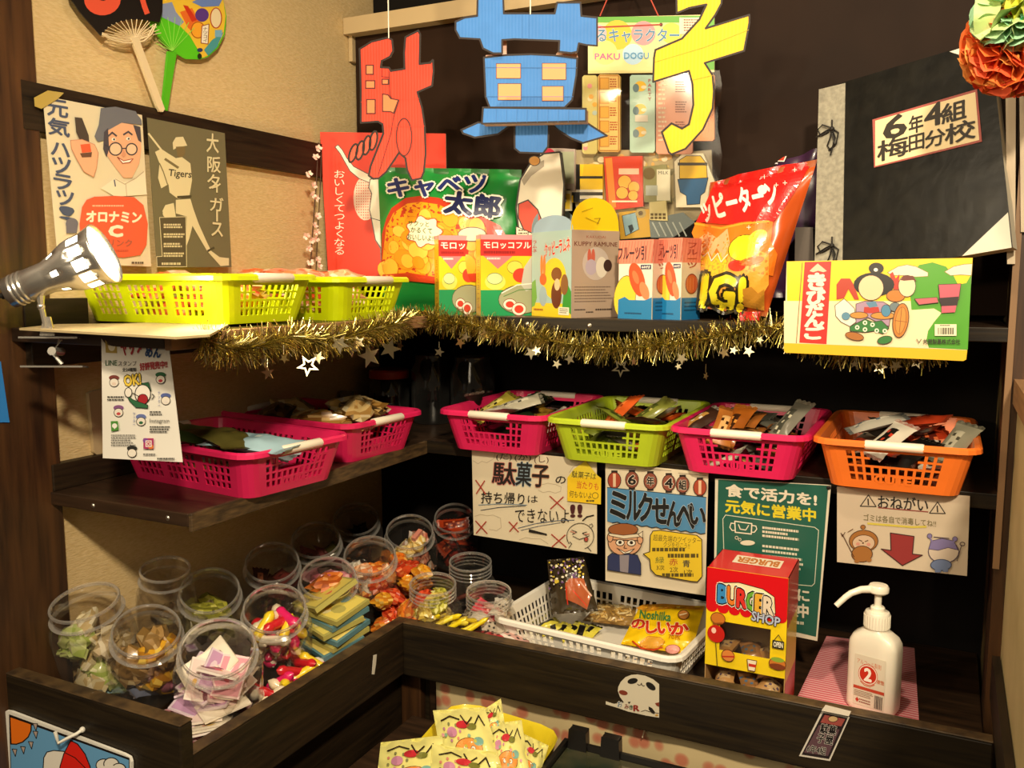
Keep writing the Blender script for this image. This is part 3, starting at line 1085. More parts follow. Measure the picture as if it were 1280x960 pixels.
LOW = [('backing_pack', [(380, 130), (900, 130), (1000, 180), (1010, 620), (640, 640), (430, 500)], '#b9ab86'), ('backing_pack', [(820, 160), (1230, 130), (1240, 470), (1010, 640), (860, 600)], '#9a8f74'), ('balloon_pack', [(215, 120), (330, 120), (420, 125), (420, 370), (215, 370)], '#c9b9b0'), ('note_pack', [(375, 215), (585, 215), (585, 440), (375, 440)], '#efc81c'),
       ('sweets_pack', [(590, 170), (820, 165), (825, 465), (610, 490)], '#d0402c'), ('sticker_pack', [(222, 368), (395, 362), (395, 490), (222, 500)], '#e9e4c8'),
       ('tag_pack', [(820, 230), (960, 215), (990, 440), (830, 440)], '#8a8a60'), ('figure_pack', [(1010, 200), (1060, 150), (1180, 150), (1250, 320), (1200, 470), (1020, 470)], '#e9e4d0'), ('cube_pack', [(860, 440), (960, 430), (970, 550), (865, 545)], '#d8cf9a'),
       ('puzzle_pack', [(680, 500), (860, 480), (920, 640), (690, 660)], '#caa23a'), ('film_pack', [(860, 540), (1060, 500), (1130, 560), (1000, 650), (870, 650)], '#6a7880')]
for i, (nm, P, c) in enumerate(LOW):
    p2 = PY(1.636 - .003 * (i % 3) if nm != 'backing_pack' else 1.6455 + .0005 * i)
    m = MB()
    m.prism([p2.at(x, y) for x, y in C(*cr, P)], (0, .008 if nm != 'backing_pack' else .003, 0), mat(c, .3, coat=.4))
    A = Art(m, p2.at, cr, rough=.3)
    if nm == 'backing_pack':
        rn = random.Random(i)
        for _ in range(60):
            x, y = rn.choice(P)
            A.ell(rn.uniform(480, 980) if i == 0 else rn.uniform(870, 1200), rn.uniform(150, 480), rn.uniform(8, 26), rn.uniform(6, 20), rn.choice(['#efe6cc', '#d8c27a', '#a89a70', '#e0b06a', '#8a8468']), n=9)
    elif nm == 'balloon_pack':
        A.ell(265, 195, 50, 75, '#d2244a').ell(280, 345, 62, 34, '#4f8f34').line([(255, 235), (285, 245), (300, 215)], 5, '#f0c8d0').rect(330, 140, 415, 330, '#c3c9a8')
    elif nm == 'note_pack':
        A.rect(375, 285, 585, 300, '#241f18').rect(410, 215, 450, 440, '#1f1c18').rect(375, 365, 585, 380, '#f1ece0').rect(375, 380, 585, 400, '#241f18').rect(450, 400, 585, 420, '#f1ece0').rect(450, 420, 585, 440, '#241f18')
    elif nm == 'sweets_pack':
        A.rect(680, 240, 800, 275, '#f4c4b0').poly([(600, 180), (640, 175), (665, 470), (625, 480)], '#e28a3a')
        for x, y, r in ((715, 320, 40), (770, 350, 34), (700, 385, 36), (765, 400, 30)):
            A.ell(x, y, r, r, '#f0b04a', '#8a2018', 3)
        A.rect(640, 430, 790, 440, '#f4e4d0')
    elif nm == 'sticker_pack':
        for x, y in ((240, 390), (270, 380), (310, 395), (245, 470), (300, 480)):
            A.ell(x, y, 7, 7, '#9ab88a', n=8)
        A.ell(272, 445, 26, 26, '#f1a6b8').ell(272, 445, 12, 12, '#d8506a').rect(325, 390, 392, 480, '#e4c03c').ell(350, 428, 20, 18, '#e9e4d8', '#3a3020', 3)
    elif nm == 'figure_pack':
        A.poly([(1040, 190), (1080, 165), (1165, 165), (1200, 210), (1205, 300), (1040, 300)], '#e8c02c', '#2f2a24', 4)
        A.poly([(1030, 305), (1210, 295), (1190, 380), (1165, 400), (1160, 450), (1085, 455), (1080, 400), (1045, 380)], '#205f9a', '#1c2230', 4).rect(1030, 205, 1205, 222, '#2a2622')
    elif nm == 'tag_pack':
        A.ell(860, 270, 36, 36, '#6a5a30').rect(905, 245, 985, 430, '#d8d8c8').text('MILK', 915, 255, 975, 275, '#4a4a44').rect(840, 340, 910, 400, '#a9b4b4')
    elif nm == 'cube_pack':
        for a in range(4):
            for b in range(2):
                A.rect(868 + a * 24, 505 + b * 20, 886 + a * 24, 520 + b * 20, '#5a4a20')
    elif nm == 'puzzle_pack':
        A.poly([(700, 520), (780, 500), (800, 600), (720, 640)], '#8ab0c8', '#3a3a30', 3).ell(810, 505, 32, 28, '#a89a6a').ell(810, 505, 14, 14, '#5a4a34').poly([(735, 580), (760, 570), (770, 600), (750, 625)], '#2a3a4a')
    else:
        for j in range(5):
            A.line([(880 + j * 40, 560), (920 + j * 40, 640)], 8, '#a9b4b8')
    m.build(nm, parent=t)
m = MB()   # wrapping film around the packs
F1 = PY(1.620)
rows = []
for j in range(13):
    y = 88 + j * 18
    rows.append([F1.at(728 + i * 14.3 + (3 * math.sin(j * 1.3) if i in (0, 12) else 0), y, .004 * math.sin(i * 1.7 + j * .9) * math.sin(j * 1.1 + i)) for i in range(13)])
m.grid(rows, FILM)
m.build('wrapping_film', parent=t, smooth=60)
for a, b in (((750, 20), (762, -8)), ((823, 20), (810, -8))):
    top = pl.at(*b)
    string(t, pl.at(*a), top + (top - pl.at(*a)) * 4, '#c8503c', .0012, 'hanging_string')

# round white cushion shape with a red patch left of the toy card
pl = PY(1.60)
m = MB()
P = [(650, 300), (645, 260), (650, 225), (664, 202), (680, 192), (700, 190), (705, 230), (703, 270), (690, 292), (668, 302)]
m.prism([pl.at(x, y) for x, y in P], (0, .012, 0), mat('#ece5d2', .5), side=mat('#2a2420'))
A = Art(m, pl.at, (0, 0, 1))
A.line(P + [P[0]], 2, '#241c18')
A.poly([(648, 255), (660, 250), (672, 262), (678, 278), (668, 292), (655, 288), (648, 272)], '#d8432c', '#241c18', 1.5).poly([(652, 225), (664, 208), (680, 200), (680, 208), (664, 220), (655, 232)], '#a8a090').ell(668, 201, 7, 6, '#c48a3a', '#3a2a18', 1)
A.poly([(645, 283), (660, 289), (660, 300), (645, 300)], '#e9e2cc', '#241c18', 1).dashes(648, 287, 659, 298, '#3a3430', 3, 3)
tag(m.build('cutout_card'), 'round white cut-out card with an orange red patch, between green bag and toy card', 'card')

# ------------------------------------------------------------------ black album with the class label
pl = Plane((-.13, 1.52, 1.45), (-.34, -1, .16))
t = thing('album', 'large black tied album with a cream class label, standing on the top shelf', 'album', pl.at(1140, 330))
cr = (960, 0, .25)
q = [(1024, 112), (1238, 48), (1266, 309), (1018, 352)]
LEATHER = noise_mat('black_leather_paper', '#0b0a08', '#1b1914', (1, 1, 1), 40, 9, .3, .35, .002, .3, .7, spec=.32)
GREYL = noise_mat('grey_book_cloth', '#8a8678', '#a29d8c', (1, 1, 1), 140, 4, .38, .3, .0006, spec=.6)
m = MB()
m.prism([pl.at(*p) for p in q], pl.N * -.022, LEATHER, side=mat('#c9c2ae', .7), back=LEATHER)
A = Art(m, pl.at, cr, rough=.4)
A.poly([(907, 258), (1112, 192), (1128, 330)], '#d8d3c4')
A.poly([(970, 1280), (1200, 1062), (1218, 1238)], '#d8d3c4')
m.build('cover', parent=t)
m = MB()
m.prism([pl.at(x, y) for x, y in ((1024, 112), (1057, 104), (1053, 346), (1018, 352))], pl.N * -.0225, GREYL)
bm_ = m.build('spine_strip', parent=t)
bm_.location = Vector(bm_.location) + pl.N * .0012
m = MB()
A = Art(m, pl.at, cr, rough=.55)
LB = [(522, 598), (1045, 445), (1070, 708), (530, 838)]
m.prism([pl.at(960 + x * .25, y * .25, .0016) for x, y in LB], pl.N * -.0012, mat('#a5524a', .6))
A.base = .0018
A.poly([(536, 604), (1036, 460), (1056, 700), (536, 830)], '#ecd6a6')
A.slope, A.x0 = -.285, 540
INK = '#2a2218'
A.text('6', 580, 605, 690, 715, INK, .03)
A.text('年', 705, 632, 775, 720, INK, .03)
A.text('4', 785, 600, 870, 710, INK, .03)
A.text('組', 870, 620, 990, 715, INK, .03)
A.slope = -.25
A.text('梅', 548, 712, 700, 812, INK, .02)
A.text('田', 705, 722, 780, 800, INK, .02)
A.text('分', 785, 722, 885, 805, INK, .02)
A.text('校', 885, 712, 1035, 812, INK, .02)
m.build('label_card', parent=t)
for (x, y) in ((1040, 150), (1040, 296)):
    m = MB()
    k = [mat('#15110e', .6)]

    def S(pts, r=.0014):
        m.tube([pl.at(x + a, y + b, .004 + .002 * math.sin(i * 2.1)) for i, (a, b) in enumerate(pts)], r, k[0], 6)
    S([(-20, 22), (-8, 14), (0, 10), (8, 16), (5, 30), (-4, 38)])
    S([(0, 10), (-12, 6), (-18, 12), (-14, 20), (0, 12)])
    S([(0, 10), (-2, 22), (-6, 32), (-2, 38), (3, 30), (0, 14)])
    S([(0, 0), (0, 10), (4, 22), (-2, 44)])
    m.sphere(pl.at(x, y + 11, .005), .004, k[0], 8, 6)
    m.build('tie_cord', parent=t, smooth=50)

# dark slab edge beside the album
m = MB()
pl = PY(1.60)
m.prism([pl.at(x, y) for x, y in ((994, 284), (1016, 284), (1018, 352), (993, 352))], (0, .04, 0), mat('#5a5048', .5))
tag(bevel(m.build('small_box', ), .002), 'plain grey brown box end standing left of the black album', 'box')

# ------------------------------------------------------------------ millet dumpling box hung in front of the shelf end
pl = Plane((-.1, 1.425, 1.38), (.05, -1, .08))
cr = (980, 320, .1875)
m = MB()
q = [(18, 36), (1258, 12), (1215, 690), (1195, 700), (10, 645), (0, 630)]
m.prism([pl.at(x, y) for x, y in C(*cr, q)], pl.N * -.03, mat('#f0dfb4', .35, coat=.3), side=mat('#d9b43a', .5))
A = Art(m, pl.at, cr, rough=.35, coat=.3)
A.poly([(18, 36), (1258, 12), (1250, 140), (1100, 300), (20, 300)], '#f2cf14')
A.poly([(0, 300), (1240, 300), (1225, 625), (0, 580)], '#efdcb2')
A.poly([(0, 580), (1222, 628), (1215, 690), (1195, 700), (10, 645), (0, 630)], '#e5b417')
A.poly([(860, 110), (900, 60), (990, 42), (1080, 70), (1130, 130), (1160, 190), (1215, 180), (1250, 120), (1225, 625), (965, 612), (950, 560), (960, 500), (1000, 440), (1050, 380), (1000, 350), (850, 360), (840, 250)], '#4c9c1e')
A.poly([(850, 360), (1000, 350), (1050, 380), (1000, 440), (960, 500), (950, 560), (960, 600), (700, 580), (700, 380)], '#efdcb2')
A.poly([(690, 110), (760, 70), (820, 58), (880, 70), (960, 110), (960, 135), (880, 140), (800, 130), (720, 130)], '#efe3c8', '#8a7430', 4)
A.poly([(1070, 105), (1130, 70), (1200, 55), (1256, 52), (1250, 130), (1180, 125), (1110, 130)], '#efe3c8', '#8a7430', 4)
A.poly([(138, 40), (316, 36), (283, 588), (102, 578)], '#d0241c')
A.line([(122, 45), (82, 580)], 5, '#8a5a2a')
A.poly([(170, 100), (190, 80), (225, 50), (262, 80), (285, 100), (262, 108), (228, 98), (195, 108)], '#f3c2a4')
for i, (ch, x0, y0, x1, y1) in enumerate((('き', 165, 118, 272, 225), ('び', 155, 228, 272, 322), ('だ', 150, 318, 262, 398), ('ん', 142, 395, 262, 470), ('ご', 142, 470, 262, 552))):
    A.text(ch, x0, y0, x1, y1, '#f6e6d2', .075)
# a market cart with baskets, pots and dumplings in the colours of the print
D = '#3a2216'
A.poly([(350, 190), (380, 150), (440, 150), (470, 200), (500, 290), (470, 290), (430, 220), (400, 280), (350, 290)], '#b5361c')
A.poly([(705, 120), (725, 105), (745, 150), (770, 120), (765, 190), (780, 240), (740, 250)], '#c0301c')
A.poly([(340, 330), (400, 285), (430, 310), (470, 350), (480, 440), (440, 470), (380, 440), (345, 400)], '#efe8d4', D, 4)
A.ell(600, 190, 136, 80, '#191410').ell(615, 82, 50, 38, '#191410').ell(612, 92, 14, 12, '#f2ece0')
A.ell(580, 212, 84, 84, '#f2c9a0', D, 4)
A.ell(745, 265, 62, 40, '#c9782a', D, 4).ell(820, 200, 58, 72, '#f0d2ac', D, 4).poly([(775, 160), (800, 130), (860, 132), (885, 170), (860, 160), (800, 165)], '#6a2a18')
A.poly([(480, 320), (540, 300), (660, 305), (720, 340), (700, 470), (620, 440), (560, 410), (480, 460)], '#a98aa4', D, 4)
A.poly([(535, 340), (630, 340), (640, 385), (530, 380)], '#b8342a').poly([(545, 310), (610, 300), (625, 335), (570, 345)], '#5a86a4')
A.poly([(440, 470), (540, 420), (590, 440), (650, 430), (700, 480), (660, 520), (600, 500), (540, 510), (440, 500)], '#2c7434', D, 4)
for x, y in ((488, 476), (540, 490), (618, 498), (672, 500), (540, 445), (590, 458)):
    A.ell(x, y, 15, 15, '#efe8d4').ell(x, y, 7, 7, '#2c7434')
A.ell(500, 395, 60, 22, '#c98a3a', D, 4).ell(660, 398, 82, 24, '#c98a3a', D, 4).ell(680, 365, 32, 40, '#4a86a8', D, 3).ell(740, 340, 36, 30, '#6a7a80', D, 3)
A.ell(778, 430, 52, 115, '#c0782a', D, 5, rot=8).ell(778, 430, 34, 90, '#d08a3a', '#8a5420', 3, rot=8).line([(740, 430), (820, 440)], 4, '#8a5420').line([(785, 340), (768, 525)], 4, '#8a5420')
A.ell(470, 535, 62, 26, '#a8682a', D, 4, rot=12).ell(672, 560, 50, 26, '#2c7434', D, 4, rot=-12).ell(412, 400, 28, 26, '#5a8aa4')
A.poly([(870, 285), (1020, 275), (1030, 310), (900, 325)], '#c0606a', D, 3).poly([(1030, 190), (1180, 185), (1165, 290), (1040, 300)], '#c8586c', D, 4).poly([(1030, 280), (1165, 270), (1155, 330), (1050, 335)], '#2a1a20').poly([(1050, 335), (1150, 330), (1140, 375), (1050, 380)], '#c8586c')
A.rect(1005, 455, 1150, 532, '#e9e4c4')
rn = random.Random(2)
x = 1025
while x < 1130:
    w = rn.choice([3, 5, 8])
    A.rect(x, 478, x + w, 522, '#3a3420')
    x += w + rn.choice([4, 6])
A.dashes(1040, 460, 1110, 472, '#4a4430', 1, 3)
A.line([(885, 555), (900, 578), (915, 555)], 5, '#5a4a3a')
A.text('共親製菓株式会社', 928, 553, 1175, 588, '#2a2a1c', .02)
t = bevel(m.build('candy_box'), .0025)
tag(t, 'wide yellow dumpling sweets box with a red title strip, hung below the black album', 'box')

# ------------------------------------------------------------------ tissue paper pom-pom
c = PY(1.33).at(1270, 40)
t = thing('paper_pompom', 'orange, yellow and green tissue paper pom-pom at the upper right', 'decoration', c - Vector((0, 0, .07)))


def puffball(name, c, r, cols, n, seed, flat=1.):
    rn = random.Random(seed)
    m = MB()
    for i in range(n):
        d = Vector((rn.gauss(0, 1), rn.gauss(0, 1), rn.gauss(0, 1) * flat)).normalized()
        u = d.cross(Vector((rn.gauss(0, 1), rn.gauss(0, 1), rn.gauss(0, 1)))).normalized()
        v = d.cross(u)
        w = r * rn.uniform(.30, .55)
        rows = []
        p1, p2 = rn.uniform(0, 6), rn.uniform(0, 6)
        for a in range(7):
            tt = a / 6
            row = []
            for b in range(11):
                s = (b / 10 - .5) * 2
                rr = r * (.35 + .70 * tt - .30 * s * s * tt + .02 * tt * math.sin(9 * s + p1))
                row.append(c + d * rr + u * (s * w * (.3 + 1.0 * math.sin(.5 * PI * tt))) + v * (r * .10 * tt * math.sin(b * .9 + p2) + r * .03 * tt * tt * math.sin(11 * s + p1)))
            rows.append(row)
        m.grid(rows, mat(rn.choice(cols), .7))
    return m.build(name, parent=t, smooth=70)


puffball('outer_petals', c + Vector((.0, .01, -.014)), .062, ['#f7683a', '#f47c34', '#f6a04a', '#f2582c'], 130, 1)
puffball('yellow_petals', c + Vector((.022, -.028, .020)), .047, ['#e9d84a', '#dfe04a', '#e6e46a'], 60, 2)
puffball('green_petals', c + Vector((-.006, -.036, .016)), .047, ['#a9dcb0', '#b8e0a8', '#cfe6a0'], 60, 3)
puffball('teal_petals', c + Vector((.026, -.062, .004)), .026, ['#4fc0ac', '#7fd0c0'], 20, 6)
puffball('tip_petals', c + Vector((.012, -.060, .056)), .024, ['#e8402c', '#f25a44'], 20, 4)
m = MB()
m.tube([c + Vector((0, 0, .05)), c + Vector((0, 0, .5))], .0008, mat('#e9e2d2'), 5)
m.build('hanging_thread', parent=t)
# pale slats beside the album
for i, (x0, x1) in enumerate(((1257, 1270), (1274, 1284))):
    m = MB()
    pl = PY(1.49 + .002 * i)
    m.prism([pl.at(x, y) for x, y in ((x0, 60), (x1, 60), (x1 - 1, 330 - 40 * i), (x0 + 2, 330 - 40 * i))], (0, .012, 0), noise_mat('pale_slat', '#b8a68c', '#d2c2a8', (8, 8, 1), 6, 4, .6))
    tag(m.build('wooden_slat'), 'pale wooden slat on the right post, %s' % ('next to the album edge' if i == 0 else 'outer one at the picture edge'), 'slat')

# ------------------------------------------------------------------ tinsel garland with stars
GOLD = [mat('#cdbb6e', .3, 1), mat('#a79a4a', .35, 1), mat('#efe4b0', .25, 1), mat('#7d7438', .35, 1)]
STAR = mat('#f4e8c0', .3, 1)
left, back = PX(-.895), PY(1.478)
path = [left.at(x, y) for x, y in ((252, 424), (275, 432), (300, 437), (330, 430), (360, 420), (392, 424), (425, 424), (455, 414), (490, 406))]
path += [back.at(x, y) for x, y in ((512, 400), (540, 398), (570, 404), (600, 408), (640, 416), (680, 424), (720, 432), (760, 436), (800, 434), (840, 430), (880, 424), (920, 416), (960, 408), (1000, 420), (1040, 436), (1080, 441), (1120, 443), (1160, 438), (1190, 425))]
t = thing('tinsel_garland', 'gold tinsel garland with hanging stars draped along the edge of the top shelf', 'garland', path[14])
m = MB()
m.tube(path, .0016, GOLD[1], 5)
m.build('cord', parent=t)
rn = random.Random(5)
m = MB()
for a, b in zip(path[:-1], path[1:]):
    L = (b - a).length
    for k in range(int(L * 4600)):
        f = rn.random()
        o = a.lerp(b, f)
        ax = (b - a).normalized()
        th = rn.uniform(0, 2 * PI)
        u = ax.cross(Vector((0, 0, 1))).normalized()
        v = ax.cross(u)
        d = (u * math.cos(th) + v * math.sin(th) + ax * rn.uniform(-.5, .5)).normalized()
        if d.y > .6:
            d.y *= .3
        Ln = rn.uniform(.018, .036)
        w = d.cross(ax).normalized() * .0007
        if rn.random() < .5:
            w = ax * .0007
        e = o + d * Ln + Vector((0, 0, -.004)) * rn.random()
        m.face([o - w, o + w, e + w * .8, e - w * .8], GOLD[rn.choice((0, 0, 1, 2, 3))])
tag(m.build('tinsel_strands', parent=t), kind='stuff')
stars = [(335, 466, 6), (385, 457, 8), (398, 447, 5), (424, 430, 7), (440, 435, 6), (448, 428, 5), (462, 445, 8), (487, 436, 7), (500, 432, 5), (549, 440, 5), (575, 428, 6), (582, 421, 5), (606, 418, 6), (664, 441, 7), (671, 438, 5), (696, 455, 5), (712, 449, 6), (776, 460, 10), (792, 452, 5), (852, 448, 7), (848, 458, 4), (882, 470, 4), (905, 441, 7), (917, 438, 5), (936, 439, 7), (950, 425, 5), (1068, 455, 5), (1100, 459, 9), (1120, 457, 8), (1146, 453, 8), (1090, 452, 5), (330, 452, 5), (355, 448, 4)]
for i, (x, y, r) in enumerate(stars):
    P = left if x < 500 else back
    c0 = P.at(x, y, .018)
    s = (P.at(x + r, y, .018) - c0).length * 1.15
    d1 = (c0 - CAM).normalized()
    yaw = rn.uniform(-.7, .7)
    u = (RT * math.cos(yaw) + FW * math.sin(yaw)).normalized()
    v = (Vector((0, 0, 1)) + FW * rn.uniform(-.3, .3)).normalized()
    ph = rn.uniform(0, 1)
    pts = []
    for k in range(10):
        a = PI / 2 + k * PI / 5 + ph
        rr = s if k % 2 == 0 else s * .42
        pts.append(c0 + u * rr * math.cos(a) + v * rr * math.sin(a))
    m = MB()
    nn = u.cross(v).normalized() * .0008
    if r >= 8 and i % 2 == 1:   # open outline star
        inn = [c0 + (p - c0) * .62 for p in pts]
        for k in range(10):
            q4 = [pts[k], pts[(k + 1) % 10], inn[(k + 1) % 10], inn[k]]
            m.prism(q4, nn, STAR)
    else:
        m.prism(pts, nn, STAR)
    m.tube([c0 + v * s * .8, c0 + Vector((0, 0, .02))], .0004, STAR, 4)
    m.build('star', parent=t)

# ------------------------------------------------------------------ fans on the wallpaper
cr = (0, 0, .25)
WP = PX(WX + .012)
t = thing('hand_fan', 'green handled round hand fan with a colourful print, behind the black fan', 'fan', WP.at(205, 138), group='hand fans on the wallpaper')
m = MB()
leaf = [(810, -60), (850, -100), (960, -120), (1060, -90), (1115, -10), (1132, 80), (1125, 170), (1090, 240), (1040, 285), (1000, 297), (930, 295), (870, 262), (800, 190), (750, 120)]
m.prism([WP.at(x, y) for x, y in C(*cr, leaf)], (-.003, 0, 0), mat('#58c81e', .4))
A = Art(m, WP.at, cr, rough=.4)
A.poly([(810, -60), (850, -100), (960, -120), (1060, -90), (1115, -10), (1128, 80), (1118, 170), (1085, 235), (1040, 278), (1012, 290), (985, 240), (950, 180), (900, 130), (808, 85)], '#e9c23c')
A.poly([(810, 20), (860, 10), (880, 60), (920, 110), (900, 130), (808, 85)], '#8a9ac0').poly([(900, 60), (960, 40), (1010, 130), (985, 180), (940, 140)], '#e2702a').poly([(915, 25), (940, 30), (985, 100), (960, 110)], '#c8361c')
A.ell(1010, 75, 34, 34, '#5a3a8a').ell(1080, 90, 28, 50, '#e9d9b0', '#b03a2a', 5).ell(990, 150, 34, 40, '#f0a830', '#b0601c', 5).poly([(1010, 130), (1045, 120), (1040, 220), (1005, 215)], '#f1ead8', '#8a3a2a', 4)
A.poly([(960, 10), (1040, -30), (1110, 0), (1095, 30), (1010, 35)], '#6a86c8').poly([(1060, 200), (1118, 160), (1085, 235), (1040, 278), (1020, 250)], '#4a9aa0').rect(1075, 150, 1110, 185, '#7ab0d0').ell(1000, 250, 14, 10, '#2a3a6a')
A.vtext('ナツコイ', 1015, 135, 1038, 212, '#2a2018')
for i in range(9):
    a = R(205 + i * 14)
    A.line([(862, 255), (862 + 150 * math.cos(a), 255 + 170 * math.sin(a))] if i > 2 else [(862, 255), (862 + 90 * math.cos(a), 255 + 90 * math.sin(a))], 3, '#9ae85a')
A.ell(998, 281, 11, 14, '#1c2a16')
m.build('leaf', parent=t)
m = MB()
m.prism([WP.at(x, y, .002) for x, y in C(*cr, [(842, 255), (885, 262), (872, 340), (850, 480), (838, 560), (812, 560), (820, 470)])], (-.005, 0, 0), mat('#4fb81c', .4))
bevel(m.build('handle', parent=t), .001)
t = thing('hand_fan', 'black hand fan with red marks and a cream ribbed handle, uppermost left', 'fan', WP.at(200, 139), group='hand fans on the wallpaper')
WP2 = PX(WX + .020)
m = MB()
m.prism([WP2.at(x, y) for x, y in C(*cr, [(320, -140), (815, -140), (812, 60), (797, 112), (740, 102), (690, 97), (640, 100), (590, 112), (540, 138), (505, 178), (480, 150), (400, 60), (345, -20)])], (-.002, 0, 0), mat('#14100e', .45))
A = Art(m, WP2.at, cr, rough=.45)
A.ell(512, -5, 92, 82, '#e0563c').ell(515, -18, 26, 22, '#14100e').line([(708, -20), (722, 30), (734, 62)], 26, '#e0563c').line([(600, -60), (640, -40), (720, -60)], 26, '#e0563c')
m.build('leaf', parent=t)
m = MB()
CRM = mat('#e2cfa8', .45)
cx, cy = 672, 196
for i in range(17):
    a = R(188 + i * 9.6)
    ex, ey = cx + 165 * math.cos(a) * (1.0 if i < 12 else .85), cy + 100 * math.sin(a)
    m.tube([WP2.at(cx * .25, cy * .25, .001), WP2.at(ex * .25, ey * .25, .001)], .0007, CRM, 5)
m.tube([WP2.at(x * .25, y * .25, .0015) for x, y in ((512, 172), (560, 200), (620, 214), (672, 214), (720, 205), (760, 170), (778, 120))], .0016, CRM, 6)
m.tube([WP2.at(x * .25, y * .25, .0015) for x, y in ((512, 165), (560, 190), (620, 203), (690, 200), (740, 180), (768, 130))], .0012, CRM, 6)
m.build('ribs', parent=t, smooth=50)
m = MB()
m.prism([WP2.at(x, y, .003) for x, y in C(*cr, [(655, 190), (692, 182), (720, 260), (825, 545), (815, 560), (800, 558), (785, 530), (690, 275)])], (-.005, 0, 0), CRM)
bevel(m.build('handle', parent=t), .0015)

# ------------------------------------------------------------------ two retro posters
cr = (40, 100, .2605)
PP = PX(WX + .021)


def paper(plane, P, colour, t=.0008, crp=None):
    m = MB()
    m.prism([plane.at(x, y) for x, y in (C(*crp, P) if crp else P)], plane.N * -t, mat(colour, .6))
    return m


m = paper(PP, [(52, 75), (528, 168), (572, 895), (126, 880)], '#dfd3b4', crp=cr)
A = Art(m, PP.at, cr, rough=.6, slope=.0)
A.slope, A.x0 = .17, 60
NAVY = '#4a5570'
for ch, x0, y0, x1, y1 in (('元', 75, 85, 172, 165), ('気', 78, 175, 180, 255), ('ハ', 92, 290, 180, 350), ('ツ', 98, 360, 185, 435), ('ラ', 105, 440, 190, 510), ('ツ', 118, 515, 200, 585), ('!', 140, 590, 195, 650)):
    A.text(ch, x0, y0, x1, y1, NAVY, .03)
A.slope = 0
SK, DK = '#e6b08c', '#4a4650'
A.poly([(330, 135), (400, 128), (498, 150), (505, 165), (525, 190), (528, 215), (430, 205), (350, 250), (345, 290), (315, 298), (300, 270), (320, 215)], '#6d707a')
A.poly([(350, 250), (430, 205), (490, 215), (520, 250), (525, 330), (515, 400), (480, 470), (440, 470), (400, 420), (365, 370), (345, 310)], SK)
A.poly([(345, 250), (365, 230), (370, 330), (358, 372), (342, 330)], DK).poly([(485, 215), (520, 225), (525, 300), (510, 290)], DK)
A.ell(401, 331, 30, 30, '#f0c8a8', '#3a3a44', 6).ell(478, 332, 26, 27, '#f0c8a8', '#3a3a44', 6).line([(430, 328), (452, 328)], 5, '#3a3a44').line([(372, 322), (350, 312)], 5, '#3a3a44')
A.line([(365, 270), (385, 252), (405, 268)], 8, DK).line([(440, 262), (462, 248), (480, 262)], 8, DK).ell(392, 285, 10, 8, '#f6efe2').ell(462, 282, 10, 8, '#f6efe2').ell(394, 285, 5, 5, DK).ell(464, 282, 5, 5, DK)
A.poly([(440, 330), (452, 360), (440, 372), (428, 362)], '#d89a78')
A.poly([(410, 370), (440, 388), (485, 378), (470, 395), (435, 400)], '#f8f2e8', '#a8503c', 4)
A.poly([(400, 470), (440, 490), (490, 480), (540, 440), (552, 550), (400, 560), (330, 520)], '#e9dfc6').line([(400, 475), (445, 500), (500, 470), (535, 440)], 4, '#b9a98a').line([(450, 500), (455, 560)], 3, '#b9a98a').line([(395, 480), (400, 510)], 6, NAVY)
A.poly([(205, 178), (240, 182), (272, 265), (275, 300), (235, 300), (212, 250)], '#4a4038')
A.poly([(185, 290), (240, 285), (300, 310), (318, 350), (310, 420), (296, 465), (250, 440), (215, 380), (190, 330)], SK, '#c9886a', 3)
A.poly([(232, 310), (278, 305), (285, 345), (240, 350)], '#e0603c').poly([(230, 352), (288, 346), (285, 370), (240, 372)], '#6a4a3a')
A.poly([(262, 575), (300, 560), (400, 556), (490, 562), (535, 600), (556, 690), (550, 790), (520, 840), (440, 852), (340, 846), (270, 830), (235, 780), (228, 690), (240, 610)], '#e0603f')
A.dashes(290, 600, 490, 612, '#f0b898', 1, 2, .6)
A.text('オロナミン', 262, 632, 525, 682, '#f5ead2', .06, rot=1)
A.text('C', 372, 700, 432, 750, '#f5ead2', .08)
A.text('ドリンク', 330, 765, 480, 798, '#a85a48', .02, rot=1)
A.dashes(330, 815, 470, 828, '#c8543a', 1, 8, .6)
A.ell(192, 690, 30, 28, '#6b6a78').poly([(165, 700), (220, 700), (215, 735), (165, 735)], '#6b6a78')
A.dashes(478, 872, 552, 886, '#5a4a3a', 1, 6, .7)
tag(m.build('poster'), 'faded retro drink poster of a smiling person in hat and round glasses, left on wallpaper', 'poster', 'retro posters on the wallpaper')
PP = PX(WX + .0205)
m = paper(PP, [(552, 180), (925, 255), (958, 898), (600, 898)], '#6f6a4e', crp=cr)
A = Art(m, PP.at, cr, rough=.6)
LT, MD = '#ddd2a8', '#a39870'
A.line([(560, 258), (632, 350)], 9, LT)
A.poly([(675, 300), (690, 275), (725, 272), (745, 315), (700, 322), (678, 335)], LT).poly([(690, 320), (735, 318), (735, 350), (720, 375), (698, 365)], '#7a6a44')
A.poly([(590, 345), (620, 330), (650, 350), (690, 375), (720, 370), (760, 400), (768, 480), (755, 560), (700, 570), (660, 540), (655, 500), (620, 520), (605, 470), (612, 400), (600, 370)], LT)
A.line([(640, 380), (700, 420)], 12, '#7a6f4c').line([(612, 400), (630, 440), (650, 500)], 5, '#7a6f4c')
A.text('Tigers', 655, 432, 765, 475, '#3c3a2a', .02, rot=5)
A.line([(700, 562), (762, 558)], 11, '#4a442e')
A.poly([(690, 575), (760, 570), (775, 620), (800, 690), (840, 780), (860, 820), (900, 850), (945, 855), (945, 890), (905, 893), (840, 820), (770, 700), (755, 760), (740, 800), (742, 655), (690, 640)], LT)
A.line([(845, 820), (872, 805)], 10, '#4a442e')
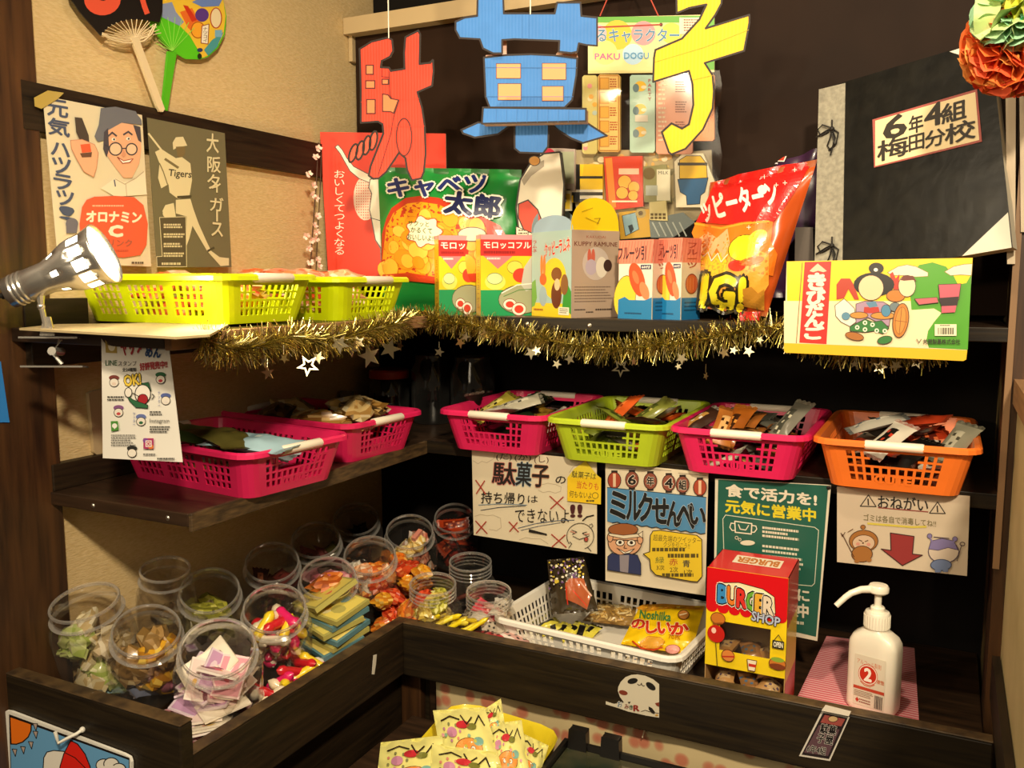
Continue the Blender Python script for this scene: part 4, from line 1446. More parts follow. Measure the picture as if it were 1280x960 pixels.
A.poly([(640, 600), (680, 590), (690, 655), (650, 660), (625, 630)], LT).ell(655, 640, 28, 24, LT)
A.poly([(612, 660), (738, 656), (742, 896), (600, 896), (598, 848), (625, 846)], '#57503a', LT, 3)
for i in range(4):
    A.dashes(632, 690 + i * 46, 735, 714 + i * 46, '#d8cda4', 2, i, .7)
A.dashes(622, 876, 725, 890, '#d8cda4', 1, 9, .8)
A.slope, A.x0 = .1, 840
for i, (ch, x0, y0, x1, y1) in enumerate((('大', 838, 255, 895, 345), ('阪', 842, 365, 905, 440), ('タ', 842, 450, 900, 520), ('ィ', 862, 490, 905, 535), ('ガ', 855, 560, 918, 625), ('ー', 880, 625, 900, 680), ('ス', 862, 680, 915, 745))):
    if ch == 'ー':
        A.line([(888, 622), (888, 672)], 8, LT)
    else:
        A.text(ch, x0, y0, x1, y1, LT, .02)
tag(m.build('poster'), 'olive retro baseball poster with a batter, right one on the wallpaper', 'poster', 'retro posters on the wallpaper')
m = MB()
pl = PX(WX + .0225)
m.prism([pl.at(x, y) for x, y in ((43, 122), (60, 113), (80, 116), (72, 124), (52, 136), (44, 133))], (-.001, 0, 0), mat('#b9a050', .25, coat=.5))
tag(m.build('tape'), 'crumpled yellowed tape at the top corner of the retro drink poster', 'tape')

# ------------------------------------------------------------------ switch plate behind the flyer
m = MB()
pl = PX(WX + .008)
P = [(111, 492), (116, 489), (160, 480), (163, 484), (163, 556), (158, 560), (122, 569), (118, 566)]
m.prism([pl.at(x, y) for x, y in P], (-.008, 0, 0), mat('#b8a27c', .4))
tag(bevel(m.build('switch_plate'), .002), 'cream switch plate on the wallpaper half hidden by the white flyer', 'switch')

# ------------------------------------------------------------------ artificial blossom sprig
m_c, m_p = mat('#4a2e1c', .7), [mat('#f0c2b4', .6), mat('#f2d4c4', .6), mat('#e2988c', .6)]
SP = PX(WX + .05)
pl = SP
t = thing('blossom_sprig', 'pink artificial blossom sprig hanging on the wallpaper beside the red sign', 'flowers', pl.at(392, 340))
m = MB()
m.tube([pl.at(x, y) for x, y in ((398, 178), (396, 220), (393, 260), (390, 300), (388, 335))], .0012, m_c, 6)
m.tube([pl.at(x, y) for x, y in ((402, 190), (400, 240), (397, 290), (395, 340))], .0010, m_c, 6)
m.build('twig', parent=t)
rn = random.Random(8)
for x, y in ((395, 197), (386, 218), (392, 232), (391, 243), (395, 248), (397, 270), (393, 282), (396, 290), (383, 295), (395, 298), (386, 310), (389, 300), (397, 325), (388, 328), (399, 333), (398, 186)):
    m = MB()
    c0 = pl.at(x, y, .008)
    d = Vector((1, -.5 + rn.uniform(-.6, .6), rn.uniform(-.4, .6))).normalized()
    u = d.cross(Vector((0, 0, 1))).normalized()
    v = d.cross(u)
    for k in range(5):
        a = 2 * PI * k / 5 + rn.random()
        e = u * math.cos(a) + v * math.sin(a)
        s = d.cross(e)
        r = .0085
        m.face([c0, c0 + e * r * .6 + s * r * .42 + d * .002, c0 + e * r + d * .004, c0 + e * r * .6 - s * r * .42 + d * .002], rn.choice(m_p[:2]))
    m.sphere(c0, .0022, m_p[2], 6, 5)
    m.build('blossom', parent=t)

# ------------------------------------------------------------------ white flyer hung from the shelf edge
pl = Plane((-1.06, .838, 1.3), (.10, -1, .02))
cr = (120, 410, .1874)
m = MB()
rows = []
q = [(35, 30), (478, 48), (578, 895), (45, 868)]
n = 12
for j in range(n + 1):
    v = j / n
    row = []
    for i in range(7):
        u = i / 6
        x = (q[0][0] * (1 - u) + q[1][0] * u) * (1 - v) + (q[3][0] * (1 - u) + q[2][0] * u) * v
        y = (q[0][1] * (1 - u) + q[1][1] * u) * (1 - v) + (q[3][1] * (1 - u) + q[2][1] * u) * v
        row.append(pl.at(cr[0] + x * cr[2], cr[1] + y * cr[2], .003 * math.sin(v * 5)))
    rows.append(row)
FH = homog([(cr[0] + x * cr[2], cr[1] + y * cr[2]) for x, y in q])
m.grid(rows, mat('#eeeae0', .6))
m.grid([[p - pl.N * .0006 for p in r[::-1]] for r in rows], mat('#e9e4d8', .6))
A = Art(m, lambda x, y, d: pl.at(x, y, .003 * math.sin(FH(x, y)[1] * 5) + d), cr, rough=.6, sub=60)
RED, GRN, BLU = '#b02a34', '#2f6a44', '#274a7c'
A.poly([(60, 65), (135, 70), (140, 168), (65, 165)], '#b59a4a').ell(105, 120, 24, 34, '#efe6cf').ell(90, 100, 18, 16, '#6a5a2a')
A.text('ヤッター!', 165, 72, 365, 170, RED, .06, rot=-10)
A.text('めん', 330, 135, 430, 195, BLU, .06, rot=4)
A.text('LINE', 62, 215, 140, 250, '#2f6a44').text('スタンプ', 148, 220, 270, 252, '#2a2a28').text('全24種類', 175, 265, 268, 290, '#3a3a38', .02)
A.text('好評発売中!!', 292, 225, 475, 275, RED, .04, rot=-6)
A.text('OK!', 188, 312, 298, 382, '#f0cf4a', .05, ('#2a2218', .05), rot=-8)
for x, y, c1, c2 in ((120, 350, '#7a3a34', '#e9d2c0'), (430, 330, '#2f6a44', '#c8404a'), (465, 470, '#5a6aa8', '#e9e0d8'), (150, 550, '#8a5a8a', '#c84a4a'), (300, 610, '#6a78b0', '#2f6a44'), (240, 820, '#2a2a28', '#efe9dc')):
    A.ell(x, y - 18, 34, 18, c1).ell(x, y + 14, 30, 28, '#efe6d8', '#2a2420', 4).ell(x, y + 22, 14, 10, c2)
A.poly([(300, 370), (350, 362), (368, 420), (320, 395)], GRN, '#22281e', 4).ell(312, 440, 52, 62, '#f2ece0', '#22201c', 6).ell(312, 475, 34, 34, '#a8242c', '#22201c', 4)
A.poly([(205, 450), (250, 480), (320, 505), (345, 515), (345, 536), (265, 530), (225, 490)], GRN, '#22281e', 4).ell(215, 430, 24, 32, '#f2ece0', '#22201c', 5).line([(240, 430), (290, 460)], 5, '#22201c').line([(375, 440), (388, 455), (372, 475)], 5, '#22201c')
A.dashes(75, 455, 190, 492, '#4a4a48', 2, 1).dashes(358, 555, 455, 588, '#4a4a48', 2, 2).dashes(358, 655, 500, 705, '#3a3a38', 3, 3).dashes(100, 712, 270, 795, '#4a4a48', 5, 4, .35)
A.vtext('ヤッター', 245, 560, 262, 655, '#5a6aa8').vtext('ヤッター', 412, 420, 428, 530, '#5a6aa8')
A.text('Instagram', 358, 605, 488, 638, '#3a3a38')
A.poly([(98, 622), (145, 620), (152, 680), (102, 690)], '#4f8f3a').ell(124, 652, 17, 16, '#f4f2ea').poly([(116, 662), (132, 662), (124, 676)], '#f4f2ea')
A.rect(316, 735, 384, 806, '#b03a6a').ell(330, 750, 18, 16, '#8a4a9a').ell(366, 792, 18, 16, '#e07a3a').rect(330, 750, 371, 793, '#f2e6e0').rect(336, 756, 365, 787, '#b8405a').ell(350, 772, 12, 12, '#f2e6e0').ell(350, 772, 7, 7, '#b8405a')
A.dashes(315, 838, 400, 850, '#4a4a48', 1, 8, .7).dashes(408, 866, 538, 880, '#3a3a38', 1, 9, .7)
tag(m.build('flyer', smooth=60), 'white paper flyer with stickers artwork hanging from the near end of the top shelf', 'flyer')
# blue paper at the left edge
m = MB()
pl = PX(WX + .0175)
m.prism([pl.at(x, y) for x, y in ((-30, 440), (1, 452), (12, 528), (-30, 528))], (-.001, 0, 0), mat('#2f86d8', .5))
tag(m.build('paper_notice'), 'plain blue paper on the brown post at the left edge', 'paper')

# ------------------------------------------------------------------ clip lamp
ctr = Plane((0, .90, 0), (0, -1, 0))
mouth = CAM + ray(131, 317) * (1.215 / FOC)
ax = (RT * .90 + FW * .02 + UP * .38).normalized()
t = thing('clip_lamp', 'shiny chrome clip lamp glowing at the near end of the top shelf', 'lamp', mouth - ax * .09 - Vector((0, 0, .08)))
T = Matrix.Translation(mouth) @ ax.to_track_quat('Z', 'Y').to_matrix().to_4x4() @ Matrix.Scale(1.12, 4)
CHROME = mat('#dedad2', .26, .85)
m = MB()
prof = [(.0195, -.125), (.0195, -.075), (.021, -.07), (.0235, -.062), (.027, -.052), (.031, -.042), (.0335, -.03), (.0345, -.014), (.037, -.004), (.0385, 0)]
n = 48
rows = [[T @ Vector((r * math.cos(2 * PI * k / n), r * math.sin(2 * PI * k / n), z)) for k in range(n)] for r, z in prof]
for i in range(len(rows) - 1):
    for j in range(n):
        if i in (6,) and j % 4 in (0, 1, 2):
            continue
        if i == 3 and j % 8 in (0, 1):
            continue
        m.mesh([rows[i][j], rows[i][(j + 1) % n], rows[i + 1][(j + 1) % n], rows[i + 1][j]], [(0, 1, 2, 3)], CHROME)
o = m.build('shade', parent=t, smooth=40, weld=True)
sm = o.modifiers.new('thick', 'SOLIDIFY')
sm.thickness = .0012
m = MB()
m.lathe([(0, -.128), (.014, -.128), (.0185, -.124), (.0185, -.08), (0, -.08)], mat('#2a2622', .25, coat=.5), 24, T)
for z in (-.118, -.112, -.106):
    m.lathe([(.0196, z), (.0206, z + .002), (.0196, z + .004)], CHROME, 32, T)
m.lathe([(0, -.137), (.004, -.136), (.005, -.128), (0, -.128)], mat('#1a1714'), 12, T)
m.build('socket', parent=t, smooth=40)
m = MB()
m.lathe([(.0, -.075), (.013, -.072), (.018, -.060), (.026, -.046), (.0305, -.030), (.032, -.016), (.030, -.006), (.020, -.001), (0, .0005)], mat('#fff0cf', .5, emit=14), 28, T)
m.build('bulb', parent=t, smooth=60)
m = MB()
hp = T @ Vector((0, 0, -.085)) - UP * .02
foot = hp - Vector((0, 0, .052)) + RT * .006
m.tube([hp, hp - Vector((0, 0, .014)), foot], [.006, .004, .0035], CHROME, 8)
m.sphere(hp - Vector((0, 0, .016)), .0055, CHROME, 10, 8)
m.prism([foot + RT * a + Vector((0, 0, b)) for a, b in ((-.011, -.004), (.010, -.004), (.005, .022), (-.004, .022))], FW * .004, CHROME)
m.build('stem', parent=t, smooth=40)
m = MB()
jaw = foot - Vector((0, 0, .006))
for dz, dl in ((0, .045), (-.040, .05)):
    m.prism([jaw + Vector((0, 0, dz)) + RT * a + FW * b for a, b in ((-.034, -.012), (dl, -.008), (dl, .010), (-.034, .012))], Vector((0, 0, -.0025)), CHROME)
m.tube([jaw + RT * .018 + Vector((0, 0, -.003)), jaw + RT * .006 + Vector((0, 0, -.022)), jaw + RT * .018 + Vector((0, 0, -.038))], .003, CHROME, 6)
m.tube([jaw + RT * .012 - FW * .014 + Vector((0, 0, -.02)), jaw + RT * .012 + FW * .012 + Vector((0, 0, -.02))], .006, CHROME, 10)
m.build('clip', parent=t, smooth=40)
m = MB()
e = T @ Vector((0, 0, -.136))
m.tube([e, e - RT * .012 - UP * .002, e - RT * .03 - UP * .012, e - RT * .07 - UP * .02], .0022, mat('#1a1714', .5), 6)
m.build('cord', parent=t, smooth=50)
l = bpy.data.lights.new('clip_lamp_light', 'SPOT')
l.energy = 13
l.color = (1, .80, .50)
l.spot_size = R(165)
l.spot_blend = .5
l.shadow_soft_size = .028
o = bpy.data.objects.new('clip_lamp_light', l)
o.location = mouth + ax * .008
o.rotation_euler = ax.to_track_quat('-Z', 'Y').to_euler()
COL.objects.link(o)


# ------------------------------------------------------------------ plastic trays with square holes
def tray_mesh(L, W, H, colour, taper=.018, nl=15, nw=10, rows=4, cut=True, rough=.38, name='tray_body', notch=False):
    """open tray, long side along X; short sides carry the grip cut-out"""
    m = MB()
    rc = .022
    mt = mat(colour, rough, coat=.15)

    def ring(t):
        lx, ly = L / 2 - taper * (1 - t), W / 2 - taper * (1 - t)
        P, kind = [], []
        sides = [((lx - rc, -ly), (1, 0), 'w'), ((lx, ly - rc), (0, 1), 'l'), ((-lx + rc, ly), (-1, 0), 'w'), ((-lx, -ly + rc), (0, -1), 'l')]
        corners = [(lx - rc, -ly + rc, -90), (lx - rc, ly - rc, 0), (-lx + rc, ly - rc, 90), (-lx + rc, -ly + rc, 180)]
        # order: +X side, corner, +Y side, corner, -X side, corner, -Y side, corner
        def side(p, q, n, tag_):
            b = []
            for i in range(n):
                a0 = (i + (.18 if i else 0.)) / n
                b.append(a0)
                b.append((i + .82) / n if i < n - 1 else (i + .82) / n)
            for i, f in enumerate(b):
                P.append(Vector((p[0] + (q[0] - p[0]) * f, p[1] + (q[1] - p[1]) * f, t * H)))
                kind.append((tag_, i))
        def corner(cx, cy, a0):
            for k in range(4):
                a = R(a0 + 90 * k / 4)
                P.append(Vector((cx + rc * math.cos(a), cy + rc * math.sin(a), t * H)))
                kind.append(('c', k))
        side((lx, -ly + rc), (lx, ly - rc), nw, 'front')
        corner(lx - rc, ly - rc, 0)
        side((lx - rc, ly), (-lx + rc, ly), nl, 'side')
        corner(-lx + rc, ly - rc, 90)
        side((-lx, ly - rc), (-lx, -ly + rc), nw, 'front')
        corner(-lx + rc, -ly + rc, 180)
        side((-lx + rc, -ly), (lx - rc, -ly), nl, 'side')
        corner(lx - rc, -ly + rc, 270)
        return P, kind
    z0, z1 = .16, .84
    lv = [0, z0]
    for r in range(rows):
        a = z0 + (z1 - z0) * r / rows
        b = z0 + (z1 - z0) * (r + .78) / rows
        if r:
            lv.append(a)
        lv.append(b)
    lv += [.90, 1.0]
    rings = [ring(t) for t in lv]
    n = len(rings[0][0])
    V = [p for r in rings for p in r[0]]
    F = []
    for i in range(len(lv) - 1):
        hole_row = (1 <= i <= 2 * rows) and i % 2 == 1
        rowi = (i - 1) // 2
        for j in range(n):
            k = rings[0][1][j]
            hole = False
            if k[0] in ('front', 'side') and hole_row and k[1] % 2 == 0:
                nn = nw if k[0] == 'front' else nl
                c = k[1] // 2
                hole = 1 <= c <= nn - 2
                if k[0] == 'side' and c in (nl // 3, 2 * nl // 3):
                    hole = hole and rowi < 0
            if cut and k[0] == 'front' and 2 * rows - 3 <= i <= 2 * rows - 1 and nw // 2 - nw * .22 <= k[1] / 2 <= nw // 2 + nw * .22:
                hole = True
            if not hole:
                a, b = i * n + j, i * n + (j + 1) % n
                F.append((a, b, b + n, a + n))
    F.append(tuple(range(n))[::-1])
    # rolled rim
    top = rings[-1][0]
    cx = [p * 1 for p in top]
    base = len(V)
    for off, dz in ((.006, .0015), (.009, -.001), (.0095, -.007)):
        for p in top:
            d = Vector((p.x - max(min(p.x, L / 2 - rc), -L / 2 + rc), p.y - max(min(p.y, W / 2 - rc), -W / 2 + rc), 0))
            d = d.normalized() if d.length > 1e-6 else Vector((0, 0, 0))
            V.append(p + d * off + Vector((0, 0, dz)))
    lo = (len(lv) - 1) * n
    for q in range(3):
        u = lo if q == 0 else base + (q - 1) * n
        w = base + q * n
        for j in range(n):
            F.append((u + j, u + (j + 1) % n, w + (j + 1) % n, w + j))
    m.mesh(V, F, mt)
    return m


def make_tray(label, cat, colour, L, W, H, loc, rz, group=None, word=True, grips=True, cut=True, nm='plastic_basket', rows=4, nl=20, nw=13):
    t = thing(nm, label, cat, loc, (0, 0, rz), group)
    o = tray_mesh(L, W, H, colour, cut=cut, rows=rows, nl=nl, nw=nw).build('basket_body', parent=t, local=True)
    sm = o.modifiers.new('thick', 'SOLIDIFY')
    sm.thickness = .0022
    sm.offset = 0
    if grips:
        for s in (1, -1):
            m = MB()
            rows_ = []
            for y in (-.042, -.040, .040, .042):
                k = .85 if abs(y) > .041 else 1
                rows_.append([Vector((s * (L / 2 + .003 + .0085 * k * math.cos(a)), y, H - .0035 + .0075 * k * math.sin(a))) for a in [2 * PI * i / 12 for i in range(12)]])
            m.grid(rows_, mat('#f1e6d2', .4), cu=True)
            m.face(rows_[0], mat('#f1e6d2', .4))
            m.face(rows_[-1][::-1], mat('#f1e6d2', .4))
            g = m.build('grip', parent=t, local=True, smooth=50)
            g['label'] = 'white grip'
    if word:
        m = MB()
        f = lambda x, y, d: Vector((L / 2 - .018 * (1 - (.26 - y * .16)) + .0016 + d, -.026 + .052 * x, H * (.30 - y * .17)))
        A = Art(m, f, rough=.35)
        A.text('CUTE', 0, 0, 1, 1, colour, .05)
        m.build('embossed_word', parent=t, local=True)
    return t


PINK, LIME, ORNG, YEL = '#e0245e', '#b4c92a', '#f0782a', '#dcef0a'
TL, TW, TH = .325, .212, .072
make_tray('yellow mesh basket under the clip lamp, nearer one on the top shelf', 'basket', YEL, TL, TW, TH, (-.948 - TL / 2, 1.078, TZ + .005), 0, 'yellow baskets on the top shelf', word=False)
make_tray('yellow mesh basket against the red sign, farther one on the top shelf', 'basket', YEL, TL, TW, TH, (-.955 - TL / 2 + .03, 1.325, TZ + .001), 0, 'yellow baskets on the top shelf', word=False)
make_tray('pink mesh basket half behind the white flyer, nearer one on the left middle shelf', 'basket', PINK, TL, TW, TH, (-.895 - TL / 2, 1.09, MZ + .001), R(-7), 'pink baskets on the left middle shelf')
make_tray('pink mesh basket filled with clear snack bags, farther one on the left middle shelf', 'basket', PINK, TL, TW, TH, (-.925 - TL / 2, 1.365, MZ + .001), R(-5), 'pink baskets on the left middle shelf')
back_tr = []
for cx, c, lab in ((-.763, PINK, 'pink mesh basket of wrapped snacks, leftmost of the four on the back shelf'), (-.534, LIME, 'lime green mesh basket of wrapped snacks on the back shelf'),
                   (-.302, PINK, 'pink mesh basket of wrapped snacks between the lime and orange baskets'), (-.062, ORNG, 'orange mesh basket of wrapped snacks at the right end of the back shelf')):
    back_tr.append(make_tray(lab, 'basket', c, TL, TW if c != ORNG else .222, TH + .004, (cx, 1.455 + TL / 2, MZ + .001), R(-90), 'baskets on the back middle shelf'))

# ------------------------------------------------------------------ wrapped sweets
_P = {}


def candy_mesh(kind, cols, size, seed):
    """a wrapped snack lying flat, long axis X, base at z = 0"""
    key = (kind, cols, size, seed)
    if key in _P:
        return _P[key]
    rn = random.Random(seed)
    L, W, T = size
    m = MB()
    M1, M2, M3 = [mat(c, .3, coat=.35) if isinstance(c, str) else c for c in (list(cols) * 3)[:3]]
    if kind == 'packet':       # pillow packet with crimped ends
        nx, ny = 14, 8
        ends = .10
        top, bot = [], []
        ph = [rn.uniform(0, 6) for _ in range(4)]
        for i in range(nx + 1):
            u = i / nx
            r1, r2 = [], []
            for j in range(ny + 1):
                v = j / ny
                uu = min(max((u - ends) / (1 - 2 * ends), 0), 1)
                s = max((1 - abs(2 * uu - 1) ** 2.4), 0) ** .6 * max((1 - abs(2 * v - 1) ** 2.2), 0) ** .7
                ww = W * (1 + (.10 if uu in (0, 1) else -.06 * math.sin(PI * uu)))
                x = (u - .5) * L + (.0014 * (1 if j % 2 else -1) if i in (0, nx) else 0)
                y = (v - .5) * ww
                k = .10 * T * math.sin(9 * u + 7 * v + ph[0]) * math.sin(13 * u - 5 * v + ph[1])
                r1.append(Vector((x, y, T * .5 + T * .5 * s + k * s)))
                r2.append(Vector((x, y, T * .5 - T * .5 * s)))
            top.append(r1)
            bot.append(r2)
        a, b = sorted((rn.randint(2, 6), rn.randint(8, 12)))
        c0, c1 = rn.randint(0, 3), rn.randint(4, 7)

        def pick(i, j):
            if i < 1 or i >= nx - 1:
                return M2
            if a <= i < b and c0 <= j <= c1:
                return M3 if (i + j * 2 + seed) % 5 else M2
            return M1
        m.grid(top, pick)
        m.grid([r[::-1] for r in bot], M1)
        sm = 55
    elif kind == 'card':       # flat printed card pack
        m.prism([Vector((x * L / 2, y * W / 2, T)) for x, y in ((-1, -1), (1, -1), (1, 1), (-1, 1))], (0, 0, -T), M1, side=M1)
        A = Art(m, lambda x, y, d: Vector(((x - .5) * L, (.5 - y) * W, T + d)), rough=.35)
        A.rect(.05, .05, .95, .95, cols[1 % len(cols)])
        for _ in range(5):
            A.ell(rn.uniform(.2, .8), rn.uniform(.2, .8), rn.uniform(.08, .2), rn.uniform(.08, .2), rn.choice(cols), n=9)
        sm = None
    elif kind == 'stick':      # bone shaped stick
        rows = []
        for i in range(11):
            u = i / 10
            r = T / 2 * (1.0 if .2 < u < .8 else 1.35) * (math.sin(PI * min(max(u, .0), 1)) ** .35 if 0 < u < 1 else .05)
            rows.append([Vector(((u - .5) * L, r * math.cos(2 * PI * k / 10), T / 2 + r * math.sin(2 * PI * k / 10))) for k in range(10)])
        m.grid(rows, M1, cu=True)
        sm = 60
    elif kind == 'twist':      # twist-wrapped sweet
        rows = []
        for i, (x, r) in enumerate(((-.5, .42), (-.36, .10), (-.30, .34), (-.15, .5), (.15, .5), (.30, .34), (.36, .10), (.5, .42))):
            rows.append([Vector((x * L, (r * W / (1 if i not in (0, 7) else 1)) * math.cos(2 * PI * k / 10), T / 2 + r * T * (1 if i not in (0, 7) else .5) * math.sin(2 * PI * k / 10))) for k in range(10)])
        m.grid(rows, lambda i, j: M2 if i in (0, 6) else (M1 if j % 4 else M3), cu=True)
        sm = 60
    elif kind == 'crumple':    # crumpled clear or foil bag of sweets
        nx, ny = 10, 14
        rows = []
        ph = [rn.uniform(0, 6) for _ in range(6)]
        for i in range(nx + 1):
            a = PI * i / nx
            row = []
            for j in range(ny):
                b = 2 * PI * j / ny
                k = 1 + .16 * math.sin(3 * b + 2 * a + ph[0]) + .13 * math.sin(5 * b - 4 * a + ph[1]) + .09 * math.sin(8 * b + 7 * a + ph[2])
                row.append(Vector((L / 2 * k * math.sin(a) * math.cos(b), W / 2 * k * math.sin(a) * math.sin(b), T / 2 + T / 2 * math.cos(a) * (1 + .2 * math.sin(3 * b + ph[3])))))
            rows.append(row)
        m.grid(rows, lambda i, j: (M1, M1, M2, M1, M3)[(i * 3 + j * 5 + (i * j) % 3) % 5], cu=True)
        sm = 25
    _P[key] = (m, sm)
    return _P[key]


_CD = {}


def candy(name, label, cat, kind, cols, size, loc, rot, seed=0, group=None, part='wrapper'):
    key = (name, kind, cols, size, seed)
    if key not in _CD:
        m, sm = candy_mesh(kind, cols, size, seed)
        o = m.build(name, local=True, smooth=sm)
        _CD[key] = o
    else:
        o = _CD[key].copy()
        COL.objects.link(o)
    o.location = loc
    o.rotation_euler = rot
    return tag(o, label, cat, group)


def heap(name, where, cat, centre, half, zb, zt, rz, palette, n, seed, group, kind='packet', size=(.095, .042, .014), tilt=.5, yaw=None, top=True):
    """loose sweets filling a container; palette = [(colour words, colours)]"""
    rn = random.Random(seed)
    c, s = math.cos(rz), math.sin(rz)
    for i in range(n):
        words, cols = palette[i % len(palette)]
        x, y = rn.uniform(-1, 1) * half[0], rn.uniform(-1, 1) * half[1]
        z = zb + (zt - zb) * (i + .5) / n
        rot = (rn.uniform(-tilt, tilt), rn.uniform(-tilt, tilt), rz + (yaw if yaw is not None else 0) + rn.uniform(-1, 1) * (PI if yaw is None else .5))
        candy(name, '%s %s' % (words, where), cat, kind, cols, size, (centre[0] + x * c - y * s, centre[1] + x * s + y * c, z), rot, seed * 10 + i % len(palette), group)


BLKP = ('#16130f', '#c9bfa6', '#8a7a3c')
DARK = [('black and cream snack packet', ('#17130f', '#cfc5ab', '#a3985f')), ('dark brown snack packet', ('#2a1a10', '#6a4a2c', '#b0894a')), ('white and black snack packet', ('#d9d2bf', '#1c1814', '#8f876f')),
        ('dark green snack packet', ('#23301c', '#b9ad62', '#12160f')), ('gold snack packet', ('#a8802c', '#3a2412', '#d8b85a'))]
base = [('leftmost pink back basket', 0, DARK), ('lime green basket', 1, [DARK[0], ('orange snack packet', ('#c8511c', '#7a2c10', '#e08a3a')), DARK[1], ('olive green snack packet', ('#6f7a2a', '#a8a850', '#3a4418')), DARK[2]]),
        ('pink basket beside the orange basket', 2, [('white and brown snack packet', ('#d2cab6', '#3a261a', '#a8803a')), ('bronze snack packet', ('#a8642a', '#e0b878', '#4a2a14')), DARK[1], ('grey snack packet', ('#6b6a5e', '#b9b4a0', '#2a2822'))]),
        ('orange basket', 3, [DARK[0], ('silver snack packet', ('#aaa592', '#4a4a44', '#d6d0ba')), ('red snack packet', ('#a83418', '#d0683a', '#5a1c10')), ('black snack packet', ('#14120f', '#3a3a34', '#8a8468')), ('white and orange snack packet', ('#ddd6c4', '#d8642a', '#2a2420'))])]
for w, k, pal in base:
    c0 = back_tr[k].location
    heap('snack_packet', 'heaped in the ' + w, 'snack', (c0.x, c0.y), (.098, .050), c0.z + .006, c0.z + .066, R(-90), pal, 24, 20 + k, 'snacks heaped in the ' + w, tilt=.45)

# a few packets that stand up out of the baskets, placed where the photo shows them
SB = [('snack_packet', 'black and white striped packet sticking up at the back of the leftmost pink back basket', ('#1c1814', '#e2dac4', '#9a8f6a'), 592, 508, 1.60, (.2, -.9, -.9)),
      ('snack_packet', 'yellow black packet leaning in the leftmost pink back basket', ('#a89a3a', '#1c1814', '#d2c46a'), 620, 506, 1.58, (.3, -.5, .9)),
      ('snack_packet', 'crumpled silver packet on top of the leftmost pink back basket', ('#b9b39c', '#3a382e', '#d8d2ba'), 650, 503, 1.57, (.4, -.3, .5)),
      ('snack_packet', 'bright orange packet on top of the lime green basket', ('#d05a22', '#8a3212', '#e0803a'), 780, 510, 1.56, (-.2, -.5, 1.2)),
      ('snack_packet', 'olive striped packet along the right of the lime green basket', ('#7a7e34', '#b0a85a', '#4a5220'), 815, 514, 1.58, (.2, -.55, .75)),
      ('snack_packet', 'white capped brown packet lying at the left of the second pink back basket', ('#3a2418', '#e6dfce', '#b88a44'), 876, 524, 1.56, (.2, -.45, .8)),
      ('snack_packet', 'shiny bronze packet upright in the second pink back basket', ('#b26c2c', '#3a2010', '#e2b070'), 905, 530, 1.55, (.3, -.6, 1.5)),
      ('snack_packet', 'amber packet beside the bronze one in the second pink back basket', ('#9a5418', '#d08a3a', '#3a2010'), 920, 528, 1.56, (.1, -.7, 1.2)),
      ('snack_packet', 'clear grey packet with pale end at the right of the second pink back basket', ('#7a776a', '#cfc9b0', '#4a4a40'), 990, 522, 1.60, (.1, -.7, .9)),
      ('snack_packet', 'long silver blue packet lying across the orange basket', ('#b4b0a2', '#4a6a80', '#e0dac8'), 1098, 527, 1.60, (.1, -.3, .3)),
      ('snack_packet', 'red packet at the back of the orange basket', ('#b03a1c', '#d8704a', '#7a2412'), 1150, 524, 1.63, (.2, -.2, -.3)),
      ('snack_packet', 'white red and black packet at the front of the orange basket', ('#e2dac8', '#c8402a', '#1c1814'), 1112, 546, 1.53, (.25, -.5, .9)),
      ('snack_packet', 'clear round packet at the right end of the orange basket', ('#8a8672', '#4a463a', '#b4ae98'), 1196, 550, 1.56, (.2, -.6, 1.0))]
for nm, lab, cols, x, y, Y, rot in SB:
    p = PY(Y).at(x, y)
    candy(nm, lab, 'snack', 'packet', cols, (.10, .040, .018), p - Vector((0, 0, .012)), rot, 77, 'snacks standing up from the back baskets')

# left middle shelf baskets
heap('snack_bag', 'lying in the nearer pink basket behind the flyer', 'snack', (-1.06, 1.09), (.088, .045), MZ + .006, MZ + .045, R(-7),
     [('tan wrapped snack', ('#c99a5a', '#e4c48a', '#a8743a')), ('cream wrapped snack', ('#d9c48f', '#b98a4c', '#efe0b4')), ('pale blue wrapped snack', ('#b9cdd8', '#dfe6e4', '#8ab0c8'))], 12, 41, 'snacks in the nearer pink basket', size=(.11, .06, .016), tilt=.25)
for lab, cols, x, y, z, rot in (('dark green snack bag on top in the nearer pink basket', ('#47592a', '#7a7a3a', '#5a6a34'), 248, 552, MZ + .066, (.1, .12, .3)), ('olive brown snack bag on top in the nearer pink basket', ('#5c5628', '#7a6a34', '#3c3f1e'), 285, 556, MZ + .072, (-.1, .1, -.3)),
                                ('light blue snack bag on top in the nearer pink basket', ('#a9cbd8', '#dcebe8', '#8fb4c4'), 318, 562, MZ + .066, (.05, .05, .15))):
    candy('snack_bag', lab, 'snack', 'packet', cols, (.14, .085, .022), PZ(z).at(x, y), rot, 5, 'snack bags in the nearer pink basket')
heap('snack_bag', 'piled in the farther pink basket', 'snack', (-1.09, 1.365), (.095, .048), MZ + .006, MZ + .066, R(-5),
     [('golden brown bagged snack', ('#b98a44', '#dcb878', '#8a6128')), ('dark brown bagged snack', ('#5c4426', '#8a6a3c', '#3a2a16')), ('pale gold bagged snack', ('#d9ba7c', '#efdcae', '#b48a4a'))], 18, 43, 'snacks in the farther pink basket', kind='crumple', size=(.10, .065, .034), tilt=.3)
candy('snack_bag', 'pale crinkled bag with a twisted white end at the grip of the farther pink basket', 'snack', 'crumple', ('#e2c890', '#f2e6cc', '#c9a058'), (.12, .07, .04), PZ(MZ + .055).at(450, 522), (0, .1, .4), 3)
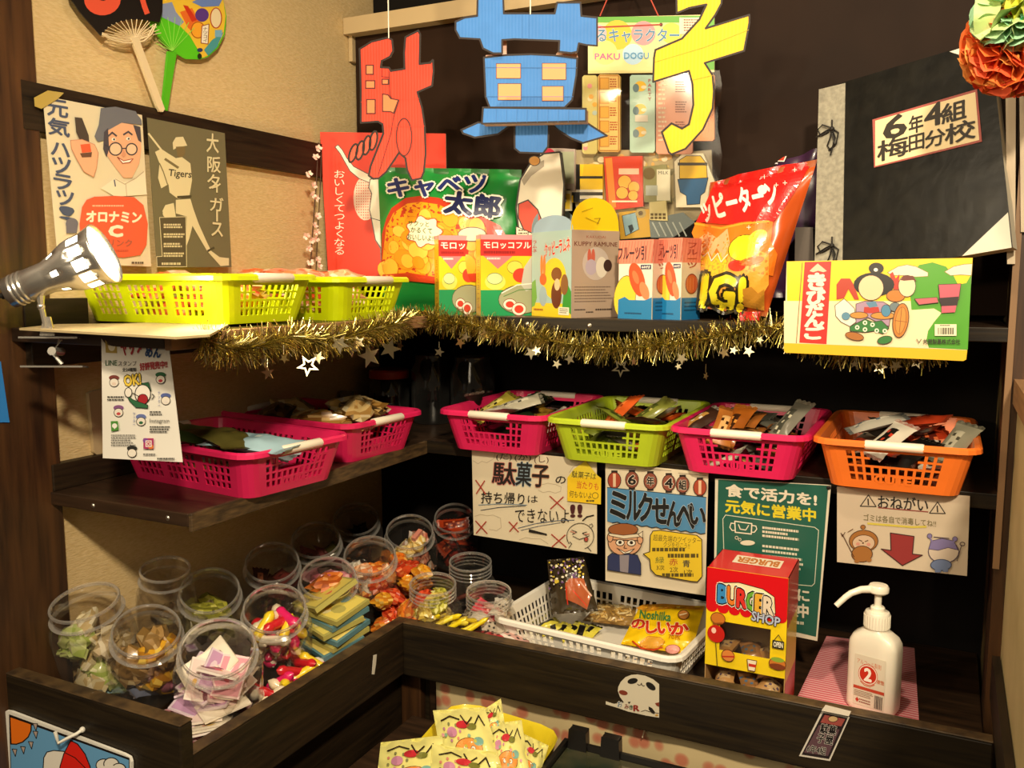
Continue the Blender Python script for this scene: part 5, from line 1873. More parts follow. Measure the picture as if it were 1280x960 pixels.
# yellow baskets
heap('snack_bag', 'heaped in the nearer yellow basket', 'snack', (-1.11, 1.078), (.10, .052), TZ + .008, TZ + .058, 0,
     [('orange wrapped cracker', ('#e07a3c', '#f0b07a', '#d8582a')), ('pale orange wrapped cracker', ('#e9b88a', '#f2d8b8', '#d88a54'))], 16, 51, 'crackers in the nearer yellow basket', kind='crumple', size=(.085, .06, .028), tilt=.4)
heap('snack_bag', 'heaped in the farther yellow basket', 'snack', (-1.09, 1.325), (.10, .052), TZ + .008, TZ + .062, 0,
     [('orange red wrapped cracker', ('#d8582a', '#efa070', '#c04420')), ('peach wrapped cracker', ('#e9b48a', '#f4dcc0', '#d88a5a'))], 14, 52, 'crackers in the farther yellow basket', kind='crumple', size=(.085, .06, .028), tilt=.4)
for i, (x, lab) in enumerate(((322, 'orange cracker bag peeping over the rim near the blossoms'), (352, 'pink orange cracker bag peeping over the rim before the red sign'), (378, 'peach cracker bag beside the red sign edge'))):
    candy('snack_bag', lab, 'snack', 'crumple', (('#e06a34', '#efa878', '#e8c49a'), ('#e08a6a', '#e9c8b0', '#d8643a'), ('#e8a884', '#f0d0b0', '#d87a4a'))[i], (.11, .06, .03), PY(1.34).at(x, 345) - Vector((0, 0, .018)), (0, .1, .3 * i), 60 + i)

# ------------------------------------------------------------------ dark jar with a red lid in the corner
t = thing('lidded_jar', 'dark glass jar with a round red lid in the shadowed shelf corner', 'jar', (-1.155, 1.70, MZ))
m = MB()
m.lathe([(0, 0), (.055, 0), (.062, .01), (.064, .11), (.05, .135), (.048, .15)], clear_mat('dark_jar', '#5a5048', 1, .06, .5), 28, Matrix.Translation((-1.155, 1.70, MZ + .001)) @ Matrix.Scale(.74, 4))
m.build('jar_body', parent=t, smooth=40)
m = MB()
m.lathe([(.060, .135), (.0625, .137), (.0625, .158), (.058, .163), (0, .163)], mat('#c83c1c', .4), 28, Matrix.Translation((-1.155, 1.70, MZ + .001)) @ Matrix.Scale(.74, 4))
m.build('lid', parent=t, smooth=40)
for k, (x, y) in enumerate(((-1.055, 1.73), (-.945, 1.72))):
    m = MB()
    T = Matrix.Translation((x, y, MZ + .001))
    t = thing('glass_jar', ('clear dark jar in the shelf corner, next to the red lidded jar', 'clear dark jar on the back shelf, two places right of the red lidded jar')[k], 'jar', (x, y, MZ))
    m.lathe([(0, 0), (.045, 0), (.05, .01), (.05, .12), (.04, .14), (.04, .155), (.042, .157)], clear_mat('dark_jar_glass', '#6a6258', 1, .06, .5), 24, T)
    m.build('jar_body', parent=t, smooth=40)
m = MB()
m.aabb((-1.235, 1.62, MZ + .0), (-1.20, 1.624, MZ + .075), mat('#8a8270', .6))
tag(m.build('price_card'), 'small grey card standing at the wall behind the farther pink basket', 'card')

# ------------------------------------------------------------------ notices hanging under the middle shelf
pl = Plane((-.6, 1.505, 1.0), (.0, -1, -.10))
cr = (560, 550, .15625)
m = paper(pl, [(190, 68), (1190, 160), (1192, 912), (205, 760)], '#ded2b6', crp=cr)
A = Art(m, pl.at, cr, rough=.6)
INK2, CRS, CLD = '#1c1815', '#a8382a', '#b8ab92'
for pts in ([(200, 165), (240, 190), (270, 170), (310, 182), (340, 165), (365, 150), (375, 110), (345, 85)], [(720, 400), (760, 420), (810, 410), (860, 425), (900, 410), (905, 375), (860, 355), (800, 345), (740, 360)],
            [(215, 610), (260, 595), (310, 605), (360, 600), (420, 625), (425, 700), (390, 725), (330, 715)], [(570, 800), (620, 780), (680, 790), (740, 790), (800, 830)], [(970, 260), (1000, 215), (1050, 190)]):
    A.line(pts, 4, CLD)
A.text('(だ)', 385, 108, 510, 168, '#3a322c').text('(が)', 532, 112, 665, 172, '#3a322c').text('(し)', 690, 130, 805, 190, '#5a322c')
A.text('駄', 358, 180, 545, 358, '#241a18', .02, ('#c47a70', .025), rot=4).text('菓', 545, 180, 668, 368, '#20201f', .02, ('#8aa0b0', .025), rot=4).text('子', 675, 205, 805, 375, '#261a18', .03, ('#c88a6a', .02), rot=4)
A.text('の', 860, 290, 942, 348, INK2, .01)
A.text('持ち帰り', 265, 418, 612, 515, INK2, .01, rot=3).text('は', 638, 445, 718, 500, INK2, .0)
A.line([(245, 520), (420, 510), (630, 520)], 7, '#8a9aa4').line([(262, 562), (400, 540), (620, 525)], 5, '#3a4a5a')
A.text('できないよ', 535, 552, 968, 662, INK2, .0, rot=1).text('!!', 985, 520, 1068, 615, '#4a1c20', .05)
A.line([(560, 705), (700, 668), (870, 645), (1010, 640)], 5, '#5a6a80').line([(585, 722), (720, 690), (900, 660)], 4, '#5a6a80')
for x0, y0, x1, y1 in ((222, 322, 300, 432), (222, 648, 312, 748), (488, 655, 562, 735), (815, 450, 930, 555), (828, 755, 945, 858)):
    A.line([(x0, y0), (x1, y1)], 9, CRS).line([(x1 - 8, y0 + 5), (x0 + 5, y1 - 4)], 9, CRS)
A.poly([(648, 712), (790, 750), (792, 764), (645, 738)], INK2).line([(1078, 645), (1110, 615), (1165, 602)], 10, INK2)
A.ell(1058, 770, 108, 105, None, '#2a2420', 5, a0=-215, a1=70).line([(965, 865), (990, 830), (975, 815)], 5, '#2a2420').line([(1115, 855), (1145, 890)], 5, '#2a2420')
A.line([(990, 720), (1030, 735), (995, 755)], 5, '#2a2420').line([(1110, 735), (1075, 745), (1110, 765)], 5, '#2a2420').line([(1000, 770), (1050, 795), (1100, 780), (1130, 765)], 5, '#2a2420').ell(1105, 795, 16, 18, '#b0483c', '#2a2420', 4)
A.line([(980, 730), (1020, 745)], 6, '#c87a6a').line([(1090, 755), (1130, 750)], 6, '#c87a6a').line([(1130, 680), (1150, 670), (1160, 690), (1145, 700)], 4, '#2a2420')
notice = tag(m.build('notice'), 'white handwritten notice with red crosses hanging under the leftmost back basket', 'notice', 'notices under the middle shelf')
m = MB()
p2 = Plane(pl.P + pl.N * .0035, pl.N)
m.prism([p2.at(x, y) for x, y in C(*cr, [(955, 300), (1010, 230), (1100, 165), (1185, 275), (1225, 310), (1222, 515), (955, 488)])], pl.N * -.001, mat('#e8cf3a', .6))
A = Art(m, p2.at, cr, rough=.6)
A.poly([(955, 300), (1222, 300), (1218, 515), (955, 488)], '#efc81e')
A.text('駄菓子は', 990, 255, 1185, 310, '#3a3420', .0, rot=6).text('当たりも', 1030, 335, 1205, 395, '#c8502a', .01, rot=6).text('何もないよ', 970, 410, 1150, 465, '#3a3420', .0, rot=5)
A.ell(1178, 445, 24, 24, None, '#4a4420', 4).dashes(1105, 480, 1190, 500, '#5a5020', 1, 2, .7)
tag(m.build('memo_note'), 'yellow memo note stuck on the notice with red crosses', 'memo')
pl = Plane((-.45, 1.503, 1.0), (.0, -1, -.10))
cr = (740, 570, .177)
m = paper(pl, [(95, 45), (822, 118), (800, 985), (95, 880)], '#ded2b8', crp=cr)
A = Art(m, pl.at, cr, rough=.6)
A.line([(115, 85), (310, 90)], 3, '#6a5a4a').line([(370, 90), (560, 105)], 3, '#6a5a4a').line([(610, 120), (810, 140)], 3, '#6a5a4a')
for i, (x, y, ch) in enumerate(((158, 172, ''), (282, 168, '6'), (412, 177, '年'), (542, 190, '4'), (640, 202, '組'), (762, 222, ''))):
    A.rect(x - 22, y - 70, x + 22, y - 48, '#2a1c16').rect(x - 22, y + 48, x + 22, y + 68, '#2a1c16')
    A.ell(x, y, 46, 58, '#a8442c' if not ch else '#8a4a3a', '#2a1c16', 5)
    if ch:
        A.text(ch, x - 26, y - 32, x + 26, y + 34, '#1c1411', .04, ('#e9dcc8', .035))
    else:
        A.rect(x - 10, y - 48, x + 10, y + 46, '#e2c0a0')
wv = [(800 - i * 34.5, 545 - i * 4.4 + (10 if i % 2 else 0) - (i > 10) * 0) for i in range(21)]
A.poly([(108, 222), (806, 292)] + wv[:1] + [(x, y - 0) for x, y in wv[1:20]] + [(108, 460)], '#4c86b4')
A.line([(108, 222), (806, 292)], 5, '#22303c').line(wv[:20], 5, '#22303c')
A.slope, A.x0 = .12, 130
for ch, x0, x1, y0, y1 in (('ミ', 130, 240, 250, 430), ('ル', 245, 345, 235, 430), ('ク', 330, 425, 235, 430), ('せ', 425, 540, 260, 430), ('ん', 530, 630, 270, 440), ('べ', 600, 720, 270, 440), ('い', 690, 800, 290, 410)):
    A.text(ch, x0, y0, x1, y1, '#141210', .05, ('#c9d6dc', .012))
A.slope = 0
A.ell(232, 612, 118, 92, '#d8a27c', '#2a1c16', 5).ell(128, 575, 20, 32, '#d8a27c', '#2a1c16', 5).ell(340, 590, 20, 32, '#d8a27c', '#2a1c16', 5)
A.ell(220, 520, 105, 44, '#9a5a30', '#2a1c16', 5).poly([(118, 545), (220, 560), (335, 548), (345, 570), (225, 585), (120, 562)], '#e2d4ba', '#2a1c16', 4).poly([(325, 555), (360, 530), (355, 580)], '#e2d4ba', '#2a1c16', 4)
A.line([(150, 592), (325, 598)], 6, '#2a1c16').ell(198, 612, 30, 22, '#efe6d4', '#2a1c16', 5).ell(278, 614, 30, 22, '#efe6d4', '#2a1c16', 5).ell(198, 610, 12, 12, '#2a1c16').ell(278, 612, 12, 12, '#2a1c16')
A.line([(232, 630), (225, 650), (245, 652)], 5, '#2a1c16').poly([(175, 650), (235, 680), (300, 655), (265, 685), (225, 690)], '#efe6d4', '#2a1c16', 4)
A.poly([(110, 790), (112, 710), (140, 685), (200, 700), (260, 690), (320, 700), (345, 760), (345, 840), (110, 805)], '#2c3560', '#1c1c2a', 5).poly([(195, 700), (262, 700), (255, 825), (198, 815)], '#8f8790')
A.poly([(412, 560), (430, 530), (480, 525), (740, 560), (775, 590), (778, 850), (745, 888), (700, 885), (450, 840), (415, 800), (408, 730), (362, 692), (408, 676)], '#e3c22a', '#2a2416', 6)
A.text('超最先端のツイッター', 432, 565, 770, 610, '#5a4c1c', .0, rot=4).text('クジを引こう!!', 505, 610, 690, 650, '#5a4c1c', .0, rot=4)
A.dashes(425, 648, 675, 680, '#5a4c1c', 1, 3, .8).dashes(535, 690, 765, 725, '#5a4c1c', 1, 4, .8)
A.text('緑', 448, 712, 510, 758, '#5a6a30', .0).text('赤', 545, 725, 605, 772, '#b8502a', .01).text('青', 640, 735, 692, 785, '#2a3040', .01)
A.text('3次', 455, 770, 512, 806, '#5a4c1c').text('2次', 550, 782, 608, 822, '#5a4c1c').text('1次', 650, 800, 708, 840, '#5a4c1c')
A.dashes(495, 828, 735, 868, '#5a4c1c', 1, 7, .6)
tag(m.build('notice'), 'hand drawn blue and yellow lantern poster with a smiling face in glasses', 'notice', 'notices under the middle shelf')
pl = Plane((-.25, 1.503, 1.0), (.03, -1, -.06))
cr = (860, 580, .2293)
m = paper(pl, [(148, 80), (780, 115), (705, 965), (560, 935), (140, 760)], '#d3cdb8', crp=cr)
A = Art(m, pl.at, cr, rough=.45)
A.poly([(165, 85), (765, 118), (698, 942), (560, 910), (150, 740)], '#1f5a4c')
A.slope, A.x0 = .11, 205
A.text('食で活力を!', 208, 108, 700, 175, '#dcd6c2', .045)
A.text('元気に営業中', 205, 192, 695, 262, '#d2c52a', .045)
A.slope = 0
fr = [(195, 470), (190, 300), (205, 278), (690, 345), (712, 362), (690, 650), (675, 665), (560, 655)]
A.line(fr, 4, '#c8cdb8')
A.poly([(255, 312), (348, 325), (345, 382), (258, 372)], '#1f5a4c', '#dcd8c4', 6).line([(255, 325), (235, 322), (228, 345), (240, 362), (258, 362)], 5, '#dcd8c4').line([(348, 335), (370, 338), (375, 355), (362, 372), (346, 372)], 5, '#dcd8c4').line([(275, 330), (285, 355), (315, 360), (330, 335)], 5, '#dcd8c4')
A.slope, A.x0 = .11, 405
for j, (a, b) in enumerate(((405, 655), (405, 550), (405, 665))):
    A.dashes(a, 340 + j * 22, b, 354 + j * 22, '#d3cfba', 1, j, .9)
for j in range(5):
    A.dashes(405, 440 + j * 26, 640, 456 + j * 26, '#d3cfba', 1, j + 5, .8)
A.text('に', 600, 662, 660, 722, '#d6d0ba', .04).text('中', 600, 740, 655, 812, '#d6d0ba', .05).text('うに', 560, 668, 600, 722, '#d6d0ba', .03).text('業', 545, 742, 600, 812, '#c8c8a8', .04)
A.dashes(560, 836, 640, 856, '#c8c8b0', 1, 9, .8)
A.slope = 0
A.ell(325, 430, 40, 14, '#d6d0ba').ell(265, 402, 8, 8, None, '#d6d0ba', 3).ell(282, 412, 7, 7, None, '#d6d0ba', 3)
tag(m.build('notice'), 'dark green printed open for business poster behind the red burger box', 'notice', 'notices under the middle shelf')
pl = Plane((-.05, 1.503, 1.0), (.0, -1, -.06))
cr = (960, 480, .25)
m = paper(pl, [(345, 512), (1010, 560), (995, 960), (345, 890)], '#c6b6a0', crp=cr)
A = Art(m, pl.at, cr, rough=.6)
for x, y in ((502, 585), (848, 620)):
    A.poly([(x - 40, y + 26), (x, y - 30), (x + 38, y + 28)], '#c6b6a0', '#2a221c', 5).line([(x - 2, y - 10), (x, y + 20)], 7, '#2a221c')
A.slope, A.x0 = .07, 550
A.text('おねがい', 550, 555, 800, 620, '#1c1814', .015)
A.line([(552, 618), (800, 622)], 5, '#8a3a34')
A.slope = .09
A.line([(500, 702), (720, 700), (790, 692)], 10, '#c9b84a')
A.text('ゴミは各自で消毒してね!!', 478, 655, 840, 690, '#6a6238', .0)
A.slope = 0
A.poly([(612, 745), (730, 762), (722, 850), (772, 856), (672, 908), (566, 825), (615, 832)], '#8c2b2b', '#3a1614', 5)
B1, B2 = '#9a642c', '#7a70a0'
A.ell(478, 785, 72, 54, B1, '#4a2c14', 4).ell(478, 795, 56, 40, '#c9ad92', '#4a2c14', 3).ell(475, 715, 12, 10, B1, '#4a2c14', 3).line([(477, 725), (480, 738)], 8, B1).ell(470, 850, 52, 40, B1, '#4a2c14', 4).ell(450, 800, 10, 8, '#c88a7a').ell(503, 802, 10, 8, '#c88a7a').ell(475, 795, 5, 4, '#4a2c14').line([(455, 780), (470, 786)], 4, '#4a2c14').line([(485, 788), (500, 782)], 4, '#4a2c14')
A.line([(372, 752), (430, 865)], 4, '#4a2c14').line([(365, 745), (372, 762), (385, 742)], 4, '#4a2c14').ell(445, 885, 14, 10, B1).ell(505, 880, 14, 10, B1)
A.ell(878, 838, 76, 58, '#c8b8a8', '#4a3c50', 4).poly([(803, 825), (815, 785), (870, 772), (930, 785), (950, 830), (900, 818), (850, 832)], B2, '#4a3c50', 3).ell(808, 760, 12, 12, B2, '#4a3c50', 3).ell(935, 775, 12, 12, B2, '#4a3c50', 3).line([(812, 772), (822, 790)], 8, B2).line([(930, 785), (922, 798)], 8, B2)
A.ell(865, 905, 52, 28, '#6a7aa0', '#3a4460', 4).rect(835, 925, 865, 942, '#6a7aa0').rect(875, 925, 900, 940, '#6a7aa0').line([(968, 805), (945, 885)], 4, '#4a3c40').ell(972, 800, 12, 9, None, '#4a3c40', 4)
A.line([(400, 740), (425, 725)], 4, '#6a4a2c').line([(830, 765), (905, 772)], 4, '#4a3c50')
tag(m.build('notice'), 'white notice with a red down arrow hanging under the orange basket', 'notice', 'notices under the middle shelf')
for x, y, lab in ((741, 579, 'black push pin at the upper right corner of the red crosses notice'), (760, 578, 'black push pin at the upper left corner of the lantern poster'), (878, 594, 'black push pin at the upper right corner of the lantern poster'), (1036, 609, 'black push pin at the upper right corner of the green poster'), (1048, 611, 'black push pin at the upper left corner of the red arrow notice')):
    m = MB()
    q = PY(1.5035).at(x, y)
    m.lathe([(0, .006), (.0032, .0055), (.0036, .002), (.0036, -.004)], mat('#1a1512', .4), 12, Matrix.Translation(q) @ Matrix.Rotation(R(90), 4, 'X'))
    tag(m.build('push_pin', smooth=40), lab, 'push pin')

# ------------------------------------------------------------------ built-in candy bin
t = thing('display_bin', 'dark stained wooden corner bin holding the jars and the white basket', 'bin', (-.6, 1.5, .70))


def board(name, a, b, m_, par=t):
    m = MB()
    m.aabb(a, b, m_)
    return bevel(m.build(name, parent=par), .0025)


board('floor_panel', (WX, .815, BZ - .018), (-.902, BY, BZ), WOOD_TOP)
board('floor_panel', (-.902, 1.35, BZ - .018), (.084, BY, BZ), WOOD_TOP)
board('end_board', (WX - .02, .795, .635), (-.880, .817, .852), WOOD_X)
o = board('side_board', (-.905, .817, .700), (-.883, 1.352, RZ), WOOD_Y)
board('front_board', (-.883, 1.330, .700), (.0895, 1.352, RZ), WOOD_X)
board('rim_strip', (-.9055, .818, RZ), (-.8825, 1.3525, RZ + .003), WOOD_EDGE)
board('rim_strip', (-.8825, 1.3295, RZ), (.0895, 1.3525, RZ + .003), WOOD_EDGE)
board('rim_strip', (WX - .02, .7945, .852), (-.8795, .8175, .855), WOOD_EDGE)
t = thing('base_cabinet', 'dark brown cabinet under the candy bin', 'cabinet', (-.6, 1.6, 0))
board('carcass', (WX + .001, .907, .0), (-.93, BY - .001, .70), WOOD_Y, t)
board('carcass', (-.93, 1.405, .0), (.084, BY - .001, .70), WOOD_X, t)
for x in (-.925, -.66, -.38, -.1):
    board('stile', (x, 1.385, .0), (x + .045, 1.405, .70), WOOD_POST, t)
for x in (-.88, -.615, -.335):
    board('door_panel', (x + .012, 1.398, .05), (x + .21, 1.406, .665), WOOD_TOP, t)
# floral cloth tacked under the front board
FLW, nt, b, N, L = nodes('floral_print_cloth')
tc = N('ShaderNodeTexCoord')
vo = N('ShaderNodeTexVoronoi')
vo.inputs['Scale'].default_value = 36
L(tc.outputs['Object'], vo.inputs['Vector'])
cr_ = N('ShaderNodeValToRGB')
cr_.color_ramp.elements[0].position, cr_.color_ramp.elements[0].color = .30, lin('#bd7458')
cr_.color_ramp.elements[1].position, cr_.color_ramp.elements[1].color = .52, lin('#c9b68a')
e = cr_.color_ramp.elements.new(.40)
e.color = lin('#c08a68')
L(vo.outputs['Distance'], cr_.inputs['Fac'])
L(cr_.outputs['Color'], b.inputs['Base Color'])
b.inputs['Roughness'].default_value = .75
m = MB()
CLP = PY(1.372)
rows = []
for j in range(14):
    v = j / 13
    row = []
    for i in range(50):
        u = i / 49
        x = -.833 + .90 * u
        row.append(Vector((x, 1.366 + .006 * math.sin(31 * u + 3 * v) + .004 * math.sin(67 * u + 1.3) * v - .012 * v, .715 - .30 * v + .004 * math.sin(9 * u))))
    rows.append(row)
m.grid(rows, FLW)
o = m.build('floral_cloth', smooth=60)
sm = o.modifiers.new('thick', 'SOLIDIFY')
sm.thickness = .001
tag(o, 'cream cloth with orange pink flowers hanging below the front board', 'cloth')
m = MB()
q = PY(1.355)
for dx in (-5, 5):
    m.sphere(q.at(805 + dx, 909), .0042, mat('#3a1a14', .5), 10, 8)
m.tube([q.at(806, 911), q.at(803, 922)], .001, mat('#d8c8a8'), 5)
tag(m.build('cherry_charm'), 'tiny dark twin bead charm on the floral cloth below the panda sticker', 'charm')

# stickers, tape and hook on the boards
pl = PY(1.3292)
cr = (740, 820, .1042)
m = paper(pl, [(310, 420), (315, 370), (345, 310), (400, 255), (470, 228), (545, 222), (640, 240), (730, 280), (805, 340), (805, 740), (650, 715), (430, 665), (300, 620), (165, 580), (165, 545), (260, 575), (385, 560), (335, 490)], '#cfc6b0', .0006, cr)
A = Art(m, pl.at, cr, rough=.5)
A.ell(487, 300, 62, 34, '#17130f', rot=-12).ell(705, 363, 68, 36, '#17130f', rot=38).ell(375, 440, 54, 28, '#7a3524', rot=14).poly([(755, 565), (805, 555), (805, 610), (775, 598)], '#7a3524')
A.line([(545, 335), (562, 352), (585, 345), (592, 325), (600, 350), (615, 360), (630, 355)], 8, '#3a2c22').poly([(680, 605), (720, 625), (755, 670), (750, 698), (715, 685), (680, 640)], '#17130f')
A.text('お', 305, 545, 365, 610, '#3a5a78', .02, ('#e9e4d4', .05)).text('み', 390, 580, 440, 635, '#7a3a2c', .03).text('き', 448, 590, 490, 640, '#2c4a34', .03).text('R', 500, 592, 565, 660, '#8a2c24', .05)
A.line([(590, 665), (640, 650), (690, 668), (800, 688)], 6, '#3a2c22').poly([(430, 550), (465, 548), (445, 575)], '#17130f').ell(775, 710, 18, 12, '#b98a3a')
tag(m.build('sticker'), 'white panda sticker on the front board of the bin', 'sticker', 'stickers on the bin')
cr = (960, 720, .25)
m = paper(pl, [(268, 676), (408, 706), (310, 925), (155, 900)], '#cfc8bc', .0006, cr)
A = Art(m, pl.at, cr, rough=.4)
A.poly([(275, 684), (398, 712), (305, 915), (168, 893)], '#241a1c')
A.poly([(284, 694), (386, 716), (366, 752), (262, 732)], '#9a4a44').ell(325, 715, 24, 15, '#c9a878', '#3a2018', 3)
A.poly([(255, 745), (358, 768), (300, 900), (180, 882)], '#5a4048')
A.text('駄菓', 262, 745, 342, 790, '#141012', .04, ('#e4ddd4', .03), rot=10).text('子屋', 245, 795, 325, 838, '#141012', .04, ('#e4ddd4', .03), rot=10).text('6年4組', 195, 850, 290, 888, '#141012', .03, ('#e4ddd4', .03), rot=10)
tag(m.build('sticker'), 'dark sticker with outlined lettering stuck slanting on the front board below the hand pump', 'sticker', 'stickers on the bin')
m = paper(PZ(RZ + .0036), [(1032, 881), (1064, 889), (1061, 895), (1027, 888)], '#cfc8bc', .0005)
tag(m.build('sticker_flap'), 'white end of the dark lettering sticker folded over the rim of the bin', 'sticker', 'stickers on the bin')
pl = PX(-.8824)
m = paper(pl, [(467, 819), (471, 818), (470, 830), (468, 843), (465, 843), (466, 830)], '#d8d2c4', .0005)
tag(m.build('tape'), 'short white tape strip on the outer side board of the bin', 'tape')
pl = PY(.7938)
m = MB()
SG = [(8, 890), (11, 887), (17, 888), (158, 941), (165, 945), (167, 951), (168, 1040), (14, 1040)]
m.prism([pl.at(x, y) for x, y in SG], (0, -.004, 0), mat('#e9e6dc', .4))
pf = PY(.7898)
cr = (0, 880, .15625)
A = Art(m, pf.at, cr, rough=.4)
A.poly([(72, 82), (1035, 432), (1042, 1000), (95, 1000)], '#1a1512').poly([(78, 105), (1030, 448), (1032, 1000), (102, 1000)], '#6aa6d6')
A.poly([(78, 100), (250, 160), (248, 215), (225, 265), (180, 305), (130, 322), (88, 320)], '#f0791c', '#1a1512', 10)
for x, y in ((115, 385), (182, 365), (245, 325), (282, 242), (280, 180)):
    A.poly([(x - 18, y - 25), (x + 20, y - 22), (x + 8, y + 35)], '#b9a8a0', '#1a1512', 6)
A.poly([(345, 520), (350, 430), (375, 385), (430, 372), (520, 380), (600, 430), (620, 620), (345, 620)], '#f0ebe0', '#1a1512', 8)
A.poly([(565, 292), (620, 320), (680, 400), (720, 500), (740, 640), (470, 640), (480, 500), (510, 400)], '#e2261c', '#1a1512', 8).line([(520, 390), (600, 430), (690, 520)], 7, '#1a1512')
A.ell(830, 490, 62, 50, '#f0ebe0', '#1a1512', 8).ell(890, 480, 60, 50, '#f0ebe0', '#1a1512', 8).ell(950, 520, 55, 45, '#f0ebe0', '#1a1512', 8).ell(880, 530, 90, 40, '#f0ebe0')
tag(m.build('picture_board'), 'blue picture board with sun, red balloon and cloud on the near end of the bin', 'board')
m = MB()
hk = mat('#ece8dc', .35)
P = lambda x, y, d: PY(.789).at(x, y, d)
m.tube([P(103, 912, -.004), P(96, 917, .004), P(84, 923, .010), P(73, 929, .014), P(71, 922, .017), P(69, 915, .018)], [.0028, .0024, .0024, .0024, .0024, .0026], hk, 8)
m.sphere(P(103, 912, -.004), .0042, hk, 10, 8)
tag(m.build('wall_hook', smooth=60), 'small white hook screwed in over the blue picture board', 'hook')

# ------------------------------------------------------------------ clear sweet jars
RIB = clear_mat('clear_jar_rim', '#fbf8f2', 1, .30, .85, .07, .35)


def jar_parts(root, r, bw, h, neck, threads=False):
    n = 40

    def sec(w, z, e):
        row = []
        for k in range(n):
            a = 2 * PI * k / n
            c, s = math.cos(a), math.sin(a)
            row.append(Vector((w * abs(c) ** (2 / e) * (1 if c >= 0 else -1), w * abs(s) ** (2 / e) * (1 if s >= 0 else -1), z)))
        return row
    m = MB()
    zs = h - neck
    rows = [sec(.004, .0, 2), sec(bw * .88, .0, 4), sec(bw * .97, .006, 4), sec(bw, .016, 4), sec(bw, zs - .030, 4), sec(bw * .985, zs - .016, 3.6), sec((bw + r) / 2 * .98, zs - .004, 2.6), sec(r, zs + .003, 2), sec(r * .985, h - .003, 2)]
    m.grid(rows, CLEAR, cu=True)
    m.build('jar_body', parent=root, local=True, smooth=50)
    m = MB()
    rr = [(r * .99, h - .004), (r * 1.035, h - .003), (r * 1.045, h), (r * 1.02, h + .002), (r * .97, h + .0015), (r * .96, h - .003)]
    m.lathe(rr, RIB, 44)
    if threads:
        for q in range(3):
            z = h - .010 - q * .0075
            m.lathe([(r * 1.0, z - .0015), (r * 1.05, z), (r * 1.0, z + .0018)], RIB, 44)
    else:
        m.lathe([(r * 1.0, zs + .003), (r * 1.10, zs + .004), (r * 1.12, zs + .006), (r * 1.0, zs + .0075)], RIB, 44)
    m.build('neck_ring', parent=root, local=True, smooth=50)


def jar(label, rim, r=.049, bw=.052, h=.14, neck=.026, tilt=31, dirn=None, threads=False, spin=0, group='clear sweet jars in the bin'):
    rim = Vector(rim)
    d = Vector(dirn if dirn else (CAM.x - rim.x, CAM.y - rim.y, 0))
    d.z = 0
    d.normalize()
    axis = d * math.sin(R(tilt)) + Vector((0, 0, 1)) * math.cos(R(tilt))
    Rm = Vector((0, 0, 1)).rotation_difference(axis).to_matrix() @ Matrix.Rotation(R(spin), 3, 'Z')
    base = rim - axis * h
    low = min((base + Rm @ Vector((sx * bw * .93, sy * bw * .93, 0))).z for sx in (-1, 1) for sy in (-1, 1))
    base.z += BZ + .001 - low
    root = thing('sweet_jar', label, 'jar', base, Rm.to_euler(), group)
    jar_parts(root, r, bw, h, neck, threads)
    return base, Rm, h, bw


def fill(J, name, label, cat, kind, pal, size, n, seed, frac=.62, flat=False, spread=.62):
    """sweets inside one jar: label is completed by the colour words of each"""
    base, Rm, h, bw = J
    rn = random.Random(seed)
    for i in range(n):
        w, cols = pal[i % len(pal)]
        lim = max(.95 * bw - .42 * max(size[:2]), .010)
        p = Vector((rn.uniform(-lim, lim), rn.uniform(-lim, lim), .008 + (h * frac) * (i + .3) / n))
        e = Matrix.Rotation(rn.uniform(0, 6.28), 3, 'Z') @ Matrix.Rotation(rn.uniform(-.9, .9) if not flat else rn.uniform(-.25, .25), 3, 'X') @ Matrix.Rotation(rn.uniform(-.5, .5), 3, 'Y')
        candy(name, '%s %s' % (w, label), cat, kind, cols, size, base + Rm @ p, (Rm @ e).to_euler(), seed * 7 + i % len(pal), label.strip())


def at(x, y, z):
    return PZ(z).at(x, y)


J = jar('clear jar of pale green wrapped sweets, nearest the brown post', at(105, 745, .95), h=.185, bw=.053, r=.050, tilt=16, dirn=(.25, -1, 0))
fill(J, 'wrapped_sweet', 'in the jar nearest the brown post', 'sweet', 'crumple', [('pale green wrapped sweet', ('#c2cf84', '#e2e2b4', '#a8bd5e')), ('cream wrapped sweet', ('#dccfa8', '#efe6cc', '#c8b07c')), ('clear beige wrapped sweet', ('#b8a47a', '#d9c8a0', '#e9dfc4'))], (.065, .05, .03), 14, 101, .62)
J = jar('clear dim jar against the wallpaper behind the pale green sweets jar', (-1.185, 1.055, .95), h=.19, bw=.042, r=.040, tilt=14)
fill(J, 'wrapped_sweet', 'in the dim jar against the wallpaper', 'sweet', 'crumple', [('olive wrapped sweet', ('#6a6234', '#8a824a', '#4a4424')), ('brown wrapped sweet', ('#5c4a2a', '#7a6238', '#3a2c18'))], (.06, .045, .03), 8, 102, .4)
J = jar('clear jar with crumpled brown bags, second from the brown post in the front row', at(183, 785, .905))
fill(J, 'wrapped_sweet', 'in the front row jar with crumpled brown bags', 'sweet', 'crumple', [('light brown crumpled bag', ('#a8844e', '#c9ab78', '#8a6a38')), ('tan crumpled bag', ('#b99a6a', '#dcc79a', '#98784a')), ('golden wrapped sweet', ('#e0a82a', '#f0cc5a', '#b47a1c'))], (.07, .055, .035), 13, 103, .6)
J = jar('clear jar with greyish wrapped sweets behind the crumpled brown bags', at(262, 735, .905))
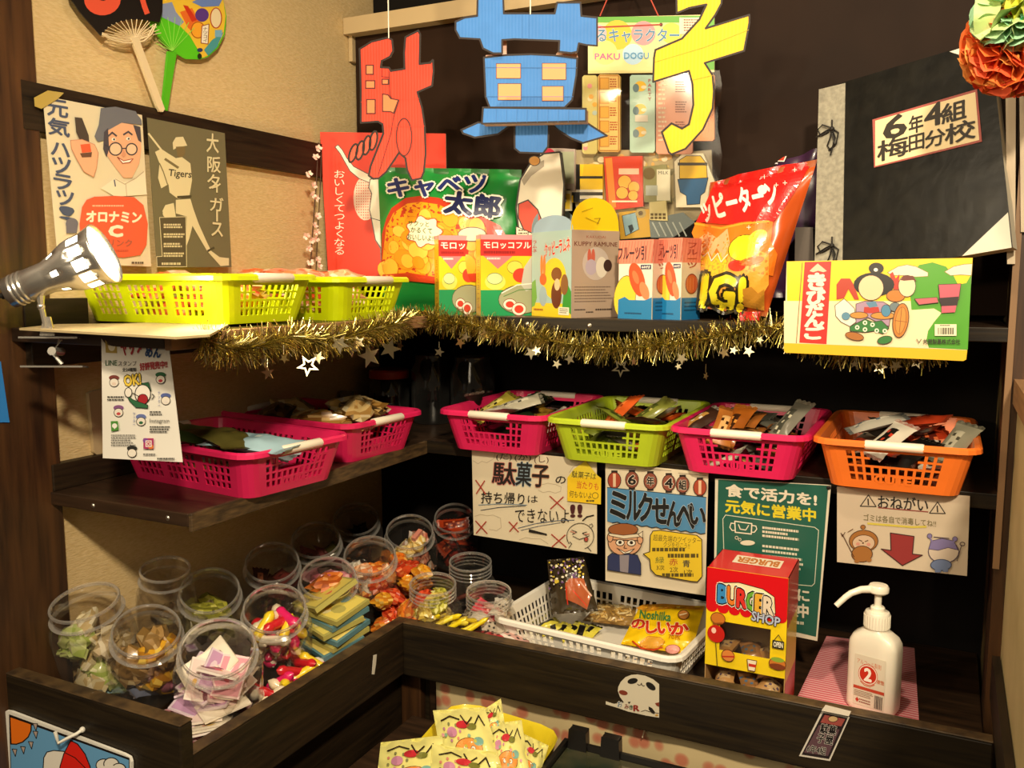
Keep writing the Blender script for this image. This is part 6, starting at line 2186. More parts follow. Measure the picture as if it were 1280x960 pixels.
fill(J, 'wrapped_sweet', 'in the jar behind the crumpled brown bags', 'sweet', 'crumple', [('grey olive wrapped sweet', ('#8a8458', '#a8a47a', '#6a643c')), ('yellow green wrapped sweet', ('#a8a83c', '#c8c460', '#7a7a2c')), ('dusty beige wrapped sweet', ('#9a8a6a', '#bcae8c', '#6e6044'))], (.06, .045, .03), 11, 104, .55)
J = jar('clear dark jar with chocolate brown sweets under the pink baskets', at(340, 700, .905))
fill(J, 'wrapped_sweet', 'in the chocolate brown jar', 'sweet', 'packet', [('dark brown packet', ('#3a2018', '#7a4a38', '#a8684a')), ('wine red packet', ('#5c2420', '#8a4a40', '#3a1614'))], (.06, .03, .014), 13, 105, .6)
J = jar('clear jar of pink and white card packs at the near corner of the bin', at(272, 808, .905), r=.052, bw=.055)
CARDS = [('pink card pack', ('#efd0d0', '#dc98a6', '#f2dcd8', '#b0607c', '#c8485a')), ('white card pack', ('#efe3da', '#e9d2cc', '#c8546a', '#e0b04a', '#7a3a4a')), ('lilac card pack', ('#e0cfdc', '#c49ac0', '#ead8e0', '#8a5a8a', '#d86a84')), ('cream card pack', ('#efe4cf', '#f4ead6', '#d8785a', '#e8c45a', '#8a5a3a'))]
fill(J, 'card_pack', 'in the jar at the near corner of the bin', 'sweet', 'card', CARDS, (.062, .046, .0035), 30, 106, .60, spread=.5)
for i in range(7):
    J2 = None
rn = random.Random(66)
for i in range(16):
    w, cols = CARDS[i % 4]
    x = -.945 + rn.uniform(-.06, .012)
    y = .84 + .008 * i + rn.uniform(-.004, .004)
    candy('card_pack', w + ' lying loose between the near corner jar and the bin boards', 'sweet', 'card', cols, (.070, .050, .003), (x, min(y, .94), BZ + .012 + .0045 * i), (rn.uniform(-.45, .2), rn.uniform(-.35, .35), rn.uniform(.2, 1.2)), 670 + i % 4, 'loose card packs at the near corner')
J = jar('clear jar of pink, white and red candy sticks beside the side board', at(343, 757, .905))
STK = [('white candy stick', ('#efe6d4', '#efe6d4', '#e0cfc0')), ('hot pink candy stick', ('#e2246a', '#e85a8a', '#c81c54')), ('red candy stick', ('#c8202a', '#e04a4a', '#a01820')), ('yellow candy stick', ('#efd02a', '#f4e06a', '#d8b01c')), ('cream candy stick', ('#e9d8b8', '#f2e8d2', '#d8c49a'))]
fill(J, 'candy_stick', 'in the jar beside the side board', 'sweet', 'stick', STK, (.062, .017, .017), 34, 107, .66, spread=.55)
for i in range(26):
    w, cols = STK[(i * 2) % 5]
    candy('candy_stick', w + ' lying loose below the candy stick jar', 'sweet', 'stick', cols, (.060, .016, .016), (-.935 + rn.uniform(-.012, .008), 1.01 + .0065 * i, BZ + .012 + .035 * rn.random()), (rn.uniform(-.5, .5), rn.uniform(-.6, .6), rn.uniform(0, 3)), 707 + i % 5, 'loose candy sticks')
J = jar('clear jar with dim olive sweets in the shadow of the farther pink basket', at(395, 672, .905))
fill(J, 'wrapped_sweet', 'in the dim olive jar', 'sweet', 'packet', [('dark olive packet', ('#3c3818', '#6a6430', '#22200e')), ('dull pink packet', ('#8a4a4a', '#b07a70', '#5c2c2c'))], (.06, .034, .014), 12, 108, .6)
J = jar('clear jar with pink bag on top behind the yellow and blue packs', at(410, 716, .91))
fill(J, 'wrapped_sweet', 'in the jar behind the yellow and blue packs', 'sweet', 'crumple', [('rose pink bag', ('#d88a94', '#ecb8b8', '#b8606c')), ('orange brown bag', ('#d0702c', '#e8a060', '#a8501c'))], (.07, .055, .034), 12, 109, .72)
# a block of flat packs beside the side board
YB = [('yellow and blue flat snack pack', ('#b8b060', '#e6d468', '#d8a84a', '#e06a5a', '#f0e6b0', '#6a9aa8')), ('yellow and teal flat snack pack', ('#5f8a94', '#ead77a', '#c88a3a', '#e8c4a0', '#3a5a6a'))]
c0 = at(418, 782, .84)
for i in range(9):
    w, cols = YB[i % 2]
    z = BZ + .008 + i * .0125
    candy('snack_pack', w + ' stacked beside the side board', 'snack', 'card', cols, (.105, .085, .009), (-.972 + .003 * (i % 3), 1.225 + .004 * ((i * 2) % 3), z), (R(10), R(4), R(-20 + 7 * (i % 3))), 800 + i % 2, 'flat packs stacked by the side board')
candy('snack_pack', 'yellow and blue flat snack pack on top of its stack beside the side board', 'snack', 'card', YB[0][1], (.11, .09, .009), (-.985, 1.235, BZ + .125), (R(24), R(-12), R(-28)), 803, 'flat packs stacked by the side board')
J = jar('clear jar with pale wrapped sweets above the orange sweets', at(462, 688, .91))
fill(J, 'wrapped_sweet', 'in the jar above the orange sweets', 'sweet', 'crumple', [('peach wrapped sweet', ('#e8b48a', '#f2d8bc', '#d88a5a')), ('white wrapped sweet', ('#e9e2d2', '#f4f0e6', '#c8b8a0')), ('orange wrapped sweet', ('#e0802c', '#f0b060', '#c05a1c'))], (.05, .04, .028), 16, 110, .66)
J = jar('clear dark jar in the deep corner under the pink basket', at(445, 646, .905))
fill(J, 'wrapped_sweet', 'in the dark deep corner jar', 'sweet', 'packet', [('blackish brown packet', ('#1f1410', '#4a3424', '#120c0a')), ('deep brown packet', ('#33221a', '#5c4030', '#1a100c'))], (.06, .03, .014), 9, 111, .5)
J = jar('clear jar with salmon pink block and cream sweets near the notice', at(512, 659, .91))
fill(J, 'wrapped_sweet', 'in the salmon pink jar near the notice', 'sweet', 'crumple', [('cream yellow sweet', ('#ecd28a', '#f4e6b8', '#d8ae54')), ('salmon wrapped sweet', ('#dc9078', '#efbca4', '#c06a54')), ('pinkish white sweet', ('#eed8c8', '#f6ece2', '#d8a890'))], (.045, .038, .028), 16, 112, .66)
candy('snack_bar', 'salmon pink bar standing up in the jar near the notice', 'sweet', 'card', ('#d88a78', '#e0a08c', '#b85a4c', '#e8b8a4', '#c87464'), (.075, .030, .010), J[0] + J[1] @ Vector((.012, .012, .09)), (J[1] @ Matrix.Rotation(R(80), 3, 'Y')).to_euler(), 820)
J = jar('clear jar with dark red packets behind the salmon pink jar', (-.985, 1.705, .90), bw=.048, r=.045)
fill(J, 'wrapped_sweet', 'in the jar behind the salmon pink one', 'sweet', 'packet', [('dark red packet', ('#8a2418', '#b8503a', '#5c1410')), ('orange red packet', ('#b8401c', '#d8784a', '#7a2410'))], (.075, .034, .014), 10, 113, .75)
# orange sweets heaped in the inner corner
ORS = [('orange wrapped sweet', ('#e8862a', '#f4b65a', '#d0601c')), ('red orange wrapped sweet', ('#d8502a', '#ec8a5a', '#b83418')), ('amber wrapped sweet', ('#e0a02c', '#f0c86a', '#c47a1c'))]
for i in range(26):
    w, cols = ORS[i % 3]
    p = at(465 + 75 * rn.random(), 712 + 60 * rn.random(), .80)
    p = Vector((min(max(p.x, -1.02), -.87), min(max(p.y, 1.36), 1.50), BZ + .014 + .0035 * i))
    candy('wrapped_sweet', w + ' heaped at the inner corner of the bin', 'sweet', 'crumple', cols, (.050, .040, .028), p, (rn.uniform(-.6, .6), rn.uniform(-.6, .6), rn.uniform(0, 6)), 830 + i % 3, 'orange sweets at the inner corner')
J = jar('short clear jar with ridged neck holding one dark stick, below the notice', at(588, 704, .865), r=.042, bw=.047, h=.115, neck=.034, tilt=8, threads=True)
fill(J, 'candy_stick', 'in the ridged jar below the notice', 'sweet', 'stick', [('long dark red stick', ('#5c241a', '#7a3a2a', '#3a1410'))], (.10, .010, .010), 1, 114, .9)
fill(J, 'wrapped_sweet', 'at the bottom of the ridged jar below the notice', 'sweet', 'packet', [('black packet', ('#181410', '#4a4436', '#8a8060'))], (.06, .03, .012), 6, 115, .3)
J = jar('short clear jar with ridged neck behind the yellow straw sweets', at(541, 735, .855), r=.043, bw=.048, h=.108, neck=.034, tilt=10, threads=True)
fill(J, 'wrapped_sweet', 'in the ridged jar behind the straw sweets', 'sweet', 'crumple', [('pale yellow wrapped sweet', ('#dcc86a', '#efe2a4', '#b89a3c')), ('greenish yellow wrapped sweet', ('#c4c04e', '#e2de90', '#98902c'))], (.048, .038, .026), 12, 116, .6)
J = jar('short clear jar with ridged neck beside the white basket', at(611, 742, .855), r=.041, bw=.046, h=.105, neck=.034, tilt=9, threads=True)
fill(J, 'wrapped_sweet', 'in the ridged jar beside the white basket', 'sweet', 'packet', [('pink red packet', ('#d8485a', '#f0b0a8', '#a82838')), ('pale pink packet', ('#e8bcb4', '#f4dcd4', '#c8605c')), ('black and white packet', ('#e6e0d4', '#1c1814', '#c8c0b0'))], (.055, .034, .014), 12, 117, .55)
for i in range(16):
    p = Vector((-.862 + .115 * (i / 15), 1.368 + .008 * (i % 3), BZ + .044 + .004 * (i % 4)))
    candy('straw_sweet', 'bright yellow straw sweet bundled behind the front board', 'sweet', 'stick', ('#f0d81e', '#f4e460', '#d8b814') if i % 2 else ('#f4e04a', '#f4e460', '#d8b814'), (.062, .009, .009), p, (rn.uniform(-.2, .2), rn.uniform(-.6, -.2), rn.uniform(-.5, .6)), 840 + i % 2, 'yellow straw sweets')
for i, (x, cols, lab) in enumerate(((-.715, ('#c8303c', '#f0a098', '#7a1420'), 'red and pink packet lying before the ridged jar at the white basket'), (-.745, ('#5c1418', '#a83840', '#2a0c0e'), 'dark wine packet lying before the ridged jar at the white basket'), (-.685, ('#e6dcd0', '#1c1814', '#d8a8a0'), 'white and black spotted packet lying at the corner of the white basket'))):
    candy('snack_packet', lab, 'snack', 'packet', cols, (.075, .05, .02), (x, 1.385 + .006 * i, BZ + .026), (-.3, .1, .3 - .3 * i), 850 + i)
for i, (x, y, cols, lab) in enumerate(((118, 846, ('#f0c81e', '#f4de6a', '#c89a14'), 'bright yellow pointed packet by the end board'), (140, 856, ('#8fb4c8', '#cfdde0', '#5a84a4'), 'pale blue packet by the end board'), (160, 850, ('#e8b42a', '#f2d470', '#b8821c'), 'yellow foil packet by the end board'), (175, 862, ('#7a86a8', '#c8b8b0', '#d8a83a'), 'blue and gold packet by the end board'), (188, 832, ('#eeb22a', '#f4cc60', '#c4841c'), 'orange yellow packet under the crumpled bags'), (200, 862, ('#c87c94', '#e8b4bc', '#9a4c6a'), 'rose packet leaning at the end board'))):
    p = at(x, y, .79)
    candy('snack_packet', lab, 'snack', 'packet', cols, (.06, .042, .018), (p.x, max(p.y, .845), .785), (.4, -.3 + .2 * i, .5 * i), 860 + i)
for k, (x, y) in enumerate(((60, 812), (85, 825), (48, 800), (100, 800))):
    p = at(x, y, .80)
    candy('snack_packet', ('clear crinkled packet between the post and the end board', 'pale green crinkled packet behind the end board', 'whitish crinkled packet next to the brown post', 'beige crinkled packet behind the end board')[k], 'snack', 'crumple', (('#cfc4a4', '#e6dfc8', '#b0a078'), ('#b8c878', '#dce0a8', '#94a850'), ('#e2dccc', '#f0ece0', '#c4b898'), ('#cdb488', '#e6d4b0', '#ab8c58'))[k],
          (.08, .06, .05), (max(p.x, -1.19), max(p.y, .855), .775 + .004 * k), (.2, .3, k), 870 + k)

# ------------------------------------------------------------------ white basket and what lies in it
make_tray('white mesh basket with snack packets behind the front board', 'basket', '#f3eee2', .352, .262, .072, (-.535, 1.512, BZ + .002), R(-5), word=False, grips=False, cut=False, rows=3, nl=22, nw=15)
WB = BZ + .008
cr = (620, 690, .21875)


def noshi(A):
    A.poly([(800, 320), (840, 300), (960, 295), (1190, 312), (1190, 330), (1000, 320), (850, 340)], '#d8982a')
    A.text('Noshiika', 822, 338, 1000, 386, '#4a8a4a', .03, rot=6)
    for i, (ch, x0, y0, x1, y1) in enumerate((('の', 775, 385, 850, 435), ('し', 860, 395, 920, 462), ('い', 925, 402, 1000, 465), ('か', 1000, 405, 1098, 470))):
        A.text(ch, x0, y0, x1, y1, '#c8341c', .06, ('#f6e7b0', .03))
    A.text('70枚', 985, 468, 1055, 498, '#b0601c', .0, rot=5)
    A.poly([(820, 520), (870, 480), (940, 488), (965, 510), (930, 550), (860, 552), (830, 540)], '#e0a43a', '#b87418', 3).line([(780, 510), (830, 550), (900, 560), (950, 545)], 9, '#c8401c')
    A.ell(1010, 556, 42, 26, '#e8a49a', '#8a4030', 4).ell(1072, 358, 32, 26, '#b87838', '#4a2c14', 4).line([(1050, 360), (1090, 350)], 5, '#efe0b8')


bag('snack_bag', 'flat yellow squid snack packet with red lettering in the white basket', [(799, 759), (881, 757), (863, 819), (776, 805)], Plane(PZ(WB + .022).at(820, 795), (-.08, -.45, .88)), .009, '#f2c814', noshi, crop=cr, back='#d8b014', seed=21)


def fries(A):
    rn = random.Random(4)
    for i in range(70):
        x, y, a = rn.uniform(535, 770), rn.uniform(290, 395), rn.uniform(0, PI)
        A.line([(x - 16 * math.cos(a), y - 10 * math.sin(a)), (x + 16 * math.cos(a), y + 10 * math.sin(a))], 9, rn.choice(['#e0bb72', '#eccf90', '#c89a4a', '#f0dca8']))
        A.k -= .6


bag('snack_bag', 'clear packet of golden fried snack strips in the middle of the white basket', [(752, 750), (800, 753), (788, 783), (728, 776)], Plane(PZ(WB + .016).at(762, 768), (-.05, -.35, .9)), .010, '#a8844a', fries, crop=cr, back='#8a6a3c', seed=22)


def specks(A):
    rn = random.Random(9)
    for i in range(170):
        x, y = rn.uniform(305, 500), rn.uniform(40, 215)
        A.ell(x, y, rn.uniform(4, 10), rn.uniform(4, 9), rn.choice(['#e2c84a', '#1c1814', '#efe6cc', '#7a5a8a', '#1c1814']), n=6)
        A.k -= .8
    A.poly([(395, 180), (420, 150), (500, 150), (540, 260), (520, 330), (470, 300), (400, 270)], '#b8623c').line([(400, 200), (410, 300)], 6, '#d8301c').line([(440, 220), (520, 310)], 5, '#e8402c').line([(480, 170), (545, 250)], 9, '#e2b094')


bag('snack_bag', 'tall glossy patterned bag standing in the left of the white basket', [(684, 700), (730, 696), (748, 764), (690, 768)], Plane((-.60, 1.52, .82), (.1, -1, .35)), .022, '#3c3222', specks, crop=cr, back='#4a4030', seed=23, rough=.15)
for i, (x, y, yw) in enumerate(((676, 766, 1.3), (684, 778, .8), (704, 786, 1.5), (717, 784, 1.2), (727, 787, 1.7), (738, 788, 1.3), (693, 783, .4))):
    p = PZ(WB + .012).at(x, y)
    candy('wrapped_sweet', 'small black and yellow wrapped sweet in the front left of the white basket', 'sweet', 'packet', ('#d8cc4a', '#1c1812', '#1c1812'), (.052, .026, .014), p - Vector((0, 0, .012)), (rn.uniform(-.3, .3), -.35, yw), 880 + i % 3, 'black and yellow sweets in the white basket')
for i, (x, y) in enumerate(((795, 832), (815, 838), (840, 836))):
    p = PZ(WB).at(x, y)
    candy('wrapped_sweet', 'small white wrapped sweet with orange print under the yellow packet', 'sweet', 'packet', ('#e9dfcc', '#e0a050', '#6a84a0'), (.05, .03, .012), (p.x, max(p.y, 1.42), WB), (0, 0, .3 * i), 890 + i, 'white sweets under the yellow packet')
m = MB()
ps = PZ(WB + .0005)
m.prism([ps.at(x, y) for x, y in ((735, 790), (790, 786), (800, 815), (745, 812))], (0, 0, -.0008), mat('#e9e2d2', .6))
tag(m.build('paper_liner'), 'white paper liner on the floor of the white basket', 'paper')

# ------------------------------------------------------------------ red and yellow burger sweets box
Yb = 1.375
pf = PY(Yb)
a = pf.at(882, 800)
b = pf.at(983, 800)
zt = pf.at(882, 708).z
x0, x1 = a.x, b.x
t = thing('candy_box', 'red and yellow burger sweets box with window beside the white basket', 'box', ((x0 + x1) / 2, Yb + .06, BZ), (0, 0, 0))
dp = .105
z0 = BZ + .001
RED_, YLW, KRF = mat('#d3141c', .28, coat=.3), mat('#efcf1c', .3, coat=.3), mat('#b8925c', .7)
zs = z0 + (zt - z0) * .30    # lower edge of the printed front
W_ = x1 - x0
m = MB()
m.aabb((x0, Yb, zt - .001), (x1, Yb + dp, zt), RED_)
m.aabb((x0, Yb, z0), (x0 + .0012, Yb + dp, zt), KRF)
m.aabb((x1 - .0012, Yb, z0), (x1, Yb + dp, zt), KRF)
m.aabb((x0, Yb + dp - .0012, z0), (x1, Yb + dp, zt), KRF)
m.aabb((x0, Yb, z0), (x1, Yb + dp, z0 + .0012), KRF)
m.aabb((x0, Yb - .002, z0), (x1, Yb - .0008, z0 + .016), mat('#d8b27c', .7))
top = quad_fn((x0, Yb + dp, zt), (x1, Yb + dp, zt), (x0, Yb, zt), (x1, Yb, zt))
A = Art(m, top, rough=.28, coat=.3)
A.rect(24, 22, 84, 62, '#f0e6d0')
A.text('BURGER', 28, 30, 80, 56, '#c8741c', .06, rot=180)
side = quad_fn((x1, Yb, zt), (x1, Yb + dp, zt), (x1, Yb, z0), (x1, Yb + dp, z0))
A = Art(m, side, rough=.3, coat=.2)
A.rect(0, 0, 100, 32, '#d3141c').rect(0, 32, 100, 74, '#e2b822').rect(0, 74, 100, 100, '#b82018')
for i in range(6):
    A.ell(9 + i * 17, 32, 9, 4, '#d3141c', n=12)
m.build('carton', parent=t)
m = MB()
ff = quad_fn((x0, Yb - .0012, zt), (x1, Yb - .0012, zt), (x0, Yb - .0012, zs), (x1, Yb - .0012, zs))
wx0, wx1, wy0, wy1 = 18, 81, 53, 83
for q in ((0, 0, 100, wy0), (0, wy1, 100, 100), (0, wy0, wx0, wy1), (wx1, wy0, 100, wy1)):
    P = [ff(q[0], q[1]), ff(q[2], q[1]), ff(q[2], q[3]), ff(q[0], q[3])]
    m.prism(P, (0, .0012, 0), YLW)
A = Art(m, ff, rough=.28, coat=.3)
A.rect(0, 0, 100, 40, '#d3141c')
for i in range(7):
    A.ell(7 + i * 14.3, 40, 7.2, 5, '#d3141c', n=12)
A.poly([(14, 22), (17, 14), (40, 11), (70, 14), (84, 20), (86, 36), (80, 40), (50, 37), (18, 33)], '#efe2b4', '#2a2018', .8)
for ch, xx, cc in (('B', 15, '#3a8ac8'), ('U', 27, '#e07a2c'), ('R', 39, '#d8342c'), ('G', 51, '#6aa83a'), ('E', 62, '#e0a83a'), ('R', 72, '#e2d0b8')):
    yy = 16 + .22 * abs(xx - 20) * .45
    A.text(ch, xx, yy, xx + 11, yy + 17, cc, .06, [('#f4efe2', .09), ('#1c1814', .055)])
A.text('SHOP', 58, 38, 92, 47, '#b8c0d8', .03, ('#1c1830', .05), rot=4)
A.ell(14, 66, 11, 9, '#c22018').ell(11, 63, 3, 3, '#f4c8b8').line([(14, 75), (17, 100)], .8, '#2a2018').ell(16, 50, 9, 6, '#c8742c', '#6a3414', .8).line([(10, 56), (22, 54)], 1.4, '#8a4a1c')
A.rect(84, 62, 98, 70, '#2a2a22').text('OPEN', 85.5, 63.5, 96.5, 68.5, '#efe9d4', .04).line([(86, 62), (91, 56), (96, 62)], .8, '#3a2c1c')
A.ell(91, 85, 10, 6, '#c8742c', '#5c3014', .8).ell(91, 88, 10, 3, '#7a3a1c').ell(91, 81, 8, 2.5, '#8aa83a')
A.ell(30, 86, 8, 6, '#d8843c', '#5c3014', .8).line([(23, 88), (38, 86)], 1.5, '#b8301c').poly([(54, 86), (66, 86), (64, 97), (56, 97)], '#efe2c4', '#5c3014', .8).rect(56, 90, 65, 93, '#c8301c')
m.build('front_panel', parent=t)
m = MB()
m.face([ff(wx0, wy0, -.0014), ff(wx0, wy1, -.0014), ff(wx1, wy1, -.0014), ff(wx1, wy0, -.0014)], FILM)
m.build('window_film', parent=t)
BURG = (('#b88a54', '#5a4a5c', '#c9a878'), ('#a8784a', '#4a6a8a', '#8a6238'))
for i, (fx, fy, fz, r3, lab) in enumerate(((.27, .02, .016, (.15, -.35, .15), 'small burger sweet packet lying left in the tray of the red burger box'), (.68, .022, .016, (.2, .2, -.35), 'small burger sweet packet lying right in the tray of the red burger box'))):
    candy('sweet_packet', lab, 'sweet', 'packet', BURG[i], (.054, .038, .024), (x0 + W_ * fx, Yb + fy, z0 + fz - .012), r3, 900 + i, 'burger sweets in the tray')
for i in range(9):
    candy('sweet_packet', 'burger sweet packet behind the window of the red burger box', 'sweet', 'packet', BURG[i % 2], (.05, .036, .022), (x0 + W_ * (.24 + .26 * (i % 3)), Yb + .03 + .012 * (i // 3), z0 + .028 + .022 * (i // 3)), (rn.uniform(-.5, .5), rn.uniform(-.4, .4), rn.uniform(0, 3)), 902 + i % 2, 'burger sweets behind the window')

# ------------------------------------------------------------------ pink cloth and hand sanitiser
PKC, nt, b_, N, L = nodes('pink_wave_cloth')
tc = N('ShaderNodeTexCoord')
wv_ = N('ShaderNodeTexWave')
wv_.bands_direction = 'Y'
wv_.inputs['Scale'].default_value = 38
wv_.inputs['Distortion'].default_value = 2.2
wv_.inputs['Detail'].default_value = 0
wv_.inputs['Detail Scale'].default_value = .35
L(tc.outputs['Object'], wv_.inputs['Vector'])
rp = N('ShaderNodeValToRGB')
rp.color_ramp.elements[0].position, rp.color_ramp.elements[0].color = .3, lin('#d8566a')
rp.color_ramp.elements[1].position, rp.color_ramp.elements[1].color = .62, lin('#f0b8b8')
L(wv_.outputs['Fac'], rp.inputs['Fac'])
L(rp.outputs['Color'], b_.inputs['Base Color'])
b_.inputs['Roughness'].default_value = .8
m = MB()
m.prism([Vector(p) for p in ((-.195, 1.36, BZ + .002), (.0, 1.36, BZ + .002), (-.022, 1.768, BZ + .002), (-.178, 1.755, BZ + .002))], (0, 0, -.0012), PKC)
tag(m.build('dish_cloth'), 'pink wave striped cloth spread under the hand sanitiser', 'cloth')
bp = PZ(BZ + .002).at(1090, 889)
ang = R(-14)
t = thing('sanitiser_bottle', 'white hand sanitiser pump bottle standing on the pink cloth', 'bottle', (bp.x, bp.y + .012, BZ + .0025), (0, 0, ang))
WHT = noise_mat('milky_plastic', '#e9e2cf', '#ece6d6', (1, 1, 1), 4, 2, .32)
WHT.node_tree.nodes['Principled BSDF'].inputs['Subsurface Weight'].default_value = .15
WHT.node_tree.nodes['Principled BSDF'].inputs['Subsurface Radius'].default_value = (.01, .008, .006)
PMP = mat('#f0ead8', .3, coat=.2)


def rsec(w, d, z, e=5, n=36):
    row = []
    for k in range(n):
        a_ = 2 * PI * k / n
        c, s = math.cos(a_), math.sin(a_)
        row.append(Vector((w * abs(c) ** (2 / e) * (1 if c >= 0 else -1), d * abs(s) ** (2 / e) * (1 if s >= 0 else -1), z)))
    return row


m = MB()
BW, BD = .0385, .0235
m.grid([rsec(.002, .002, 0), rsec(BW * .9, BD * .9, 0), rsec(BW * .98, BD * .98, .004), rsec(BW, BD, .010), rsec(BW, BD, .105), rsec(BW * .97, BD * .98, .114), rsec(BW * .86, BD * .92, .123, 4), rsec(BW * .6, BD * .85, .130, 3), rsec(.0175, .0175, .134, 2), rsec(.0165, .0165, .140, 2)], WHT, cu=True)
A = Art(m, lambda x, y, d: Vector((-.024 + .048 * x / 100, -BD - d, .094 - .084 * y / 100)), rough=.4, base=.0006)
A.rect(0, 0, 100, 100, '#d9d0bc')
A.text('アルコール製剤', 8, 9, 86, 19, '#c8602c', .0, rot=2)
A.ell(45, 36, 31, 20, '#e6d8c4', '#c8402c', 1.5).ell(45, 36, 27, 17, '#c2301c')
A.text('2', 34, 24, 56, 48, '#f2ece0', .05)
A.text('液性', 74, 40, 98, 48, '#c8602c', .02)
A.line([(22, 52), (36, 58), (54, 58), (68, 52)], 1.5, '#c8602c')
A.rect(0, 62, 100, 68, '#b8442c')
A.dashes(3, 71, 66, 84, '#8a6a54', 4, 3).dashes(20, 87, 64, 97, '#8a4a3c', 2, 5).poly([(8, 90), (14, 85), (20, 90), (14, 95)], '#b8301c')
xx = 70
rn2 = random.Random(3)
while xx < 96:
    w = rn2.choice([1, 1.6, 2.4])
    A.rect(xx, 72, xx + w, 98, '#4a4038')
    A.k -= 1
    xx += w + rn2.choice([1.2, 1.8])
m.build('bottle_body', parent=t, local=True, smooth=45)
m = MB()
m.lathe([(.0165, .136), (.0195, .137), (.0195, .160), (.018, .163), (.011, .164), (.011, .170), (.009, .172), (0, .172)], PMP, 28)
for k in range(28):
    a_ = 2 * PI * k / 28
    m.box((.0195 * math.cos(a_), .0195 * math.sin(a_), .1485), (.0014, .0014, .020), PMP, Matrix.Rotation(a_, 3, 'Z'))
m.build('screw_cap', parent=t, local=True, smooth=40)
m = MB()
m.lathe([(.0055, .170), (.0055, .192), (.012, .193), (.0155, .196), (.0160, .203), (.0135, .207), (0, .208)], PMP, 28)
dv = Matrix.Rotation(-ang, 3, 'Z') @ Vector((-RT.x, -RT.y, 0))
m.tube([Vector((0, 0, .200)) + dv * .006, Vector((0, 0, .199)) + dv * .028, Vector((0, 0, .193)) + dv * .044, Vector((0, 0, .186)) + dv * .053, Vector((0, 0, .172)) + dv * .067], [.0065, .0055, .005, .0048, .0045], PMP, 14)
m.build('pump_head', parent=t, local=True, smooth=40)

# ------------------------------------------------------------------ low table with yellow tray and black crate
t = thing('low_table', 'low dark table in front of the bin carrying the yellow tray', 'table', (-.45, .95, 0))
board('tabletop', (-.86, .72, .605), (-.12, 1.325, .628), WOOD_TOP, t)
for x in (-.75, -.19):
    for y in (.75, 1.26):
        board('leg', (x, y, 0), (x + .04, y + .04, .605), WOOD_POST, t)
zr = .70
P = [PZ(zr).at(x, y) for x, y in ((478, 985), (497, 956), (554, 891), (564, 883), (580, 880), (600, 882), (676, 905), (692, 913), (696, 921), (692, 930), (655, 985), (610, 1030), (520, 1030))]
cen = sum(P, Vector()) / len(P)
m = MB()
rows = [[cen + (p - cen) * s + Vector((0, 0, dz)) for p in P] for s, dz in ((1.0, 0), (1.015, -.003), (.99, -.006), (.88, -.066), (.84, -.069), (.82, -.064), (.965, -.004), (1.0, 0))]
TRY = mat('#e6d02a', .35, coat=.2)
m.grid(rows, TRY, cu=True)
m.face(rows[5], TRY)
m.face(rows[4][::-1], TRY)
tag(m.build('plastic_tray', smooth=50), 'yellow plastic tray full of pale yellow bags at the bottom edge', 'tray')


def mochi(seed):
    def f(A):
        rn = random.Random(seed)
        A.ell(52, 62, 24, 17, '#ee9a4a', '#7a4a24', 1.2).ell(46, 60, 4, 4, '#f4ede0', '#2a1c14', .8).ell(60, 62, 4, 4, '#f4ede0', '#2a1c14', .8).ell(72, 52, 9, 7, '#7fb0a4').ell(28, 34, 9, 8, '#c98aa8')
        for a in range(7):
            A.ell(28 + 15 * math.cos(a * .9), 34 + 13 * math.sin(a * .9), 2.2, 2.6, rn.choice(['#c98aa8', '#8a8a5a', '#d88a7a']), n=7)
        A.line([(12, 16), (30, 10), (46, 16)], 2.2, '#2a2018').line([(50, 10), (58, 24), (70, 14)], 2.2, '#2a2018').line([(72, 26), (84, 12), (90, 28)], 2.2, '#2a2018').ell(50, 24, 12, 6, '#c8303a').ell(66, 28, 9, 5, '#7a7a34')
        for _ in range(9):
            A.ell(rn.uniform(8, 92), rn.uniform(36, 92), 3, 3, rn.choice(['#c8c050', '#8fb89a', '#e0a0a8']), n=7)
    return f


MB_ = [([(476, 928), (553, 919), (560, 1000), (468, 1000)], 0.698, (-.2, -.55, .8), 'pale yellow printed bag at the left end of the yellow tray'),
       ([(541, 888), (606, 884), (628, 962), (556, 972)], 0.733, (-.05, -.5, .85), 'pale yellow printed bag on top in the middle of the yellow tray'),
       ([(597, 892), (626, 873), (634, 925), (604, 935)], 0.738, (.1, -.75, .6), 'small pale yellow bag pointing up behind the others in the yellow tray'),
       ([(612, 905), (652, 900), (664, 980), (604, 985)], 0.723, (.1, -.5, .85), 'pale yellow printed bag right of the middle in the yellow tray'),
       ([(650, 915), (686, 932), (668, 990), (634, 975)], 0.703, (.2, -.4, .9), 'pale yellow printed bag at the right rim of the yellow tray'),
       ([(540, 930), (620, 940), (622, 1010), (536, 1005)], 0.723, (-.1, -.6, .8), 'pale yellow printed bag lowest and nearest in the yellow tray')]
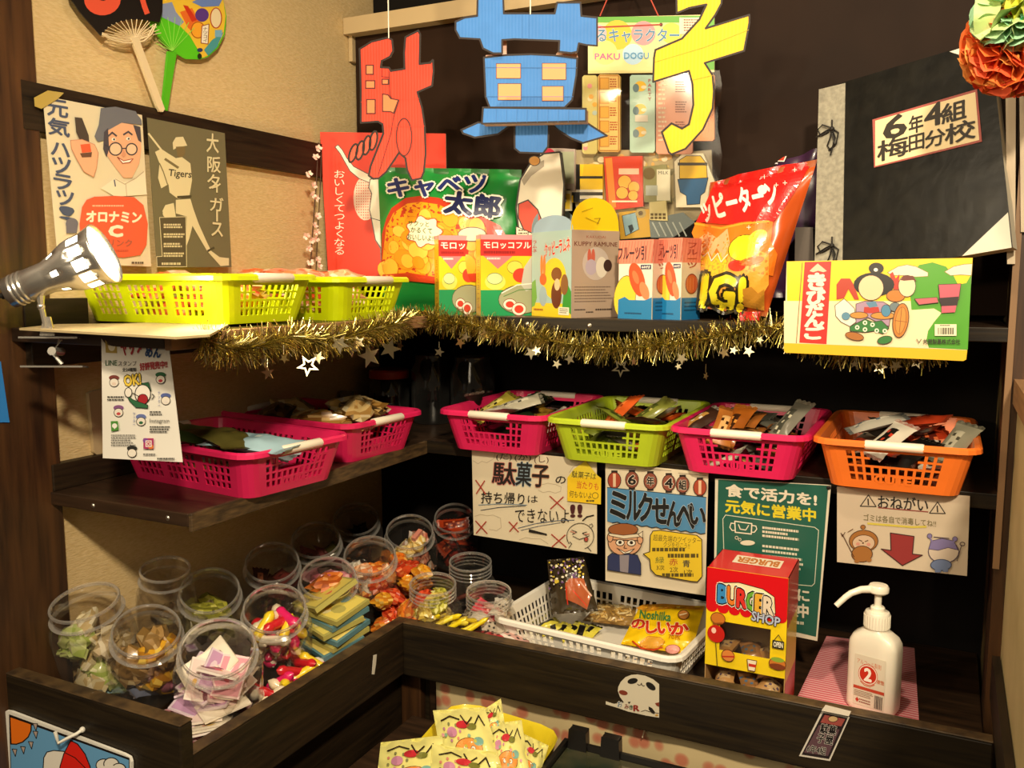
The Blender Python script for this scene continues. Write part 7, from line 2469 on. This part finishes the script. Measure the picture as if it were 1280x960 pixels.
for i, (q, zz, nn, lab) in enumerate(MB_):
    cx, cy = sum(p[0] for p in q) / 4, sum(p[1] for p in q) / 4
    plx = Plane(PZ(zz).at(cx, cy), nn)
    H_ = homog(q)
    # art drawn in unit space, laid on the bag through its corners
    def unit_art(A, q=q, i=i):
        (a1, b1), (c1, d1), (e1, f1), (g1, h1) = q

        def P2(x, y, d, fn=A.fn):
            u, v = x / 100, y / 100
            return fn((a1 * (1 - u) + c1 * u) * (1 - v) + (g1 * (1 - u) + e1 * u) * v, (b1 * (1 - u) + d1 * u) * (1 - v) + (h1 * (1 - u) + f1 * u) * v, d)
        A.fn, A.sub = P2, 9
        mochi(i)(A)
    bag('snack_bag', lab, q, plx, .015, '#e6e08a', unit_art, n=14, back='#cfc870', seed=30 + i, group='pale yellow bags in the tray', wrinkle=.003, rough=.35)
# black crate with glassy insert
zc = .70
Q = [PZ(zc).at(x, y) for x, y in ((706, 922), (868, 962), (850, 1060), (640, 1005))]
m = MB()
BLK = mat('#14110f', .35)
cen = sum(Q, Vector()) / 4
for i in range(4):
    p, q = Q[i], Q[(i + 1) % 4]
    inn = [cen + (v - cen) * .94 for v in (p, q)]
    m.prism([p, q, inn[1], inn[0]], (0, 0, -.069), BLK)
m.prism([cen + (v - cen) * .95 + Vector((0, 0, -.062)) for v in Q], (0, 0, -.006), BLK)
t = thing('crate', 'black plastic crate with a glassy greenish lid at the bottom edge', 'crate', cen - Vector((0, 0, .069)))
bevel(m.build('crate_body', parent=t), .003)
m = MB()
GLS = noise_mat('dark_green_glossy_lid', '#1c2a1c', '#4a4630', (3, 3, 3), 5, 2, .12, coat=.6, spec=.8)
m.prism([cen + (v - cen) * .93 + Vector((0, 0, -.010)) for v in Q], (0, 0, -.003), GLS)
m.build('lid', parent=t)
d = (Q[1] - Q[0]).normalized()
for s in (.04, .30):
    p = Q[0].lerp(Q[1], s)
    m = MB()
    nrm = Vector((-d.y, d.x, 0))
    m.prism([p + d * a + Vector((0, 0, b)) + nrm * .004 for a, b in ((0, -.03), (.034, -.03), (.032, .024), (.003, .024))], -nrm * .016, BLK)
    bevel(m.build('stacking_tab', parent=t), .003)

bpy.data.objects.remove(_to)
bpy.data.curves.remove(_tc)
